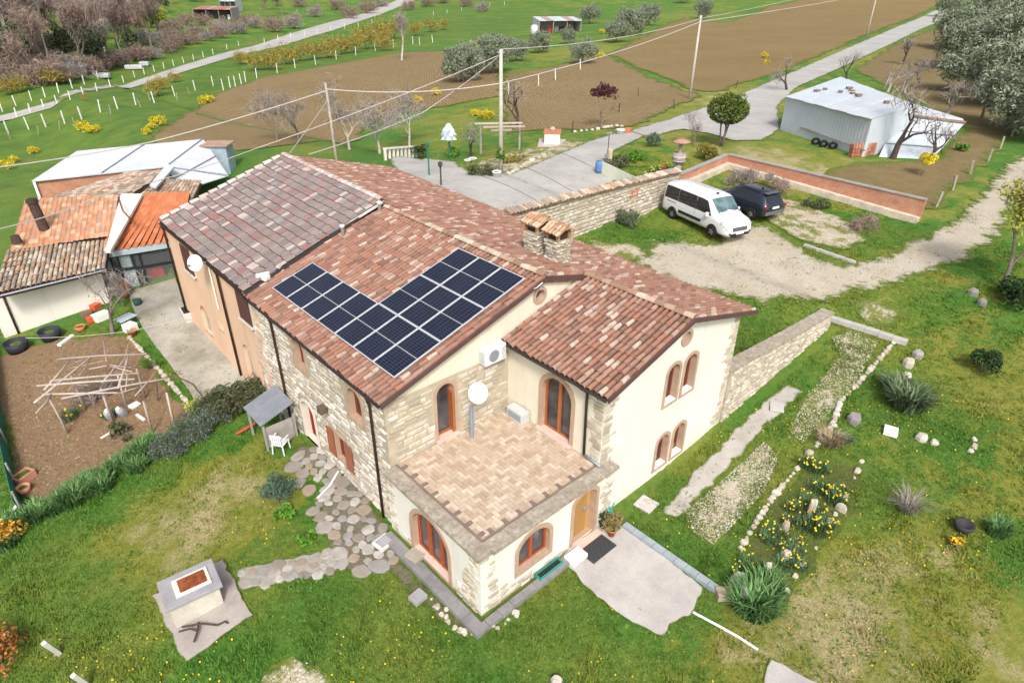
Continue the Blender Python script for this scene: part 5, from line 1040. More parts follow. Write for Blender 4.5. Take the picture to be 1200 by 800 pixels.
TWIGR = leaf_mat('rusty_twigs', [(.29, .20, .165), (.33, .235, .19), (.25, .19, .165), (.31, .22, .18)]); TWIGG = leaf_mat('grey_twigs', [(.33, .285, .27), (.28, .24, .23), (.38, .33, .31), (.31, .255, .22)])
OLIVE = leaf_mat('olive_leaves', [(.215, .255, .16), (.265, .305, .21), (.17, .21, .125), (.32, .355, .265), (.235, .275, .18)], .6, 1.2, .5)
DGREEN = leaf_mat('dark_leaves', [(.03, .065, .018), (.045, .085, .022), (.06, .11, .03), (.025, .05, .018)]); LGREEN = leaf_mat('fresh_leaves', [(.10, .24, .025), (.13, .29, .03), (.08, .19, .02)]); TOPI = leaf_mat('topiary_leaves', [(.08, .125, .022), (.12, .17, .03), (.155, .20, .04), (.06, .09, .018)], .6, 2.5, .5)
BROOM = leaf_mat('broom_yellow', [(.78, .60, .02), (.70, .52, .02), (.85, .68, .04), (.35, .34, .04), (.62, .50, .03)]); GOLD = leaf_mat('golden_twigs', [(.36, .27, .05), (.44, .32, .05), (.30, .25, .06), (.24, .20, .07)])
PURPLE = leaf_mat('purple_leaves', [(.095, .03, .04), (.13, .045, .05), (.07, .025, .035)]); YGREEN = leaf_mat('spring_yellow_green', [(.34, .36, .05), (.42, .42, .08), (.27, .30, .05), (.36, .33, .10)]); WILLOW = leaf_mat('willow_green', [(.34, .40, .06), (.40, .45, .08), (.28, .33, .05)])
def mk_bare(name, label, cat, seed, L=1.9, r=.16, lv=4, spread=.6, up=.12, kids=(2, 3), mat=None, twig=None, ntw=900, tw=.35, height=None, d0=(0, 0, 1), group=None):
    rg = random.Random(seed); b = MB(); tips = []; branching(b, Vector((0, 0, -.15)), Vector(d0).normalized(), L, r, lv, rg, spread, up, kids, tips=tips); root = empty(name, (0, 0, 0), label, cat, group)
    b.build('trunk', mat or BARK, root, True)
    if ntw:
        T_ = np.array(tips); rn = np.random.default_rng(seed); P = T_[rn.integers(0, len(T_), ntw)] + rn.normal(size=(ntw, 3)) * tw * .6; dirs = np.stack([rn.normal(size=ntw) * .5, rn.normal(size=ntw) * .5, np.abs(rn.normal(size=ntw)) * .6 + .3], 1)
        V, F = leaves(P, tw * 1.6, 0, .05, rn, dirs); link('twigs', mesh_np('twigs', V, F, 4), root, twig or TWIGG)
    return root
def mk_bush(name, label, cat, rad, mat, n=900, size=.12, k=14, cr=None, seed=1, stem=None, asp=.5, up=.3, base=None, group=None, flat=.3, part='foliage'):
    rn = np.random.default_rng(seed); cr = cr or min(rad) * .5; P = clump_pts(rad, k, cr, n, rn, .4, flat); P[:, 2] += base if base is not None else rad[2] * .8; P[:, 2] = np.maximum(P[:, 2], .03); root = empty(name, (0, 0, 0), label, cat, group)
    link(part, leaf_mesh(part, P, size, asp=asp, up=up, rng=rn), root, mat)
    b = MB(); rg = random.Random(seed)
    if stem is None:
        for i in range(5): b.tube([(0, 0, -.1), (rg.uniform(-.5, .5) * rad[0], rg.uniform(-.5, .5) * rad[1], rad[2] * rg.uniform(.8, 1.3))], [.03, .012], 4)
    else:
        for (p0, p1, r0, r1) in stem: m_ = (Vector(p0) + Vector(p1)) / 2 + Vector((rg.uniform(-.06, .06), rg.uniform(-.06, .06), 0)); b.tube([p0, m_, p1], [r0, (r0 + r1) / 2, r1], 7)
    b.build('stem' if stem is None else 'trunk', BARK, root, True); return root
def place(root, px, py, s=1., rz=None, dz=0.): p = G(px, py); root.location = p + Vector((0, 0, dz)); root.scale = (s, s, s); root.rotation_euler = (0, 0, random.uniform(0, 6.28) if rz is None else rz); return root
# olives
ol_rg = []
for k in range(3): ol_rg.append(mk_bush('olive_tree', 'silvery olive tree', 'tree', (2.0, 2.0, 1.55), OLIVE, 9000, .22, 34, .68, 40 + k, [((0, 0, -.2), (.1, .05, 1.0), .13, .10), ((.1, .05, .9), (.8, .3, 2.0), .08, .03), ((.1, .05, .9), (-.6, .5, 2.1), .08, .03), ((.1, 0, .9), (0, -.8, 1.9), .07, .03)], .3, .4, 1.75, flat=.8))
OLV0 = [(1118, 58, 1.15), (1152, 38, 1.35), (1188, 45, 1.3), (1148, 80, 1.2), (1185, 88, 1.3), (1168, 128, 1.05), (1128, 108, .8), (1203, 125, 1.1), (1178, 152, .85), (1205, 165, .8), (1140, 62, 1.1), (1125, 82, 1.0), (1110, 20, 1.2), (1160, 10, 1.5), (1210, 15, 1.5), (1205, 70, 1.2), (543, 96, 1.15), (578, 86, 1.2), (690, 28, 1.15), (738, 42, 1.35), (760, 30, 1.2), (722, 50, 1.0), (632, 62, .85), (604, 72, .8), (666, 52, .7), (824, 22, 1.2), (800, 4, 1.2), (682, 75, .8), (870, -2, 1.2)]
OLV = [(a, b_, s * (2.0 if a > 1000 else 1.45)) for a, b_, s in OLV0]
lab_o = 'silvery green olive tree in the dense grove beyond the metal shed'; used = set()
for i, (a, b_, s) in enumerate(OLV):
    pr = ol_rg[i % 3]; lb, gp = (lab_o, 'olive trees of the grove') if a > 1000 else ('grey green olive tree standing among the far fields', 'olive trees among the fields')
    if a in (545,): lb, gp = 'big rounded olive bush alone at the top of the ploughed field', None
    if i < 3: place(pr, a, b_, s); pr['label'] = lb; pr['group'] = gp
    else: 
        c = copy_thing(pr, G(a, b_), random.uniform(0, 6), s, lb, gp)
        if gp is None and 'group' in c: del c['group']
# the valley wood: bare trees, ivy-clad trees, brushwood
wood_p = [mk_bare('bare_tree', 'bare grey brown tree in the wood along the valley road', 'tree', 60 + k, 2.6, .16, 4, .55, .25, (2, 3), BARK, TWIGG if k % 2 else TWIGR, 1500, .7, group='bare trees of the valley wood') for k in range(4)]
birch_p = mk_bare('white_poplar', 'tall bare white trunked tree in the valley wood', 'tree', 71, 3.6, .17, 4, .4, .4, (2, 3), BARKP, TWIGG, 700, .6, group='white trunked trees of the wood')
ivy_p = mk_bush('ivy_tree', 'dark evergreen tree among the bare trees of the wood', 'tree', (1.7, 1.7, 3.0), leaf_mat('ivy_leaves', [(.09, .115, .055), (.12, .14, .075), (.075, .095, .05)]), 2600, .34, 24, .9, 77, [((0, 0, -.2), (0, 0, 3), .2, .1)], .7, .3, 3.2, group='evergreens in the valley wood')
brush_p = [mk_bush('brushwood', 'low tangle of bare brown brushwood at the wood edge', 'shrub', (2.2, 1.8, 1.1), m_, 1500, .55, 16, .7, 80 + k, None, .07, .1, .8, group='brushwood along the valley road') for k, m_ in enumerate((TWIGR, TWIGG, TWIGR))]
rg = random.Random(5); first = set()
def use(p, *a, **k):
    if id(p) in first: return copy_thing(p, *a, **k)
    first.add(id(p)); p.location = a[0]; p.rotation_euler = (0, 0, a[1]); s = a[2]; p.scale = (s, s, s); 
    if k.get('label'): p['label'] = k['label']
    return p
edge = lambda x: np.interp(x, [-40, 0, 60, 130, 170, 215, 260, 330, 400], [112, 104, 98, 82, 72, 56, 44, 18, 0])
for row in range(10):
    x = -30 + rg.uniform(0, 15)
    while x < 345:
        y = edge(x) - 3 - row * 11 + rg.uniform(-4, 4)
        if y > -20 and not (195 < x < 300 and y > 6):
            u = rg.random(); p = G(x, y); z = rg.uniform(0, 6.3)
            if u < .66: use(wood_p[rg.randrange(4)], p, z, rg.uniform(1.1, 1.7))
            elif u < .76: use(ivy_p, p, z, rg.uniform(1.0, 1.7))
            elif u < .97: use(brush_p[rg.randrange(3)], p, z, rg.uniform(1.4, 2.6))
            else: use(birch_p, p, z, rg.uniform(1.0, 1.35))
        x += rg.uniform(13, 25)
for x in range(-10, 300, 12): use(brush_p[rg.randrange(3)], G(x + rg.uniform(-4, 4), edge(x) + rg.uniform(-3, 2)), rg.uniform(0, 6), rg.uniform(1.1, 1.8))
for a, b_, s in ((143, 66, 1.1), (125, 73, 1.25), (100, 70, 1.1)): use(birch_p, G(a, b_), rg.uniform(0, 6), s)
for a, b_, s in ((30, 90, 1.3), (18, 75, 1.3), (25, 60, 1.4), (95, 62, 1.2)): use(ivy_p, G(a, b_), 0, s)
# brushwood along the upper edge of the picture
for a, b_, s in [(230, 45, 1), (205, 52, 1.1), (260, 36, 1), (280, 40, .9), (300, 33, 1), (320, 38, 1.3), (345, 34, 1.3), (370, 20, 1.2), (395, 12, 1.4), (412, 22, 1.3), (430, 16, 1.5), (448, 8, 1.2), (480, 12, 1.2), (500, 8, 1.3), (520, 4, 1.3), (545, 8, 1.2), (565, 14, 1.1), (570, 0, 1.3), (350, 8, 1.2), (220, 30, 1.0), (240, 30, 1.0), (200, 40, 1.2)]:
    use(brush_p[rg.randrange(3)], G(a, b_), rg.uniform(0, 6), s * 1.7)
mk = mk_bush('willow', 'round yellow green willow coming into leaf by the red roofed barn', 'tree', (3.6, 3.6, 4.4), WILLOW, 3600, .55, 24, 1.3, 90, [((0, 0, -.2), (0, 0, 4), .3, .15)], .35, .2, 5.0); place(mk, 188, 46, .95)
# far shrubs in flower and golden hedges
gold_p = mk_bush('golden_shrub', 'golden twigged shrub in the hedge beside the vine posts', 'shrub', (1.6, 1.3, 1.2), GOLD, 1000, .42, 12, .7, 95, None, .12, .5, 1.0, group='golden shrubs along the vine rows')
for a, b_, s in [(300, 83, 1.1), (318, 82, 1.2), (335, 76, 1.2), (352, 72, 1.1), (368, 70, 1.2), (386, 68, 1.3), (400, 64, 1.2), (415, 62, 1.3), (430, 58, 1.7), (446, 52, 1.8), (462, 46, 1.7), (450, 60, 1.2), (488, 42, 1.2), (505, 38, 1.2), (520, 35, 1.0), (186, 113, .95), (192, 105, .6), (205, 97, .6), (10, 112, .9), (25, 109, .9), (62, 101, .9), (75, 98, .7), (100, 118, .3), (283, 76, .9)]: use(gold_p, G(a, b_), rg.uniform(0, 6), s * 1.35)
broom_p = mk_bush('broom_bush', 'bright yellow flowering broom bush at the field edge', 'bush', (.8, .8, .7), BROOM, 700, .2, 10, .35, 97, None, .4, .4, .6, group='yellow broom bushes round the fields')
for a, b_, s in [(97, 152, .9), (105, 156, .8), (111, 156, .8), (40, 180, .7), (18, 190, .6), (5, 196, .7), (12, 198, .6), (186, 148, 1.), (173, 158, .6), (178, 152, .6), (240, 122, .9), (246, 120, .9), (490, 121, .75), (511, 112, .8), (441, 134, .5), (475, 128, .5), (702, 69, 1.0), (566, 139, .7), (573, 139, .7), (556, 136, .6), (560, 54, 1.2), (895, 68, .8), (898, 76, .6), (705, 40, 1.0)]: use(broom_p, G(a, b_), rg.uniform(0, 6), s)
# single trees
t = mk_bare('bare_poplar', 'tall bare pale tree with ochre trunk at the field top', 'tree', 101, 3.0, .22, 4, .5, .3, (2, 3), BARKP, TWIGG, 900, .6); p = G(471, 71); t.location = p; t.scale = (1.0,) * 3
t = mk_bare('purple_plum', 'small purple leaved plum tree on the brown field edge', 'tree', 103, .95, .06, 3, .7, .1, (2, 3), BARK, None, 0); rn = np.random.default_rng(103); P = clump_pts((1.25, 1.25, .65), 12, .35, 700, rn, .4, .3); P[:, 2] += 2.35; link('crown', leaf_mesh('crown', P, .22, rng=rn), t, PURPLE); place(t, 704, 151, 1.25)
st = [((0, 0, -.1), (-.35, .1, 1.7), .06, .05), ((.05, 0, -.1), (.3, .2, 1.7), .06, .05), ((.0, .05, -.1), (.02, -.3, 1.7), .06, .05), ((0, 0, .3), (.0, .0, 1.8), .05, .04)]
t = mk_bush('topiary_tree', 'clipped round topiary tree on several stems by the road', 'tree', (1.5, 1.5, 1.05), TOPI, 8000, .14, 60, .34, 105, st, .55, .5, 2.45, part='crown'); place(t, 846, 172, 1.12); t['label'] = 'clipped round topiary tree on several stems by the road'
rn = np.random.default_rng(3); q = rn.normal(size=(3500, 3)); q /= np.linalg.norm(q, axis=1)[:, None]; q = q * [1.38, 1.38, .95] * rn.uniform(.85, 1, (3500, 1)); q[:, 2] += 2.45; link('inner_leaves', leaf_mesh('inner_leaves', q, .16, rng=rn), t, TOPI)
t = mk_bare('bare_shrub', 'bare grey shrub between the planter tower and the road', 'shrub', 107, .8, .04, 4, .75, .25, (2, 4), BARK, TWIGG, 250, .3); place(t, 813, 172, 1.1)
def pruned(px, py, s, label, seed, mat=BARKD, **k): t = mk_bare('pruned_tree', label, 'tree', seed, 1.15, .15, 4, 1.05, .04, (2, 3), mat, TWIGG, k.pop('ntw', 220), .4, **k); return place(t, px, py, s * 1.12)
pruned(1046, 186, 1.5, 'dark gnarled bare tree in front of the metal shed', 111); t = pruned(1090, 190, .95, 'bare leaning shrub of dark branches at the shed end', 112)
pruned(922, 106, 1., 'bare dark tree behind the metal shed by the road', 113); pruned(992, 94, .9, 'dark pruned stump of a tree above the shed roof', 114); pruned(1057, 76, 1.15, 'dark bare fruit tree beside the upper road', 115); pruned(1075, 104, 1.0, 'grey bare fruit tree amid the orchard earth', 116, BARK); pruned(1110, 134, 1.1, 'pale bare pruned tree with crooked arms right of the shed', 117, BARKP); pruned(1150, 140, 1.0, 'bare crooked tree below the olive grove', 118, BARK); pruned(1040, 108, .9, 'low pale bare tree above the shed roof', 119, BARKP); pruned(1060, 110, .8, 'low tan bare tree next to the shed roof', 120, BARKP)
pruned(607, 150, 1.1, 'bare dark tree at the end of the timber frame', 121); pruned(552, 185, .75, 'thin dark bare tree beside the white sunshade', 122)
for a, b_, sd, lb in ((410, 175, 131, 'bare grey vine thicket left of the terrace, behind the roof'), (445, 180, 132, 'bare grey vine thicket nearest the white sunshade'), (480, 172, 133, 'bare grey vine thicket under the power lines'), (350, 168, 134, 'dark bare thicket behind the leaning pole'), (325, 165, 135, 'bare mauve thicket left of the leaning pole')):
    t = mk_bare('bare_vine', lb, 'vine', sd, 1.1, .07, 4, 1.0, -.02, (3, 4), BARKP if a > 400 else BARK, TWIGG, 900, .26); place(t, a, b_, 1.65 if a > 400 else 1.35)
# left yard tree
t = mk_bare('bare_fruit_tree', 'bare spreading fruit tree before the white outbuilding', 'tree', 141, 1.25, .13, 5, .9, .05, (2, 3), BARK, TWIGG, 250, .4); place(t, 132, 392, .95)
t = mk_bare('bare_shrub', 'small bare shrub beside the glazed porch', 'shrub', 142, .6, .04, 4, .7, .2, (3, 4), BARK, TWIGG, 250, .3); place(t, 145, 360, .8)
# yellow-green tree at the right edge
t = mk_bare('spring_tree', 'loose yellow green tree coming into leaf beside the track', 'tree', 151, 1.7, .12, 4, .75, .2, (2, 3), BARK, None, 0); rn = np.random.default_rng(151); P = clump_pts((2.3, 2.3, 2.4), 70, .5, 4600, rn, .1, .6); P[:, 2] += 3.4; link('crown', leaf_mesh('crown', P, .15, rng=rn), t, YGREEN); place(t, 1176, 338, 1.05)
# garden plants
def blades(name, label, cat, n, h, spread, mat, w=.03, seed=1, arch_=.5, group=None, flowers=None):
    rn = np.random.default_rng(seed); a = rn.uniform(0, 2 * np.pi, n); r0 = np.sqrt(rn.uniform(0, 1, n)) * spread; base = np.stack([r0 * np.cos(a), r0 * np.sin(a), np.zeros(n)], 1); a2 = a + rn.normal(size=n) * .8; hh = h * rn.uniform(.6, 1.1, n); o = arch_ * hh * rn.uniform(.2, 1.1, n)
    dirv = np.stack([np.cos(a2), np.sin(a2), 0 * a2], 1); sd = np.stack([-np.sin(a2), np.cos(a2), 0 * a2], 1) * (w / 2); m_ = base + dirv * o[:, None] * .35 + np.array([0, 0, 1.]) * hh[:, None] * .62; tp = base + dirv * o[:, None] + np.array([0, 0, 1.]) * (hh * rn.uniform(.7, 1., n))[:, None]
    V = np.stack([base - sd, base + sd, m_ + sd, m_ - sd, tp], 1).reshape(-1, 3); i = np.arange(n)[:, None] * 5; F = np.concatenate([i + [0, 1, 2], i + [0, 2, 3], i + [3, 2, 4]], 0).reshape(-1, 3)
    root = empty(name, (0, 0, 0), label, cat, group); link('leaves', mesh_np('leaves', V, F, 3), root, mat)
    if flowers:
        k, fm, fs = flowers; P = np.stack([rn.normal(size=k) * spread * .8, rn.normal(size=k) * spread * .8, h * rn.uniform(.75, 1.1, k)], 1); V, F = leaves(np.repeat(P, 3, 0) + rn.normal(size=(3 * k, 3)) * .015, fs, 1., 1.); tag(link('flowers', mesh_np('flowers', V, F, 4), root, fm), kind='stuff')
    return root
IRIS = leaf_mat('iris_leaves', [(.09, .20, .055), (.13, .25, .08), (.17, .30, .10), (.07, .155, .05)], .6, 3, .7); STRAW = leaf_mat('dry_straw', [(.42, .33, .19), (.34, .26, .15), (.48, .39, .25)]); DAFF = plain('daffodil_yellow', (.85, .64, .02), .7, .1); YUC = leaf_mat('yucca_leaves', [(.08, .13, .055), (.13, .19, .09), (.19, .24, .13), (.06, .10, .045)], .5, 4, .8); GREYL = leaf_mat('bluegreen_leaves', [(.085, .15, .10), (.12, .19, .13), (.07, .125, .085)])
ip = blades('iris_clump', 'thick clump of green iris blades along the vegetable plot', 'plant', 420, .55, .42, IRIS, .04, 161, .6, 'iris clumps along the vegetable plot')
for a, b_, s in [(98, 578, 1.2), (86, 588, 1.15), (108, 566, 1.1), (74, 594, 1.1), (60, 600, 1.1), (44, 606, 1.1), (128, 556, 1.), (140, 548, 1.), (152, 540, 1.1), (163, 532, 1.25), (172, 524, 1.2), (158, 548, .9), (28, 612, 1.), (12, 622, 1.2), (5, 640, 1.1), (118, 574, 1.)]: use(ip, G(a + rg.uniform(-3, 3), b_ + rg.uniform(-3, 3)), rg.uniform(0, 6), s * rg.uniform(.7, 1.0))
lav = mk_bush('rosemary_bush', 'rosemary bush with pale blue flower spikes in the hedge by the yard', 'bush', (.75, .6, .5), leaf_mat('rosemary_leaves', [(.09, .11, .075), (.13, .15, .115), (.27, .30, .36), (.08, .115, .055), (.11, .15, .07), (.12, .16, .08), (.09, .125, .06)], .7, 2, .6), 1500, .14, 16, .28, 163, None, .18, .6, .4, group='rosemary bushes in the hedge')
for a, b_, s in [(q0, q1, q2 * .78) for q0, q1, q2 in [(192, 535, .9), (202, 525, 1.1), (214, 520, 1.1), (224, 510, 1.2), (236, 506, 1.2), (246, 498, 1.1), (258, 494, 1.1), (232, 515, 1.), (208, 532, .9)]]: use(lav, G(a, b_), rg.uniform(0, 6), s)
hg = mk_bush('hedge_bush', 'low dull green bush in the hedge below the peach house', 'bush', (.7, .6, .5), leaf_mat('hedge_leaves', [(.055, .085, .03), (.08, .11, .04), (.11, .12, .06), (.15, .12, .08)]), 1300, .13, 14, .26, 165, None, .35, .4, .4, group='hedge bushes below the peach house')
for a, b_, s in [(256, 482, 1.), (268, 490, 1.), (268, 474, 1.1), (280, 482, 1.1), (290, 470, 1.15), (300, 478, 1.), (308, 466, 1.1), (240, 488, .9), (318, 470, .8)]: use(hg, G(a, b_), rg.uniform(0, 6), s)
def one(o, *a): return place(o, *a)
one(mk_bush('shrub', 'rounded blue green shrub on the lawn left of the stone path', 'shrub', (.62, .62, .5), GREYL, 1700, .12, 20, .22, 171, None, .25, .5, .42), 329, 585)
one(mk_bush('plant', 'small lime green plant below the blue green shrub', 'plant', (.36, .36, .2), LGREEN, 260, .14, 8, .15, 172, None, .6, .8, .18), 336, 606)
one(mk_bush('plant', 'smallest green plant on the lawn beside the stone path', 'plant', (.3, .3, .2), LGREEN, 160, .13, 6, .12, 173, None, .6, .8, .15), 361, 634)
one(mk_bush('bush', 'feathery dark bush on the parking grass under the stone wall', 'bush', (.9, .9, .55), leaf_mat('feathery_leaves', [(.12, .16, .08), (.09, .13, .06), (.16, .18, .11)]), 1300, .28, 14, .35, 174, None, .12, .9, .5), 735, 265)
one(mk_bush('bush', 'dark green rounded bush in the right hand meadow', 'bush', (.75, .75, .6), DGREEN, 1700, .14, 16, .28, 175, None, .5, .4, .5), 1150, 436, .9)
one(mk_bush('bush', 'dark bramble bush at the foot of the yellow green tree', 'bush', (1.1, .9, .7), DGREEN, 1700, .18, 16, .35, 176, None, .5, .4, .5), 1188, 355)
one(mk_bush('broom_bush', 'bright yellow flowering bush beside the metal shed', 'bush', (.7, .7, .6), BROOM, 900, .17, 10, .3, 177, None, .4, .4, 1.0), 1078, 206)
one(mk_bush('bush', 'low leafy green weed right of the metal shed', 'plant', (.6, .6, .3), LGREEN, 260, .22, 8, .2, 178, None, .5, .6, .3), 1127, 178)
one(mk_bush('golden_shrub', 'golden brown clipped bush beside the brick garden wall', 'bush', (1.15, .95, .6), leaf_mat('bronze_leaves', [(.25, .22, .04), (.31, .26, .05), (.18, .18, .03)]), 2200, .14, 24, .3, 179, None, .5, .5, .5), 828, 187)
one(mk_bush('shrub', 'golden yellow and orange shrub at the left garden edge', 'shrub', (.55, .5, .4), leaf_mat('orange_leaves', [(.58, .30, .03), (.66, .40, .04), (.30, .22, .04), (.48, .20, .03)]), 500, .12, 12, .22, 180, None, .5, .6, .35), 14, 632)
one(mk_bush('shrub', 'rusty orange leaved shrub at the bottom left corner', 'shrub', (.7, .8, .6), leaf_mat('rusty_leaves', [(.42, .14, .03), (.55, .22, .04), (.28, .12, .04), (.20, .12, .06)]), 900, .12, 14, .3, 181, None, .5, .4, .5), 2, 775)
t = mk_bare('bare_shrub', 'bare arching twigs over the bottom left corner', 'shrub', 182, .7, .03, 4, .9, .1, (2, 3), BARKP, None, 0); place(t, 6, 742)
one(blades('yucca_clump', 'big clump of strappy yucca leaves on the right hand bank', 'plant', 520, .95, .5, YUC, .06, 183, .9), 1062, 478, 1.0)
one(blades('yucca_clump', 'upper dark part of strappy yucca beside the stone edging', 'plant', 320, .8, .45, YUC, .055, 184, .9), 1048, 458, .9)
one(blades('grass_clump', 'dry straw coloured grass clump beside the gravel bed', 'grass clump', 420, .55, .35, STRAW, .025, 185, 1.1), 972, 520, .9)
one(blades('agave', 'small grey green agave next to the dry straw clump', 'plant', 70, .4, .15, GREYL, .05, 186, 1.), 990, 518, .9)
one(blades('grass_clump', 'spiky dead grey tussock in the right hand meadow', 'grass clump', 170, .9, .3, leaf_mat('dead_grey', [(.36, .32, .27), (.28, .25, .21)]), .02, 187, 1.2), 1062, 598, .8)
one(blades('iris_clump', 'green iris clump beside the small fire pit stones', 'plant', 200, .6, .3, IRIS, .04, 188, .7), 1168, 625, .9)
one(blades('iris_clump', 'large fan of iris blades at the lower end of the flower bed', 'plant', 520, .6, .5, IRIS, .045, 189, .9), 882, 712, 1.1)
one(blades('iris_clump', 'second iris clump between the rocks of the flower bed', 'plant', 340, .55, .4, IRIS, .045, 190, .8), 896, 690, 1.)
dp = blades('daffodil_clump', 'clump of yellow daffodils in the flower bed', 'flowers', 110, .32, .28, leaf_mat('daffodil_leaves', [(.10, .19, .09), (.13, .23, .11), (.08, .15, .07)]), .02, 191, .5, 'daffodil clumps in the right hand flower bed', (6, DAFF, .055))
for a, b_, s in [(876, 662, 1.), (868, 672, .8), (900, 632, 1.), (908, 624, .9), (938, 598, 1.), (945, 588, .9), (952, 548, 1.2), (962, 552, 1.1), (945, 545, 1.), (958, 574, 1.1), (972, 580, 1.2), (978, 588, 1.1), (955, 600, .9), (945, 618, 1.1), (958, 622, 1.3), (964, 616, 1.2), (925, 596, .8), (930, 650, 1.), (920, 662, 1.1), (936, 664, .9), (930, 638, .8), (918, 645, .9), (985, 576, .9), (925, 612, .8)]: use(dp, G(a, b_), rg.uniform(0, 6), s)
for a, b_, s, lb in ((766, 204, 1., 'yellow daffodils behind the tile capped wall'), (758, 208, .8, 'yellow daffodils nearest the low pale wall'), (776, 200, .9, 'yellow daffodils beside the blue pot')): copy_thing(dp, G(a, b_), 1., s * 1.6, lb, 'daffodils in the driveway bed')
copy_thing(dp, G(82, 490), 1., 1.4, 'yellow flowering plant under the pole frame', 'flowers under the pole frame'); copy_thing(dp, G(128, 488), 1., 1.1, 'yellow flowers right of the glass jars under the pole frame', 'flowers under the pole frame')
one(mk_bush('herb_bush', 'bright green herb bed beside the driveway', 'plant', (1.3, 1.0, .3), LGREEN, 1500, .14, 20, .3, 192, None, .5, .6, .25), 742, 188)
one(mk_bush('herb_bush', 'grey leaved plant behind the bright green herb bed', 'plant', (.8, .6, .6), GREYL, 800, .2, 12, .3, 193, None, .3, .6, .5), 765, 172)
one(mk_bush('shrub', 'loose green shrub behind the low pale wall', 'shrub', (1.1, .8, .5), leaf_mat('hedge_leaves', []) if 'hedge_leaves' not in MATS else MATS['hedge_leaves'], 1100, .15, 14, .3, 194, None, .4, .4, .45), 722, 198)
one(mk_bush('shrub', 'dry twiggy shrub along the foot of the brick wall', 'shrub', (1.9, .7, .6), TWIGG, 1500, .35, 14, .4, 195, None, .08, .6, .5), 878, 218)
one(mk_bush('shrub', 'dry brown weeds behind the dark SUV', 'shrub', (1.5, .7, .5), TWIGR, 1000, .3, 12, .35, 204, None, .08, .6, .4), 912, 226)
one(mk_bush('shrub', 'low green weeds on the pebbles below the brick wall', 'shrub', (1.2, .8, .35), MATS['hedge_leaves'], 700, .16, 12, .25, 196, None, .4, .5, .25), 960, 246)
one(mk_bush('shrub', 'brown dry weeds at the far end of the brick wall', 'shrub', (1.6, .8, .4), TWIGR, 900, .25, 12, .3, 197, None, .12, .5, .3), 1015, 268)
one(mk_bush('bush', 'small bright green bush by the white sunshade', 'bush', (.8, .6, .4), LGREEN, 600, .15, 10, .25, 198, None, .5, .5, .35), 532, 184)
one(mk_bush('bush', 'dark clipped bush at the terrace edge behind the roof', 'bush', (.7, .6, .7), DGREEN, 900, .14, 12, .3, 199, None, .5, .5, .6), 492, 186)
one(mk_bush('shrub', 'olive green weeds round the ivy clad pole', 'shrub', (1.3, 1., .35), MATS['hedge_leaves'], 900, .16, 14, .25, 200, None, .4, .5, .25), 566, 205)
one(mk_bush('shrub', 'yellowish weeds below the timber frame', 'shrub', (1.6, 1.2, .3), leaf_mat('bronze_leaves', []) if 'bronze_leaves' not in MATS else MATS['bronze_leaves'], 700, .16, 14, .25, 201, None, .4, .5, .2), 600, 190)
one(mk_bush('shrub', 'small round bright green plant in the yard', 'plant', (.4, .4, .3), LGREEN, 250, .12, 8, .18, 202, None, .4, .5, .3), 176, 432)
one(mk_bush('shrub', 'bright yellow green shoots at the yard corner', 'plant', (.4, .3, .25), leaf_mat('willow_green', []) if 'willow_green' not in MATS else MATS['willow_green'], 250, .12, 8, .18, 203, None, .4, .5, .25), 226, 482)

ORD = 'first second third fourth fifth sixth seventh eighth ninth tenth eleventh twelfth thirteenth fourteenth fifteenth sixteenth seventeenth eighteenth nineteenth twentieth twenty-first twenty-second twenty-third twenty-fourth twenty-fifth twenty-sixth'.split()
def number_off(group, base, tail='from the left'):
    m_ = [o for o in COL.objects if o.parent is None and o.get('group') == group]; c = lambda o: (RM @ (np.array(o.location) - CAM)); m_.sort(key=lambda o: -c(o)[0] / c(o)[2] if c(o)[2] else 0)
    for i, o in enumerate(m_): o['label'] = base + ', ' + ORD[i] + ' ' + tail
number_off('olive trees of the grove', 'silvery green olive tree of the dense grove'); number_off('olive trees among the fields', 'grey green olive tree among the far fields')
number_off('iris clumps along the vegetable plot', 'green iris clump edging the vegetable plot'); number_off('golden shrubs along the vine rows', 'golden twigged shrub by the vine posts'); number_off('daffodil clumps in the right hand flower bed', 'daffodil clump in the stone edged flower bed')
number_off('rosemary bushes in the hedge', 'pale blue flowering rosemary bush'); number_off('hedge bushes below the peach house', 'dull green hedge bush below the peach house'); number_off('yellow broom bushes round the fields', 'yellow broom bush round the far fields'); number_off('white trunked trees of the wood', 'tall white trunked tree in the valley wood')
# ---------------------------------------------------------------- poles, cables, posts
CONP = plain('concrete_pole', (.47, .43, .38), .9, .15, 3); POLEM = plain('weathered_post', (.34, .29, .25), .95, .3, 5); WPOST = plain('white_post', (.68, .66, .62), .85, .12, 4)
def pole(px, py, top, r0, r1, label, lean=(0, 0), mat=CONP):
    p = G(px, py); h = height_for(px, p, top); o = empty('utility_pole', p, label, 'pole'); t_ = Vector((lean[0], lean[1], h)); MB().tube([(0, 0, -.4), t_ * .5, t_], [r0, (r0 + r1) / 2, r1], 10).build('shaft', mat, o, True)
    b = MB(); b.tube([t_ + Vector((-.25, 0, -.25)), t_ + Vector((.25, 0, -.25))], .03, 5); 
    for s in (-.22, .22): b.lathe(t_ + Vector((s, 0, -.25)), [(.03, 0), (.05, .05), (.05, .1), (.02, .14)], 8)
    b.build('insulator_arm', GREYM, o); return p + t_
t1 = pole(587, 203, 58, .15, .11, 'grey concrete utility pole with ivy wrapped round its foot'); t2 = pole(808, 116, 18, .15, .10, 'slim concrete utility pole beside the road and ploughed field'); t4 = pole(1015, 44, -30, .17, .12, 'utility pole at the far top beside the upper road')
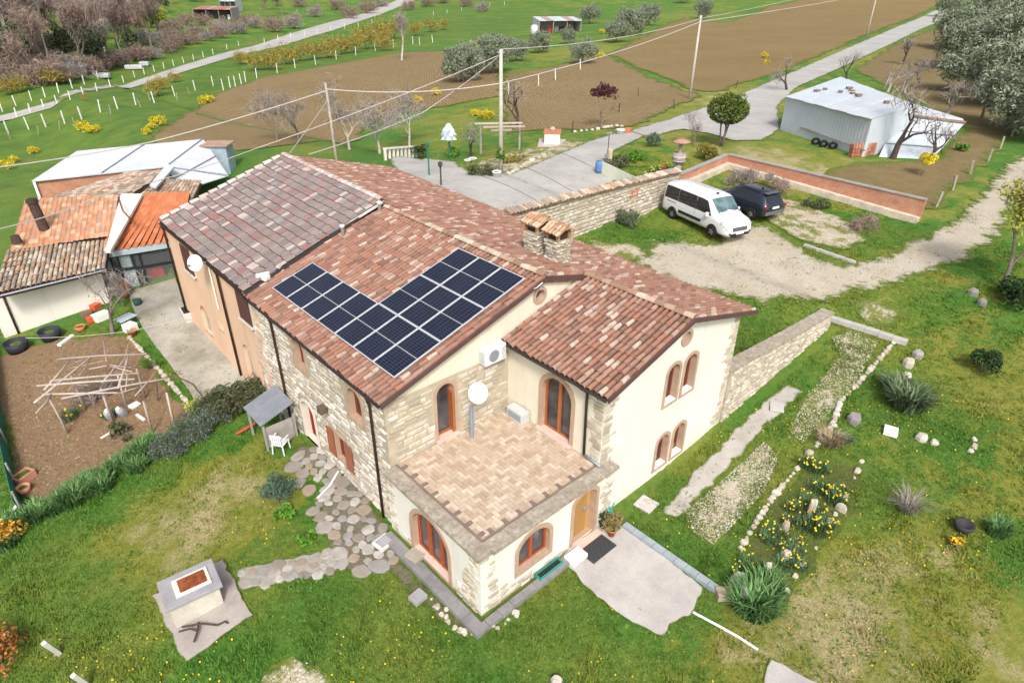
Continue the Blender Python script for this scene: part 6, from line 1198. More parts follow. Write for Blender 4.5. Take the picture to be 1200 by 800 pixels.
p3 = V3(396, 195, 3.5); o = empty('utility_pole', p3, 'thin leaning wooden pole rising behind the farmhouse roof', 'pole'); h = height_for(396, p3, 97); MB().tube([(0, 0, -2.5), (-.1, .1, h)], [.11, .08], 8).build('shaft', POLEM, o, True); t3 = p3 + Vector((-.1, .1, h - .5))
iv = mk_bush('ivy', 'bright green ivy wrapped round the foot of the concrete pole', 'ivy', (.3, .3, 1.0), LGREEN, 900, .15, 18, .16, 210, None, .6, .4, .95); place(iv, 587, 203)
CAB = plain('pale_cable', (.46, .42, .40), .7, .05, 2)
def cable(pts, label, sag=.5, r=.022):
    b = MB()
    for a, c in zip(pts, pts[1:]):
        a, c = Vector(a), Vector(c); k = 14; b.tube([a.lerp(c, i / k) - Vector((0, 0, 4 * sag * (i / k) * (1 - i / k))) for i in range(k + 1)], r, 5)
    tag(b.build('cable', CAB), label, 'cable')
dz = lambda p, z: p + Vector((0, 0, z))
cable([t1, dz(t2, -.3), t4 + Vector((10, 4, 0))], 'upper pale cable running from the ivy pole across the fields', .5, .03)
cable([dz(t3, .1), dz(t1, -2.0), dz(t2, -.6), t4 + Vector((16, -2, -1.5))], 'lower pale cable sagging between the poles over the ploughed field', .35, .04)
cable([dz(t1, -.3), V3(300, 174, 6.0), V3(118, 229, 6.0), V3(-10, 270, 6.2)], 'cable from the ivy pole down past the outbuilding roofs', .15, .025)
cable([dz(t1, -.3), V3(495, 132, 7.2), V3(362, 181, 7.4)], 'cable from the ivy pole to the back of the farmhouse roof', .12, .03)
cable([dz(t3, 0), V3(175, 167, 5.5), V3(-10, 197, 5.5)], 'cable from the leaning pole out over the white barn roof', .1, .035)
cable([dz(t3, -.6), V3(340, 179, 6.6)], 'short stay cable from the leaning pole to the roof', .02, .02)
cable([V3(150, 388, 1.6), V3(228, 369, 1.9)], 'thin clothes line across the paved yard', .05, .012)
cable([V3(30, 396, 1.6), V3(150, 388, 1.6)], 'thin line over the garden before the white outbuilding', .08, .012)
def posts(lst, h, w, label, group, name='post', mat=WPOST, lean=.06, cat='post'):
    b = MB(); h *= .72; b.box((0, 0, h / 2 - .1), (w, w, h + .2)); me = b.mesh(name); r = random.Random(len(lst)); me.materials.append(mat)
    for px, py in lst: o = bpy.data.objects.new(name, me); COL.objects.link(o); o.location = G(px, py); o.rotation_euler = (r.uniform(-lean, lean), r.uniform(-lean, lean), r.uniform(0, 3)); tag(o, label, cat, group)
def along(a, b_, n): return [(a[0] + (b_[0] - a[0]) * i / (n - 1), a[1] + (b_[1] - a[1]) * i / (n - 1)) for i in range(n)]
posts([(3, 131), (19, 124), (37, 118), (53, 114), (69, 109), (85, 104), (99, 99), (115, 93), (84, 97), (98, 89)], 1.9, .11, 'white concrete vine post above the valley road', 'white posts above the valley road')
posts(along((20, 137), (145, 97), 9) + along((158, 91), (250, 64), 9) + [(266, 58), (280, 54)], 1.6, .11, 'white concrete post along the near side of the valley road', 'white posts beside the valley road')
posts([(10, 157), (34, 152), (54, 149), (76, 145), (96, 140), (118, 132), (138, 128), (159, 123), (181, 121), (205, 113), (229, 106), (250, 101)], 2.1, .11, 'white concrete post in the lower vine row', 'white posts of the lower vine row')
posts([(12, 163), (45, 158), (70, 152), (88, 148), (130, 134), (165, 126), (176, 118), (208, 118), (222, 111)], 1.5, .08, 'thin grey wooden stake in the lower vine row', 'thin stakes of the lower vine row', 'stake', POLEM, .2, 'stake')
posts([(262, 106), (270, 103), (276, 102), (283, 99), (288, 96), (301, 92), (325, 86), (346, 80), (370, 76), (394, 70), (417, 65), (440, 60), (461, 56), (484, 52), (492, 53), (507, 50)], 2.3, .11, 'white vine post along the top of the ploughed field', 'white posts above the ploughed field')
posts([(310, 52), (326, 48), (341, 45), (357, 43), (372, 40), (388, 36), (404, 34), (420, 32), (436, 28), (508, 18), (524, 16), (541, 13), (558, 11), (574, 8), (591, 6)], 2.0, .11, 'white post along the hedge at the top of the picture', 'white posts along the upper hedge')
posts([(596, 111), (631, 101), (651, 94), (680, 82), (596, 111)][:4], 2.0, .11, 'white stake standing in the upper ploughed strip', 'white stakes in the ploughed strip', 'stake', WPOST, .12, 'stake')
posts([(748, 113), (790, 128), (862, 104), (670, 155), (725, 132), (1162, 25)][:5], 1.3, .07, 'thin dark stake at the ploughed field margin', 'dark stakes by the ploughed field', 'stake', BARKD, .15, 'stake')
posts([(1097, 243), (1116, 223), (1137, 205), (1158, 190), (1172, 175), (1185, 160), (1193, 150)], 1.35, .12, 'grey wooden fence post beside the upper track', 'fence posts beside the upper track', 'fence_post', POLEM, .12, 'fence post')
for a, b_, lb in ((70, 766, 'whitish old post leaning in the lower left lawn'), (104, 803, 'whitish old post at the bottom edge of the lawn')):
    o = MB().box((0, 0, .4), (.11, .11, .9)).build('old_post', WPOST); o.location = G(a, b_); o.rotation_euler = (.15, -.25, .3); tag(o, lb, 'post')
# ---------------------------------------------------------------- farm barns far away
def barn(px, py, w, d, h, rz, wallm, roofm, label, seed):
    o = empty('field_barn', G(px, py), label, 'barn', None, rz); b = MB(); b.box((0, d / 2 - .1, h / 2), (w, .12, h)); b.box((-w / 2, 0, h / 2), (.12, d, h)); b.box((w / 2, 0, h * .55), (.12, d, h * 1.1)); b.build('wall', wallm, o); r = random.Random(seed)
    for i in range(6): b = MB(); b.box((-w / 2 + (i + .5) * w / 6, 0, h + .12 + r.uniform(-.03, .05)), (w / 6 - .02, d + .8, .08), M=Matrix.Rotation(.09, 4, 'X')); b.build('roof_sheet', roofm[i % len(roofm)], o)
    for i in range(4): b = MB(); b.box((-w / 2 + i * w / 3, -d / 2, h / 2), (.16, .16, h)); b.build('post', POLEM, o)
    for i in range(5): b = MB(); b.box((r.uniform(-w / 2 + 1, w / 2 - 1), r.uniform(-1, d / 2 - 1), .6), (r.uniform(.8, 2), r.uniform(.6, 1.2), r.uniform(.8, 1.5)), rz=r.random()); b.build('stored_item', [plain('red_machine', (.35, .06, .05)), plain('dim_clutter', (.12, .10, .10)), WHITEP][i % 3], o)
    return o
RUST = plain('rust_red_sheet', (.36, .15, .12), .8, .3, 1); barn(255, 22, 13, 7, 3.2, -.75, plain('barn_grey', (.25, .23, .24), .9, .3, 1), [RUST, RUST, plain('rust_grey', (.34, .24, .22), .8, .3, 1)], 'open red roofed barn full of machinery at the picture top', 1)
barn(272, 14, 6, 6, 3.8, -.75, WSH, [CORR], 'pale tin roofed shed adjoining the red roofed barn', 2)
barn(652, 38, 11, 6, 3.0, -.5, plain('grey_blocks', (.48, .46, .44), .9, .15, 1), [CORR, plain('rust_grey', (.34, .24, .22)), WSH], 'patchy tin roofed field shed beside the far olive trees', 3)
o = MB().lathe((0, 0, 0), [(.9, 0), (.9, 2.4), (.5, 2.7), (.1, 2.75)], 14).build('water_tank', plain('tank_grey', (.5, .52, .55), .5, .1), None, True); o.location = G(626, 44); tag(o, 'pale upright water tank beside the field shed', 'water tank')
for a, b_, w_ in ((158, 82, 4), (170, 78, 2.2), (120, 92, 3.4)): o = MB().box((0, 0, .5), (w_ * .8, 1.2, .8)).build('covered_stack', plain('dull_cover', (.46, .47, .48), .8, .2, 1), bevel=.2); o.location = G(a, b_); o.rotation_euler = (0, 0, -.6); tag(o, {158: 'larger covered white stack by the valley wood posts', 170: 'smallest white covered stack by the valley wood posts', 120: 'white covered stack furthest left along the wood edge'}[a], 'covered stack')
# ---------------------------------------------------------------- lawn furniture round the house
def flat(name, px, py, w, d, h, mat, label, cat, rz=0., dz=0., bevel=.015, group=None):
    o = MB().box((0, 0, h / 2), (w, d, h)).build(name, mat, None, bevel=bevel); o.location = G(px, py) + Vector((0, 0, dz)); o.rotation_euler = (0, 0, rz); return tag(o, label, cat, group)
WL = empty('cistern', G(232, 712), 'square concrete cistern with rusty metal lid on the lawn', 'cistern', None, .0)
cf = [G(178, 700), G(262, 656), G(297, 722), G(218, 778)]; ua = (cf[1] - cf[0]); ang = math.atan2(ua.y, ua.x); WL.rotation_euler = (0, 0, ang); WL.location.z = float(T(WL.location.x, WL.location.y)) + .05
CEMG = slab('cement_grey', (.36, .35, .36), (.27, .26, .27), 2.); CEMC = slab('cement_cream', (.62, .58, .50), (.48, .44, .37), 2.)
MB().box((0, .12, .36), (1.28, .98, .8)).build('body', CEMC, WL, bevel=.02); MB().box((0, .12, .80), (1.46, 1.16, .1)).build('top_slab', CEMG, WL, bevel=.015)
MB().box((.06, .12, .87), (.92, .66, .05)).build('lid_frame', plain('pale_paint', (.66, .62, .56), .8, .15, 6), WL, bevel=.01)
RST = N('rust'); _f = RST.noise(6, 6, .7); RST.bump(_f, .4, .02); RST = RST.done(RST.ramp(_f, [(.3, (.12, .03, .015)), (.55, (.27, .075, .025)), (.75, (.40, .14, .05))]), .85)
MB().box((.08, .12, .90), (.70, .48, .025)).build('lid', RST, WL)
b = MB(); rg = random.Random(2)
for (p, q_) in (((-.5, -.5), (.3, -1.0)), ((-.1, -.6), (-.35, -1.15)), ((-.6, -.6), (-.2, -.85)), ((.3, -1.0), (.55, -1.1))): b.tube([(p[0], p[1], .07), ((p[0] + q_[0]) / 2 + .06, (p[1] + q_[1]) / 2, .12), (q_[0], q_[1], .06)], .03, 5)
b.build('dead_branch', BARKD, None).matrix_world = Matrix.Translation(WL.location) @ Matrix.Rotation(ang, 4, 'Z'); tag(bpy.data.objects['dead_branch'], 'dead dark branches lying on the concrete apron', 'branch')
FLAG = pieces_mat('flagstone', [(.30, .265, .23), (.35, .32, .29), (.26, .22, .19), (.40, .37, .34), (.33, .265, .20), (.29, .275, .265), (.46, .43, .40)], .95, (.22, .19, .15), 3, .6, .6)
def flag_mesh(k):
    r = random.Random(k); n_ = 8; b = MB(); P = [(math.cos(2 * math.pi * i / n_) * r.uniform(.40, .56), math.sin(2 * math.pi * i / n_) * r.uniform(.40, .56)) for i in range(n_)]
    b.add([(x, y, -.5) for x, y in P] + [(x, y, .35) for x, y in P] + [(x * .85, y * .85, .5) for x, y in P], [(i, (i + 1) % n_, n_ + (i + 1) % n_, n_ + i) for i in range(n_)] + [(n_ + i, n_ + (i + 1) % n_, 2 * n_ + (i + 1) % n_, 2 * n_ + i) for i in range(n_)] + [tuple(range(2 * n_, 3 * n_))]); return b.mesh('flagstone')
FLM = [flag_mesh(k) for k in range(6)]
def scatter_poly(poly, s0, s1, seed, tries=2200, gap=.74):
    r = random.Random(seed); P = [(G(*q).x, G(*q).y) for q in poly]; xs = [p[0] for p in P]; ys = [p[1] for p in P]; out = []
    for _ in range(tries):
        x, y, s = r.uniform(min(xs), max(xs)), r.uniform(min(ys), max(ys)), r.uniform(s0, s1)
        if inside([(x, y)], P)[0] and all((x - a) ** 2 + (y - b_) ** 2 > (gap * (s + c) / 2) ** 2 for a, b_, c in out): out.append((x, y, s))
    return out
FP = empty('flagstone_path', (0, 0, 0), 'winding path of rough grey flagstones beside the house wall', 'path')
it = []
for pol, s0, s1, sd in (([(365, 600), (388, 562), (425, 580), (458, 632), (462, 662), (405, 674)], .3, .75, 1), ([(348, 528), (388, 526), (405, 575), (372, 588), (342, 558)], .35, .9, 2), ([(280, 672), (385, 648), (402, 668), (284, 692)], .25, .55, 3)):
    for x, y, s in scatter_poly(pol, s0, s1, sd): it.append((random.randrange(6), Matrix.Translation(on(x, y, .02)) @ Matrix.Rotation(random.uniform(0, 6), 4, 'Z') @ Matrix.Diagonal((s, s * random.uniform(.7, 1), .09, 1))))
pieces('flagstone', FP, FLAG, FLM, it, 300)
sheet('concrete_path', [(278, 668), (386, 645), (404, 669), (282, 693)], slab('path_cement', (.38, .34, .30), (.26, .23, .20), 2.5), .04, .04, .25, fray=.1)
ROCK = pieces_mat('border_rock', [(.46, .42, .35), (.52, .48, .42), (.40, .35, .28), (.56, .53, .47), (.43, .37, .28)], .95, (.40, .34, .24), 4, .5, .5)
RKM = [stone_proto(70 + k) for k in range(5)]
def rocks(name, pts, s0, s1, label, cat, step_=.26, piece='stone', seed=1, width=.0):
    r = random.Random(seed); P = [G(*q) for q in pts]; root = empty(name, P[0], label, cat); it = []; p0 = P[0].copy()
    for a, c in zip(P, P[1:]):
        L = (c - a).length; k = max(1, int(L / step_))
        for i in range(k):
            q = a.lerp(c, (i + r.random() * .5) / k); q += Vector((r.uniform(-width, width), r.uniform(-width, width), 0)); s = r.uniform(s0, s1); q.z = float(T(q.x, q.y)) + s * .08; it.append((r.randrange(5), Matrix.Translation(q - p0) @ Matrix.Rotation(r.uniform(0, 6), 4, 'Z') @ Matrix.Diagonal((s * r.uniform(.8, 1.4), s, s * .8, 1))))
    pieces(piece, root, ROCK, RKM, it, 80, offset=p0); return root
rocks('stone_edging', [(868, 643), (878, 625), (892, 603), (908, 580), (925, 560), (938, 545)], .12, .25, 'row of pale stones edging the left side of the flower bed', 'stone edging', .2)
rocks('stone_edging', [(955, 525), (975, 500), (985, 470), (1005, 450), (1018, 435), (1048, 400)], .13, .27, 'line of pale stones climbing beside the upper gravel bed', 'stone edging', .24, seed=2)
rocks('stone_edging', [(1010, 540), (1002, 558), (996, 570), (985, 590), (975, 610), (968, 620)], .11, .24, 'thin line of stones down the right of the flower bed', 'stone edging', .32, seed=3)
rocks('stone_edging', [(958, 640), (940, 660), (925, 690), (905, 708)], .1, .2, 'few scattered stones at the lower right of the flower bed', 'stone edging', .5, seed=4)
rocks('stone_edging', [(1075, 512), (1090, 518), (1100, 521)], .25, .42, 'short row of pale blocks in the right hand meadow', 'stone edging', .3, seed=5)
rocks('stone_edging', [(1140, 512), (1143, 520), (1140, 528), (1132, 531)], .15, .26, 'curved row of small stones far right in the meadow', 'stone edging', .2, seed=6)
rocks('rubble_edging', [(510, 700), (530, 730), (550, 742), (575, 735), (605, 715)], .08, .2, 'pale rubble along the drain at the terrace corner', 'stone edging', .09, seed=7, width=.15)
def rock(px, py, s, label, k=0, sc=(1, 1, .8), mat=ROCK, rz=0.):
    o = link('rock', RKM[k % 5], None, mat); 
    if o.data.materials and o.data.materials[0] is not mat: o.data = o.data.copy(); o.data.materials[0] = mat
    o.location = G(px, py) + Vector((0, 0, s * sc[2] * .3)); o.scale = (s * sc[0], s * sc[1], s * sc[2]); o.rotation_euler = (0, 0, rz); tag(o, label, 'rock')
GREYR = pieces_mat('grey_rock', [(.30, .28, .27), (.36, .33, .31), (.26, .24, .23)], .95, (.18, .16, .14), 4, .5, .6)
rock(1000, 494, .5, 'grey boulder at the end of the upper gravel bed', 0, mat=GREYR); rock(1075, 418, .42, 'dark grey rock right of the small upper gravel bed', 1, mat=GREYR); rock(865, 690, .7, 'large dark grey rock at the lower end of the flower bed', 2, (1.3, .8, .7), GREYR, .6)
rock(898, 672, .36, 'white upright ring shaped stone in the flower bed', 3, (.7, .6, 1.4)); rock(921, 652, .3, 'white stone amid the lower daffodils', 4, (1, .9, 1)); rock(948, 602, .38, 'long white stone leaning among the daffodils', 0, (.5, .4, 1.8)); rock(953, 598, .34, 'second long white stone beside the leaning one', 1, (.4, .4, 1.6)); rock(985, 598, .34, 'pale block at the right of the flower bed', 2, (.6, 1.1, .9)); rock(920, 620, .3, 'small white stone in the middle of the flower bed', 3, (.8, .8, 1.2))
rock(1140, 345, .42, 'rounded grey stone by the bramble bush', 1, mat=GREYR); rock(1150, 357, .4, 'lower grey stone beside the bramble bush', 2, mat=GREYR); rock(652, 800, .3, 'small pale stone in the bottom lawn', 3); rock(1064, 428, .45, 'pale rock below the dark grey rock on the bank', 3); rock(948, 533, .3, 'white rock below the straw clump', 4); rock(1062, 443, .35, 'small pale rock above the strappy yucca', 0)
flat('concrete_slab_block', 1043, 507, .5, .45, .16, WHITEP, 'small square white slab lying in the right hand meadow', 'slab', .3)
flat('manhole_cover', 757, 592, .62, .62, .07, slab('manhole_pale', (.55, .52, .48), (.42, .39, .36), 4), 'square pale manhole cover in the grass beside the annex', 'manhole cover', .1, .02)
flat('manhole_cover', 922, 475, .7, .55, .12, MATS['manhole_pale'], 'pale flat stone slab at the head of the gravel path', 'slab', .4, .02) if 0 else None
mh = flat('manhole_cover', 450, 638, .55, .5, .1, plain('manhole_white', (.58, .56, .54), .9, .1, 5), 'pale square manhole frame in the grass near the drainpipe', 'manhole cover', .15, .05); MB().box((0, 0, .11), (.38, .34, .03)).build('lid', CEMG, mh)
flat('concrete_block', 490, 702, .42, .36, .16, CEMG, 'grey square concrete block on the lawn by the terrace', 'block', .1, .02); flat('concrete_block', 486, 655, .4, .5, .14, slab('block_tan', (.42, .38, .31), (.32, .28, .22), 4), 'flat tan stone at the foot of the terrace window', 'block', .2, .06)
flat('stepping_slab', 910, 478, .6, .5, .08, MATS['manhole_pale'], 'flat pale slab in the grass below the retaining wall', 'slab', .5, .02)
# door side things
MATM = N('door_mat'); MATM.bump(MATM.noise(60, 2), .6, .01); MATM = MATM.done(MATM.ramp(MATM.noise(30, 2), [(.3, (.03, .03, .033)), (.7, (.07, .07, .072))]), .95)
p = tef.at(tfd[0] + .02, 0, .62); o = MB().box((0, 0, 0), (1.05, .6, .025)).build('door_mat', MATM); o.location = on(p.x, p.y, .09); tag(o, 'dark grey door mat before the honey plank door', 'door mat')
p = tef.at(3.2, 0, .42); o = MB().box((0, 0, .09), (.62, .42, .18)).build('step_block', WHITEP, bevel=.03); o.location = on(p.x, p.y, .06); tag(o, 'white block lying left of the door mat', 'block')
def pot(px, py, r, h, mat, label, plant=None, dz=0., name='plant_pot'):
    o = empty(name, G(px, py) + Vector((0, 0, dz)), label, 'plant pot'); b = MB(); b.lathe((0, 0, 0), [(r * .7, 0), (r * .95, h * .85), (r * 1.06, h * .86), (r * 1.06, h), (r * .92, h), (r * .88, h * .85)], 14); b.build('pot', mat, o, True); b = MB(); b.lathe((0, 0, h * .85), [(r * .88, 0), (.01, .01)], 14); b.build('soil', soil, o)
    if plant: P = clump_pts(plant[0], 14, plant[1], plant[2], np.random.default_rng(int(px)), .3, .3); P[:, 2] += h + plant[0][2] * .8; link('foliage', leaf_mesh('foliage', P, plant[4], asp=.25, up=.8), o, plant[3])
    return o
TERR = plain('terracotta_pot', (.48, .17, .08), .85, .15, 6)
pot(716, 628, .15, .26, TERR, 'terracotta pot with spiky reddish succulent by the door', ((.3, .3, .3), .16, 420, leaf_mat('reddish_succulent', [(.24, .22, .08), (.35, .18, .09), (.18, .20, .07), (.42, .26, .14)]), .2), .06)
pot(706, 618, .14, .24, plain('dark_pot', (.05, .045, .045)), 'small dark pot beside the green watering can', ((.2, .2, .2), .1, 150, DGREEN, .14), .06)
wc = empty('watering_can', G(711, 610) + Vector((0, 0, .3)), 'turquoise green watering can by the front door', 'watering can'); TEAL = plain('teal_plastic', (.02, .28, .24), .4, .1, 3, 0, 0, .4); MB().lathe((0, 0, 0), [(.12, 0), (.13, .22), (.06, .28)], 12).build('can', TEAL, wc, True); b = MB(); b.tube([(.12, 0, .05), (.3, 0, .3)], [.03, .02], 6); b.tube([(-.12, 0, .05), (-.24, 0, .15), (-.1, 0, .32)], .015, 5); b.build('spout', TEAL, wc)
tr = empty('planter_trough', on(2.25, -4.62, .05), 'teal green plastic trough below the arched front window', 'planter'); tr.rotation_euler = (0, 0, .0); b = MB(); 
for c, s in (((0, .1, .1), (.92, .02, .2)), ((0, -.1, .1), (.92, .02, .2)), ((-.45, 0, .1), (.02, .2, .2)), ((.45, 0, .1), (.02, .2, .2)), ((0, 0, .02), (.9, .2, .03))): b.box(c, s)
b.build('trough', TEAL, tr); MB().box((0, 0, .12), (.87, .17, .06)).build('soil', plain('dark_compost', (.03, .025, .02)), tr)
# kerbs and strips
def kerb(a, b_, w, h, n_, mat, label, z=.0):
    A, B = G(*a), G(*b_); o = empty('kerb', A, label, 'kerb'); me = MB().box((0, 0, 0), ((B - A).length / n_ - .012, w, h)).mesh('kerb_stone'); me.materials.append(mat); d = B - A; ang = math.atan2(d.y, d.x)
    for i in range(n_): q = A.lerp(B, (i + .5) / n_); q.z = float(T(q.x, q.y)) + h / 2 + z; link('kerb_stone', me, o, None, Matrix.Translation(q - A) @ Matrix.Rotation(ang + random.uniform(-.01, .01), 4, 'Z'))
BLUEG = plain('blue_grey_slate', (.30, .34, .37), .7, .2, 3); PALEK = slab('pale_kerb', (.50, .48, .45), (.38, .36, .33), 2)
kerb((731, 617), (844, 696), .22, .16, 9, BLUEG, 'kerb of blue grey slabs along the patio edge'); kerb((968, 372), (1062, 404), .32, .2, 6, PALEK, 'pale concrete kerb climbing from the retaining wall end'); kerb((942, 288), (1002, 309), .2, .12, 5, PALEK, 'thin pale kerb stones beside the gravel track')
MB().box((0, 0, 0), (.1, .1, .1)); o = MB().box((0, 0, .12), (.5, .34, .26)).build('end_block', slab('tan_block', (.46, .37, .28), (.36, .28, .20), 4), None, bevel=.02); o.location = G(849, 699); o.rotation_euler = (0, 0, -.7); tag(o, 'tan stone block at the end of the blue grey kerb', 'block')
b = MB(); pts = [G(812, 718), G(840, 733), G(865, 747), G(888, 762)]; b.tube([p + Vector((0, 0, .04)) for p in pts], .035, 6); tag(b.build('white_hose', WHITEP), 'thin white edging line running off the patio corner', 'hose')
b = MB(); b.tube([G(372, 585) + Vector((0, 0, .06)), G(386, 571) + Vector((0, 0, .06)), G(397, 556) + Vector((0, 0, .15))], .035, 6); tag(b.build('white_pipe', WHITEP), 'short white pipe lying across the flagstone path', 'pipe')
DRAIN = slab('drain_concrete', (.27, .255, .25), (.17, .16, .155), 2)
dr = empty('drain_channel', (0, 0, 0), 'dark concrete drain channel round the terrace foot', 'drain')
for a, c in (((-.48, -.2), (-.48, -4.75)), ((-.65, -4.72), (2.9, -4.72))):
    k = 8
    for i in range(k):
        p, q = Vector(a).lerp(Vector(c), i / k), Vector(a).lerp(Vector(c), (i + 1) / k); z = float(T(*((p + q) / 2))) + .08; b = MB(); d = (q - p).normalized(); nrm = Vector((-d.y, d.x)); b.bar((p.x, p.y, z), (q.x, q.y, z), .34 if a[0] > -.5 else .22, .12) if 0 else None
        ang = math.atan2(d.y, d.x); b = MB(); b.box((0, 0, 0), ((q - p).length - .01, .36 if c[0] < 0 else .24, .16)); link('drain_slab', b.mesh('drain_slab'), dr, DRAIN, Matrix.Translation(((p.x + q.x) / 2, (p.y + q.y) / 2, z)) @ Matrix.Rotation(ang, 4, 'Z'))
# things on the house walls and terrace
ac = empty('air_conditioner', gab.at(3.98, 4.86, .02), 'white outdoor air conditioner unit high on the gable wall', 'air conditioner'); MB().box((0, -.17, 0), (.86, .3, .56)).build('casing', WHITEP, ac, bevel=.02)
b = MB(); b.lathe((0, 0, 0), [(.21, 0), (.21, .012), (.17, .014), (.05, .014), (.05, .02)], 18); f = b.build('fan_grille', GREYM, ac, M=Matrix.Translation((-.08, -.322, 0)) @ Matrix.Rotation(math.pi / 2, 4, 'X')); b = MB(); [b.box((.32, -.325, -.2 + .06 * i), (.14, .01, .02)) for i in range(7)]; [b.box((-.435, -.17, -.2 + .06 * i), (.01, .22, .02)) for i in range(7)]; b.build('vent', GREYM, ac)
sd = empty('satellite_dish', (2.78, -.5, ZT), 'white oval satellite dish on a grey post on the terrace', 'satellite dish'); MB().tube([(0, 0, 0), (0, 0, 1.15)], .075, 8).build('post', plain('blue_grey_post', (.22, .25, .29), .6, .1), sd); Mx = aim((-.52, -.75, .42)); Mx.translation = (.16, -.15, 1.72); dish_mesh(.36, .07).build('reflector', plain('dish_white', (.66, .66, .65), .6, .05), sd, True, Mx @ Matrix.Diagonal((.85, .95, 1, 1)))
gb2 = empty('grey_cabinet', (4.55, -.75, ZT), 'low pale grey box in the inner corner of the terrace', 'cabinet'); MB().box((0, 0, .2), (.35, .75, .4)).build('casing', plain('cabinet_grey', (.50, .52, .53), .6, .08), gb2, bevel=.015); b = MB(); [b.box((-.18, 0, .1 + .05 * i), (.01, .6, .025)) for i in range(5)]; b.build('louvre', GREYM, gb2)
for x, z, s in ((3.1, 1.45, .07), (3.0, 1.2, .09)): pass
lt = empty('wall_lantern', side.at(sw(3.78), 2.55, .02), 'square brown lantern on the stone side wall', 'lantern'); MB().box((-.16, 0, 0), (.26, .3, .26)).build('housing', plain('brown_tin', (.13, .09, .07), .6, .2), lt, bevel=.02); MB().box((-.16, 0, -.15), (.2, .22, .06)).build('lamp', LAMP, lt)
cb = MB(); cb.tube([gab.at(5.7, 6.52, .12), gab.at(5.72, 6.62, .3), gab.at(5.98, 6.72, .3), gab.at(6.15, 6.6, .1), gab.at(6.15, 6.35, .06)], .018, 5); tag(cb.build('loop_cable', WHITEP), 'white cable looping over the gable edge above the oculus', 'cable')
# lean-to hutch and white chair by the side wall
hu = empty('lean_to_hutch', on(-.75, 7.05), 'low hutch under dark grey sheet roof against the stone wall', 'hutch'); HG = plain('slate_grey_sheet', (.20, .215, .24), .7, .2, 3)
for i in range(3): b = MB(); b.box((-.1 + .005 * i, -.55 + i * .52, 1.42 - .0 * i), (1.4, .51, .03), M=Matrix.Rotation(-.32, 4, 'Y')); b.build('roof_sheet', HG, hu)
b = MB(); [b.box((x, y, .5), (.07, .07, 1.2)) for x in (-.65, .5) for y in (-.7, .65)]; b.box((-.1, -.65, .5), (1.1, .03, .9)); b.build('frame', plain('grey_timber', (.33, .30, .28)), hu)
ch = empty('plastic_chair', on(-1.05, 5.95), 'white plastic armchair beside the grey roofed hutch', 'chair', None, 2.2); WPL = plain('white_plastic', (.74, .76, .78), .4, .04, 3)
MB().box((0, 0, .42), (.46, .46, .03)).build('seat', WPL, ch, bevel=.01); b = MB(); b.box((0, .22, .82), (.44, .03, .1)); [b.box((-.16 + i * .08, .22, .62), (.05, .025, .42)) for i in range(5)]; b.build('backrest', WPL, ch)
for x in (-.2, .2):
    for y in (-.2, .2): MB().tube([(x * 1.15, y * 1.15, 0), (x, y, .42)], .025, 6).build('leg', WPL, ch)
    MB().tube([(x * 1.15, -.2, .4), (x * 1.2, -.2, .64), (x * 1.2, .2, .66)], .025, 6).build('armrest', WPL, ch)
b = MB(); b.tube([on(-.4, 8.3, .1), on(-1.9, 8.1, .12)], .06, 6); tag(b.build('red_pipe', plain('red_plastic', (.45, .09, .05), .5, .1)), 'short red pipe on the ground behind the hutch', 'pipe')
# yard and vegetable plot
pt = empty('stone_planter', G(222, 374), 'white footed planter box against the peach house', 'planter'); b = MB(); b.box((0, 0, .36), (.85, .5, .34), rz=.0, taper=1.12); b.box((-.28, 0, .1), (.14, .4, .22)); b.box((.28, 0, .1), (.14, .4, .22)); b.build('box', plain('cast_stone', (.62, .58, .54), .9, .12), pt); MB().box((0, 0, .535), (.8, .44, .03)).build('soil', plain('dark_compost', (.03, .025, .02)), pt); pt.rotation_euler = (0, 0, 1.45)
def tub(px, py, r, h, label, mat=None, name='tub', cat='tub'):
    o = empty(name, G(px, py), label, cat); b = MB(); b.lathe((0, 0, 0), [(r * .8, 0), (r, h), (r * .93, h), (r * .9, h * .8)], 16); b.build('shell', mat or plain('black_tub', (.028, .03, .042), .6, .15), o, True); b = MB(); b.lathe((0, 0, h * .78), [(r * .9, 0), (.01, .02)], 16); b.build('soil', soil, o)
tub(61, 397, .50, .5, 'black round tub of soil before the white outbuilding'); tub(22, 411, .52, .5, 'leftmost black round tub of soil in the garden')
tub(162, 357, .22, .3, 'dark green pot on the yard by the porch', plain('green_pot', (.03, .09, .08)), 'plant_pot', 'plant pot'); tub(95, 387, .25, .25, 'orange clay bowl among the clutter by the outbuilding', TERR, 'clay_bowl', 'bowl'); 
flat('wash_basin', 120, 374, .75, .5, .35, WHITEP, 'white basin among the clutter beside the outbuilding', 'basin', .3); flat('orange_crate', 113, 362, .45, .35, .3, plain('orange_plastic', (.55, .10, .04), .5, .1), 'orange crate behind the white basin', 'crate', .5); flat('red_bucket', 107, 378, .3, .3, .35, plain('red_bucket', (.60, .08, .03), .5, .1), 'red and white bucket in front of the white basin', 'bucket', .2, bevel=.06); flat('timber_plank', 78, 400, 1.0, .2, .12, WPOST, 'pale plank next to the black tub', 'plank', .75); flat('brown_crate', 102, 370, .5, .4, .25, plain('brown_clutter', (.20, .13, .09), .9, .3), 'brown wooden crate left of the orange crate', 'crate', .1)
flat('grey_sheet', 150, 382, .9, .6, .05, HG if 0 else plain('blue_sheet', (.42, .47, .53), .6, .15), 'blue grey metal sheet propped on a box at the yard edge', 'sheet', .4, .45); flat('white_box', 154, 388, .5, .5, .42, WHITEP, 'white box under the blue grey sheet', 'box', .4); pot(156, 393, .22, .3, TERR, 'square terracotta pot at the corner of the yard paving'); 
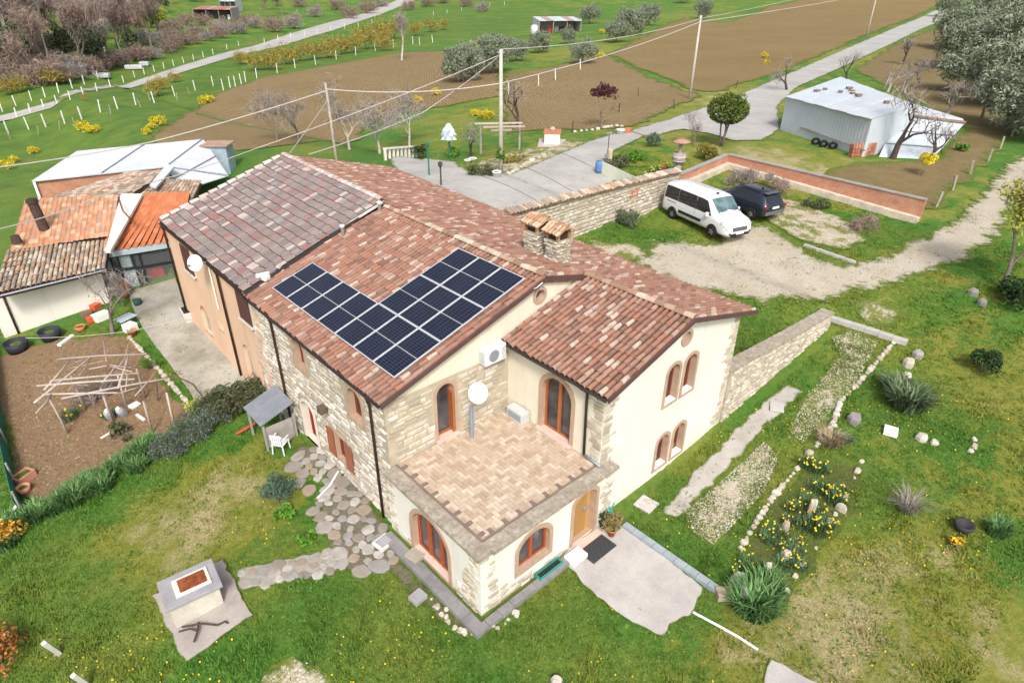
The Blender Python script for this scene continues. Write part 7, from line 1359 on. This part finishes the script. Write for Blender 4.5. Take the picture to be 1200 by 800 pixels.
pot(148, 349, .2, .3, TERR, 'orange leaved plant in a pot beside the porch', ((.45, .4, .4), .2, 350, leaf_mat('russet_leaves', [(.40, .16, .07), (.48, .24, .10), (.30, .13, .07)]), .16))
def yard_edge(): rocks('stone_edging', [(152, 396), (178, 424), (205, 455), (225, 478)], .14, .26, 'ragged stone edge between the yard paving and garden', 'stone edging', .22, seed=8)
yard_edge()
fr2 = empty('pole_frame', G(120, 470), 'rickety frame of rough wooden poles over the vegetable plot', 'pole frame'); base = fr2.location.copy(); POLEW = pieces_mat('bleached_poles', [(.46, .38, .33), (.38, .31, .27), (.52, .44, .39)], .95, (.28, .22, .18), 5, .5, .5)
def fpole(a, za_, b_, zb, r=.045): q = V3(a[0], a[1], 0); A = at_z(a[0], a[1], za_); B = at_z(b_[0], b_[1], zb); A, B = Vector(A) - base, Vector(B) - base; m_ = A.lerp(B, .5) + Vector((random.uniform(-.06, .06), random.uniform(-.06, .06), random.uniform(-.03, .05))); MB().tube([A, m_, B], [r, r * .9, r * .75], 6).build('pole', POLEW, fr2, True)
zh = 1.1
for a, b_ in (((67, 421), (170, 415)), ((60, 446), (162, 437)), ((43, 452), (158, 444)), ((50, 462), (138, 460)), ((72, 467), (197, 443)), ((40, 472), (120, 407)), ((52, 457), (82, 421)), ((60, 462), (42, 484)), ((138, 455), (152, 410)), ((120, 448), (138, 425))): fpole(a, zh, b_, zh)
for k_ in range(16):
    a = (random.uniform(55, 165), random.uniform(420, 470)); t_ = random.uniform(-.5, .5) + random.choice((0, 1.4)); L_k = random.uniform(18, 50); fpole(a, random.uniform(.3, 1.2), (a[0] + L_k * math.cos(t_), a[1] - L_k * math.sin(t_) * .8), random.uniform(.5, 1.3), random.uniform(.018, .032))
for a, ph in (((57, 465), 0), ((83, 440), 0), ((138, 440), 0), ((168, 470), 0), ((118, 455), 0), ((195, 460), 0), ((160, 432), 0)):
    A = Vector(at_z(a[0], a[1], zh)); B = on(A.x + random.uniform(-.15, .15), A.y + random.uniform(-.15, .15), -.1); MB().tube([A - base, B - base], [.04, .05], 6).build('post', POLEW, fr2, True)
CANE = plain('dark_cane', (.12, .085, .07), .9, .2)
hp = MB(); A = on(*G(185, 470).xy); hp.tube([A, A + Vector((.2, .1, .9)), A + Vector((.8, -.3, 1.1)), A + Vector((1.3, -.8, .7)), A + Vector((1.5, -1.1, 0))], .035, 6); tag(hp.build('bent_hoop', CANE), 'dark bent hoop arching right of the pole frame', 'hoop')
gj = leaf_mat('frosted', [(.48, .52, .58)]); 
for a, b_, lb, rz in ((130, 489, 'left grey bottle with white cap leaning under the pole frame', .3), (147, 486, 'right grey bottle with white cap leaning under the pole frame', .0)):
    o = empty('grey_bottle', G(a, b_), lb, 'bottle'); o.rotation_euler = (.5, -.35, rz); MB().lathe((0, 0, -.1), [(.15, 0), (.16, .05), (.16, .62), (.12, .72), (.07, .76)], 14).build('body', plain('frosted_glass', (.36, .38, .42), .3, .15, 3), o, True); MB().lathe((0, 0, .66), [(.075, 0), (.075, .08)], 10).build('cap', WHITEP, o)
flat('timber_plank', 134, 505, 1.1, .1, .06, WPOST, 'pale plank lying in front of the pole frame', 'plank', .35); flat('white_slab', 158, 476, .4, .3, .12, WHITEP, 'white slab right of the demijohns', 'slab', .3); flat('white_slab', 165, 490, .12, .6, .1, WPOST, 'narrow white board right of the demijohns', 'board', .2)
wpn = [(165, 455, 150, 478), (170, 490, 178, 448)]
pb_ = empty('terracotta_planter', G(30, 563), 'rectangular terracotta planter by the green net', 'planter', None, .5); b = MB()
for c, s in (((0, .2, .17), (.62, .05, .34)), ((0, -.2, .17), (.62, .05, .34)), ((-.3, 0, .17), (.05, .4, .34)), ((.3, 0, .17), (.05, .4, .34)), ((0, 0, .03), (.6, .4, .05))): b.box(c, s)
b.build('trough', plain('pale_terracotta', (.56, .27, .18), .85, .12), pb_); MB().box((0, 0, .25), (.56, .36, .04)).build('soil', soil, pb_)
tub(30, 577, .22, .3, 'round terracotta pot below the rectangular planter', MATS['pale_terracotta'], 'terracotta_pot', 'plant pot')
NET = N('green_net'); NET = NET.done(NET.ramp(NET.noise(2.5, 5), [(.3, (.015, .12, .085)), (.7, (.03, .20, .14))]), .9)
nf = empty('net_fence', G(10, 500), 'green shade net fence sagging along the left garden edge', 'fence'); base = nf.location.copy(); NP = [G(-8, 400), G(0, 470), G(8, 520), G(20, 570), G(28, 604)]; b = MB()
for i, p in enumerate(NP): b.v += [tuple(p - base), tuple(p - base + Vector((-.1, 0, .75 + .15 * (i % 2))))]
b.f += [(2 * i, 2 * i + 2, 2 * i + 3, 2 * i + 1) for i in range(len(NP) - 1)]; o = b.build('net', NET, nf); sm = o.modifiers.new('thick', 'SOLIDIFY'); sm.thickness = .02
for p in NP: MB().tube([p - base + Vector((0, 0, -.2)), p - base + Vector((0, 0, 1.1))], .035, 6).build('post', POLEM, nf)
flat('white_board', 17, 598, .5, .12, .08, WHITEP, 'small white board beside the net fence foot', 'board', 1.)
# driveway garden
bx = empty('well_head', G(647, 168), 'small whitewashed brick well head with red tiled top', 'well'); ang = .75; MB().box((0, 0, .45), (1.25, 1.25, .9), rz=ang).build('body', plain('whitewash', (.68, .62, .56), .9, .12), bx, bevel=.02); MB().box((0, 0, .95), (1.4, 1.4, .12), rz=ang).build('tile_top', plain('niche_brick', (.45, .17, .10)), bx); MB().box((0, 0, .03), (2.6, 2.2, .1), rz=ang).build('apron', conc, bx); b = MB(); b.lathe((0, 0, 1.0), [(.2, 0), (.25, .15), (.1, .3)], 8); b.build('stone_cap', ROCK, bx)
tp = empty('tiered_planter', G(792, 212), 'tower of stacked wooden tub and bird table in the driveway bed', 'planter'); GW = plain('grey_wood_tub', (.30, .26, .24), .9, .3, 5); MB().lathe((0, 0, 0), [(.25, 0), (.3, .3), (.22, .9), (.22, 1.2)], 12).build('pedestal', CEMG, tp, True); MB().lathe((0, 0, 1.2), [(.38, 0), (.46, .3), (.42, .62)], 16).build('tub', GW, tp, True); b = MB(); b.lathe((0, 0, 1.32), [(.445, 0), (.455, .05)], 16); b.lathe((0, 0, 1.6), [(.46, 0), (.45, .05)], 16); b.build('hoop', CEMC, tp); MB().tube([(0, 0, 1.8), (0, 0, 2.5)], .12, 6).build('stem', GW, tp); MB().lathe((0, 0, 2.5), [(.6, 0), (.62, .06), (.1, .2)], 14).build('top_dish', plain('clay_dish', (.38, .22, .16)), tp, True)
tub(784, 208, .22, .5, 'blue glazed pot at the foot of the planter tower', plain('blue_glaze', (.10, .14, .28), .3, .2, 6), 'plant_pot', 'plant pot'); flat('clay_tiles', 776, 200, .6, .5, .3, TERR, 'heap of terracotta blocks beside the planter tower', 'blocks', .6) 
bn = empty('blue_barrel', G(702, 203), 'blue plastic barrel beside the low pale wall', 'barrel'); MB().lathe((0, 0, 0), [(.26, 0), (.29, .3), (.29, .6), (.26, .8)], 14).build('drum', plain('blue_plastic', (.10, .20, .40), .5, .1), bn, True)
gp_ = empty('gate_post', G(713, 196), 'pale gate post with wooden slats by the driveway', 'post'); MB().box((0, 0, .6), (.22, .3, 1.3)).build('pier', plain('pale_pier', (.62, .52, .40), .9, .15), gp_); MB().box((-.3, 0, .5), (.3, .1, 1.0)).build('slat', GW, gp_); MB().tube([(-.2, 0, 1.0), (-.2, 0, 2.3)], .03, 6).build('lamp_pole', BARKD, gp_); MB().box((-.2, 0, 2.35), (.45, .2, .1)).build('lamp_head', GW, gp_)
for a, b_, top, lb, m_ in ((503, 206, 172, 'slim green lamp post on the driveway edge', plain('green_paint', (.03, .16, .10), .5, .1)), (517, 218, 196, 'short dark lamp post nearest the farmhouse roof', BARKD)):
    p = G(a, b_); h = height_for(a, p, top); o = empty('lamp_post', p, lb, 'lamp post'); MB().tube([(0, 0, 0), (0, 0, h)], .05, 8).build('post', m_, o); MB().lathe((0, 0, h), [(.06, 0), (.14, .12), (.12, .3), (.03, .34)], 10).build('lantern', m_, o)
sh = empty('folded_sunshade', G(527, 186), 'closed pale blue sunshade on a green stand by the vines', 'sunshade'); MB().tube([(0, 0, 0), (.0, 0, 2.6)], .06, 8).build('stand', plain('green_paint', (.03, .16, .10)), sh); b = MB(); b.lathe((0, 0, 1.5), [(.55, 0), (.5, .3), (.4, .7), (.1, 1.15)], 11); b.v = [(x * (1.25 if i % 2 else .8), y * (1.25 if i % 2 else .8), z) for i, (x, y, z) in enumerate(b.v)]; b.build('canopy', plain('pale_blue_cloth', (.48, .54, .58), .9, .2), sh)
tf = empty('vine_trellis', G(590, 172), 'low weathered timber trellis beside the concrete pole', 'frame'); base = tf.location.copy(); 
for i, (a, b_) in enumerate((((556, 145), (612, 144)), ((566, 149), (615, 148)), ((575, 153), (600, 152)))): A, B = Vector(at_z(*a, 5.1)) - base, Vector(at_z(*b_, 5.1)) - base; MB().bar(A, B, .12).build('beam', POLEW, tf)
for a in ((563, 148), (609, 147), (586, 152)): A = Vector(at_z(*a, 5.05)); MB().tube([A - base, on(A.x, A.y, -.1) - base], .09, 7).build('post', POLEM, tf)
pot(548, 192, .25, .3, WHITEP, 'white plant pot near the sunshade stand'); pot(554, 190, .3, .3, WHITEP, 'larger white bowl planter near the dark bare tree'); pot(582, 208, .28, .4, WHITEP, 'white pot at the foot of the ivy pole'); rocks('stone_edging', [(596, 205), (625, 188), (640, 182)], .3, .5, 'pale stones along the driveway edge by the ivy pole', 'stone edging', .5, seed=11); rocks('stone_edging', [(672, 155), (700, 152), (722, 148), (735, 150)], .25, .5, 'low pale stones between well head and road', 'stone edging', .5, seed=12)
pot(727, 158, .35, .45, WHITEP, 'white pot with clay tiles beside the road corner'); flat('clay_tiles', 736, 156, .7, .5, .4, TERR, 'stack of terracotta blocks at the road corner', 'blocks', .4)
bf = empty('low_fence', G(470, 190), 'low pale balustrade behind the farmhouse roof', 'fence'); A, B = G(452, 188), G(488, 184); d = B - A
for i in range(9): q = A.lerp(B, i / 8) - bf.location; MB().box(q + Vector((0, 0, .4)), (.16, .16, .8)).build('baluster', plain('whitewash', (.68, .62, .56)), bf)
MB().bar(A - bf.location + Vector((0, 0, .85)), B - bf.location + Vector((0, 0, .85)), .3, .1).build('rail', plain('whitewash', (.68, .62, .56)), bf)
fpit = empty('fire_bowl', G(1127, 622), 'dark iron fire bowl with orange flowers beside it', 'fire bowl'); MB().lathe((0, 0, 0), [(.12, 0), (.25, .15), (.28, .32), (.22, .3), (.1, .18)], 12).build('bowl', plain('black_iron', (.04, .038, .04), .7, .2), fpit, True)
one(mk_bush('flower_clump', 'small orange flower clump beside the dark fire bowl', 'flowers', (.25, .25, .14), leaf_mat('orange_petals', [(.75, .40, .02), (.80, .50, .04), (.25, .25, .05)]), 160, .1, 8, .1, 221, None, .8, 1., .14), 1120, 640)
# ---------------------------------------------------------------- ground cover in blades, clods and pebbles
FOOT = [[(-.7, -4.9), (5.3, -4.7), (12.5, -4.3), (12.5, 19), (-.2, 19), (-.2, 0)], [(-9, 22), (12, 21), (14, 46), (-9, 46)], [(12, 7.8), (26, 8.2), (26, 8.9), (12, 8.7)], [(11.8, -4.75), (20.4, -4.75), (20.4, -4.1), (11.8, -4.1)]]
def ok_ground(P, lists):
    m_ = np.ones(len(P), bool)
    for pol in lists:
        q = np.array([p[:2] for p in pol]); bb_ = (P[:, 0] > q[:, 0].min()) & (P[:, 0] < q[:, 0].max()) & (P[:, 1] > q[:, 1].min()) & (P[:, 1] < q[:, 1].max())
        if bb_.any(): idx = np.where(bb_)[0]; m_[idx[inside(P[idx], q)]] = False
    return m_
def in_view(P, Z):
    q = (np.column_stack([P, Z]) - CAM) @ RM.T; px = 600 - FPX * q[:, 0] / q[:, 2]; py = 400 + FPX * q[:, 1] / q[:, 2]; return (px > -60) & (px < 1260) & (py > -30) & (py < 860), -q[:, 2]
def sample(n, x0, x1, y0, y1, lists, dmin=0, dmax=60, power=1.2):
    P = np.column_stack([RNG.uniform(x0, x1, n), RNG.uniform(y0, y1, n)]); Z = T(P[:, 0], P[:, 1]); v, d = in_view(P, Z); k = v & (d < dmax) & (RNG.uniform(0, 1, n) < (14 / np.maximum(d, 14)) ** power); P = P[k]; P = P[ok_ground(P, lists)]; return P
gm_ = N('grass_blades'); c_ = grass_color(gm_); rr = gm_.rand(); c_ = gm_.mix(gm_.ramp(rr, [(0, .4), (.4, .0), (1, .0)]), c_, gm_.mix(1., c_, (.6, .68, .55), 'MULTIPLY')); c_ = gm_.mix(gm_.ramp(rr, [(.6, 0), (1, .5)]), c_, gm_.mix(1., c_, (1.5, 1.4, 1.2), 'MULTIPLY')); GRM = gm_.done(c_, .8, 0, .15)
P = sample(330000, -17, 34, -14, 24, KEEP_OUT + FOOT, 0, 48, 1.0); n = len(P); Z = T(P[:, 0], P[:, 1]); print('tufts', n)
lush = np.clip(mask(GREEN, P[:, 0], P[:, 1]) - mask(DRY, P[:, 0], P[:, 1]), -1, 1); pn = np.sin(P[:, 0] * 1.7 + np.sin(P[:, 1] * 1.3) * 2) * np.cos(P[:, 1] * 1.9 + np.sin(P[:, 0] * .9) * 2); hb = .05 * (1 + .5 * lush + .45 * np.clip(pn, -1, 1)) * np.where(pn > .55, 1.4, 1.); kb = 4; VV = []
for j in range(kb):
    a = RNG.uniform(0, 6.28, n); o2 = RNG.normal(size=(n, 2)) * .05; h_ = np.maximum(.02, hb * RNG.uniform(.6, 1.5, n)); w_ = .012 + .018 * RNG.uniform(0, 1, n); ln = h_ * RNG.uniform(.2, 1.2, n); ca, sa = np.cos(a), np.sin(a); bx_, by_ = P[:, 0] + o2[:, 0], P[:, 1] + o2[:, 1]
    VV.append(np.stack([np.stack([bx_ - sa * w_, by_ + ca * w_, Z - .01], 1), np.stack([bx_ + sa * w_, by_ - ca * w_, Z - .01], 1), np.stack([bx_ + ca * ln, by_ + sa * ln, Z + h_], 1)], 1))
V = np.concatenate(VV).reshape(-1, 3); gme = mesh_np('grass', V, np.arange(len(V)).reshape(-1, 3), 3)
for nm, arr in (('dry', mask(DRY, P[:, 0], P[:, 1])), ('green', mask(GREEN, P[:, 0], P[:, 1]))): gme.attributes.new(nm, 'FLOAT', 'POINT').data.foreach_set('value', np.tile(np.repeat(arr, 3), kb).astype(np.float32))
tag(link('grass', gme, None, GRM), 'short patchy lawn grass round the house', 'grass', None, 'stuff')
# weeds: broader leaves in rosettes
P = sample(26000, -17, 30, -14, 22, FOOT + KEEP_OUT[:3], 0, 45, 1.); c = np.column_stack([P, T(P[:, 0], P[:, 1]) + .02]); c = np.repeat(c, 5, 0) + RNG.normal(size=(len(P) * 5, 3)) * [.06, .06, .012]; V, F = leaves(c, .09, 1.6, .5); tag(link('weeds', mesh_np('weeds', V, F, 4), None, leaf_mat('weed_leaves', [(.08, .17, .02), (.12, .22, .03), (.065, .13, .018), (.16, .21, .035), (.12, .17, .035)], .8, .8, .7)), 'low broad leaved weeds through the lawn', 'weeds', None, 'stuff')
P = sample(5200, -14, 20, -13, 4, KEEP_OUT + FOOT, 0, 32, 1.); pn = np.sin(P[:, 0] * .8 + 1) * np.cos(P[:, 1] * .7) + RNG.normal(size=len(P)) * .4; P = P[pn > .15]; c = np.column_stack([P, T(P[:, 0], P[:, 1]) + .08]); V, F = leaves(np.repeat(c, 2, 0), .045, 3., 1.); tag(link('dandelions', mesh_np('dandelions', V, F, 4), None, plain('dandelion_yellow', (.80, .55, .02), .8, .1)), 'tiny yellow dandelions dotted over the lawn', 'flowers', None, 'stuff')
def lumps(name, P, s0, s1, mat, label, cat, sink=.25):
    n = len(P); s = RNG.uniform(s0, s1, n) * RNG.uniform(.6, 1.2, n); O = np.array([(1, 0, 0), (-.5, .87, 0), (-.5, -.87, 0), (.1, .1, .8), (0, 0, -.5)]); F0 = np.array([(0, 1, 3), (1, 2, 3), (2, 0, 3)]); a = RNG.uniform(0, 6.28, n); ca, sa = np.cos(a), np.sin(a)
    B = O[None] * (1 + RNG.normal(size=(n, 5, 1)) * .25); X = (B[:, :, 0] * ca[:, None] - B[:, :, 1] * sa[:, None]) * s[:, None]; Y = (B[:, :, 0] * sa[:, None] + B[:, :, 1] * ca[:, None]) * s[:, None]; Zl = B[:, :, 2] * s[:, None]
    V = np.stack([X + P[:, 0:1], Y + P[:, 1:2], Zl + (T(P[:, 0], P[:, 1]) + .03 - s * sink)[:, None]], 2).reshape(-1, 3); F = (F0[None] + (np.arange(n) * 5)[:, None, None]).reshape(-1, 3); tag(link(name, mesh_np(name, V, F, 3), None, mat), label, cat, None, 'stuff')
def in_sheet(i, n): q = np.array([p[:2] for p in i]); P = np.column_stack([RNG.uniform(q[:, 0].min(), q[:, 0].max(), n), RNG.uniform(q[:, 1].min(), q[:, 1].max(), n)]); return P[inside(P, q)]
W2 = lambda pts: [(G(*p).x, G(*p).y) for p in pts]
CLOD = leaf_mat('soil_clods', [(.17, .10, .055), (.24, .15, .085), (.20, .12, .065), (.38, .28, .18)], .95, 2, .8); PEB = leaf_mat('loose_pebbles', [(.56, .50, .42), (.64, .59, .51), (.45, .39, .31), (.51, .45, .36)], .95, 2, .8)
veg = W2([(0, 440), (70, 402), (150, 396), (200, 465), (225, 482), (130, 555), (60, 592), (20, 570)]); lumps('soil_clods', in_sheet(veg, 7000), .02, .07, CLOD, 'loose clods of the vegetable plot', 'soil')
gb1 = W2([(800, 602), (850, 560), (895, 518), (912, 535), (896, 575), (862, 612), (836, 638), (815, 625)]); gb3 = W2([(925, 505), (945, 465), (985, 418), (975, 395), (1000, 388), (1028, 402), (1008, 440), (982, 472), (958, 500), (940, 520)]); tr1 = W2([(742, 308), (775, 276), (850, 280), (940, 303), (1030, 303), (1110, 262), (1150, 228), (1180, 192), (1215, 205), (1140, 300), (1050, 333), (930, 353), (850, 345)]); sp_ = W2([(900, 228), (945, 243), (990, 262), (1005, 285), (975, 290), (935, 274), (905, 258)]); bt_m = W2([(308, 800), (342, 770), (372, 782), (390, 796), (320, 810)])
lumps('loose_pebbles', np.concatenate([in_sheet(gb1, 5200), in_sheet(gb3, 5200), in_sheet(tr1, 2600), in_sheet(sp_, 3000), in_sheet(bt_m, 200)]), .015, .045, PEB, 'loose pale pebbles on the track and gravel beds', 'pebbles')
# weeds creeping over the edges of the gravel
edgeP = np.concatenate([in_sheet(gb1, 500), in_sheet(gb3, 600), in_sheet(tr1, 700), in_sheet(sp_, 400)]); pn = np.sin(edgeP[:, 0] * 1.1) * np.cos(edgeP[:, 1] * 1.3 + 1) + RNG.normal(size=len(edgeP)) * .3; edgeP = edgeP[pn > .35]
c = np.column_stack([edgeP, T(edgeP[:, 0], edgeP[:, 1]) + .05]); c = np.repeat(c, 16, 0) + RNG.normal(size=(len(edgeP) * 16, 3)) * [.16, .16, .02]; V, F = leaves(c, .09, .8, .35); tag(link('weeds', mesh_np('weeds', V, F, 4), None, leaf_mat('weed_leaves2', [(.09, .14, .02), (.13, .18, .03), (.18, .19, .05), (.08, .12, .02)], .8, .8, .7)), 'straggling weeds over the gravel', 'weeds', None, 'stuff')

for g_, b_ in (('white posts above the valley road', 'white vine post above the valley road'), ('white posts beside the valley road', 'white post along the near side of the valley road'), ('white posts of the lower vine row', 'white concrete post in the lower vine row'), ('thin stakes of the lower vine row', 'thin wooden stake in the lower vine row'), ('white posts above the ploughed field', 'white post along the top of the ploughed field'), ('white posts along the upper hedge', 'white post along the hedge at the top'), ('fence posts beside the upper track', 'grey fence post beside the upper track'), ('white stakes in the ploughed strip', 'white stake in the upper ploughed strip'), ('dark stakes by the ploughed field', 'thin dark stake at the ploughed field margin'), ('evergreens in the valley wood', 'dark ivy clad tree among the bare trees of the wood')): number_off(g_, b_)
one(mk_bush('dead_brushwood', 'grey tangle of dead twigs lying under the pole frame', 'brushwood', (1.5, .9, .25), TWIGG, 700, .5, 14, .3, 230, None, .05, .3, .25), 120, 462)
one(mk_bush('shrub', 'green weeds at the front of the pole frame', 'plant', (1.3, .35, .2), MATS['hedge_leaves'], 500, .14, 10, .18, 231, None, .5, .5, .15), 140, 508)
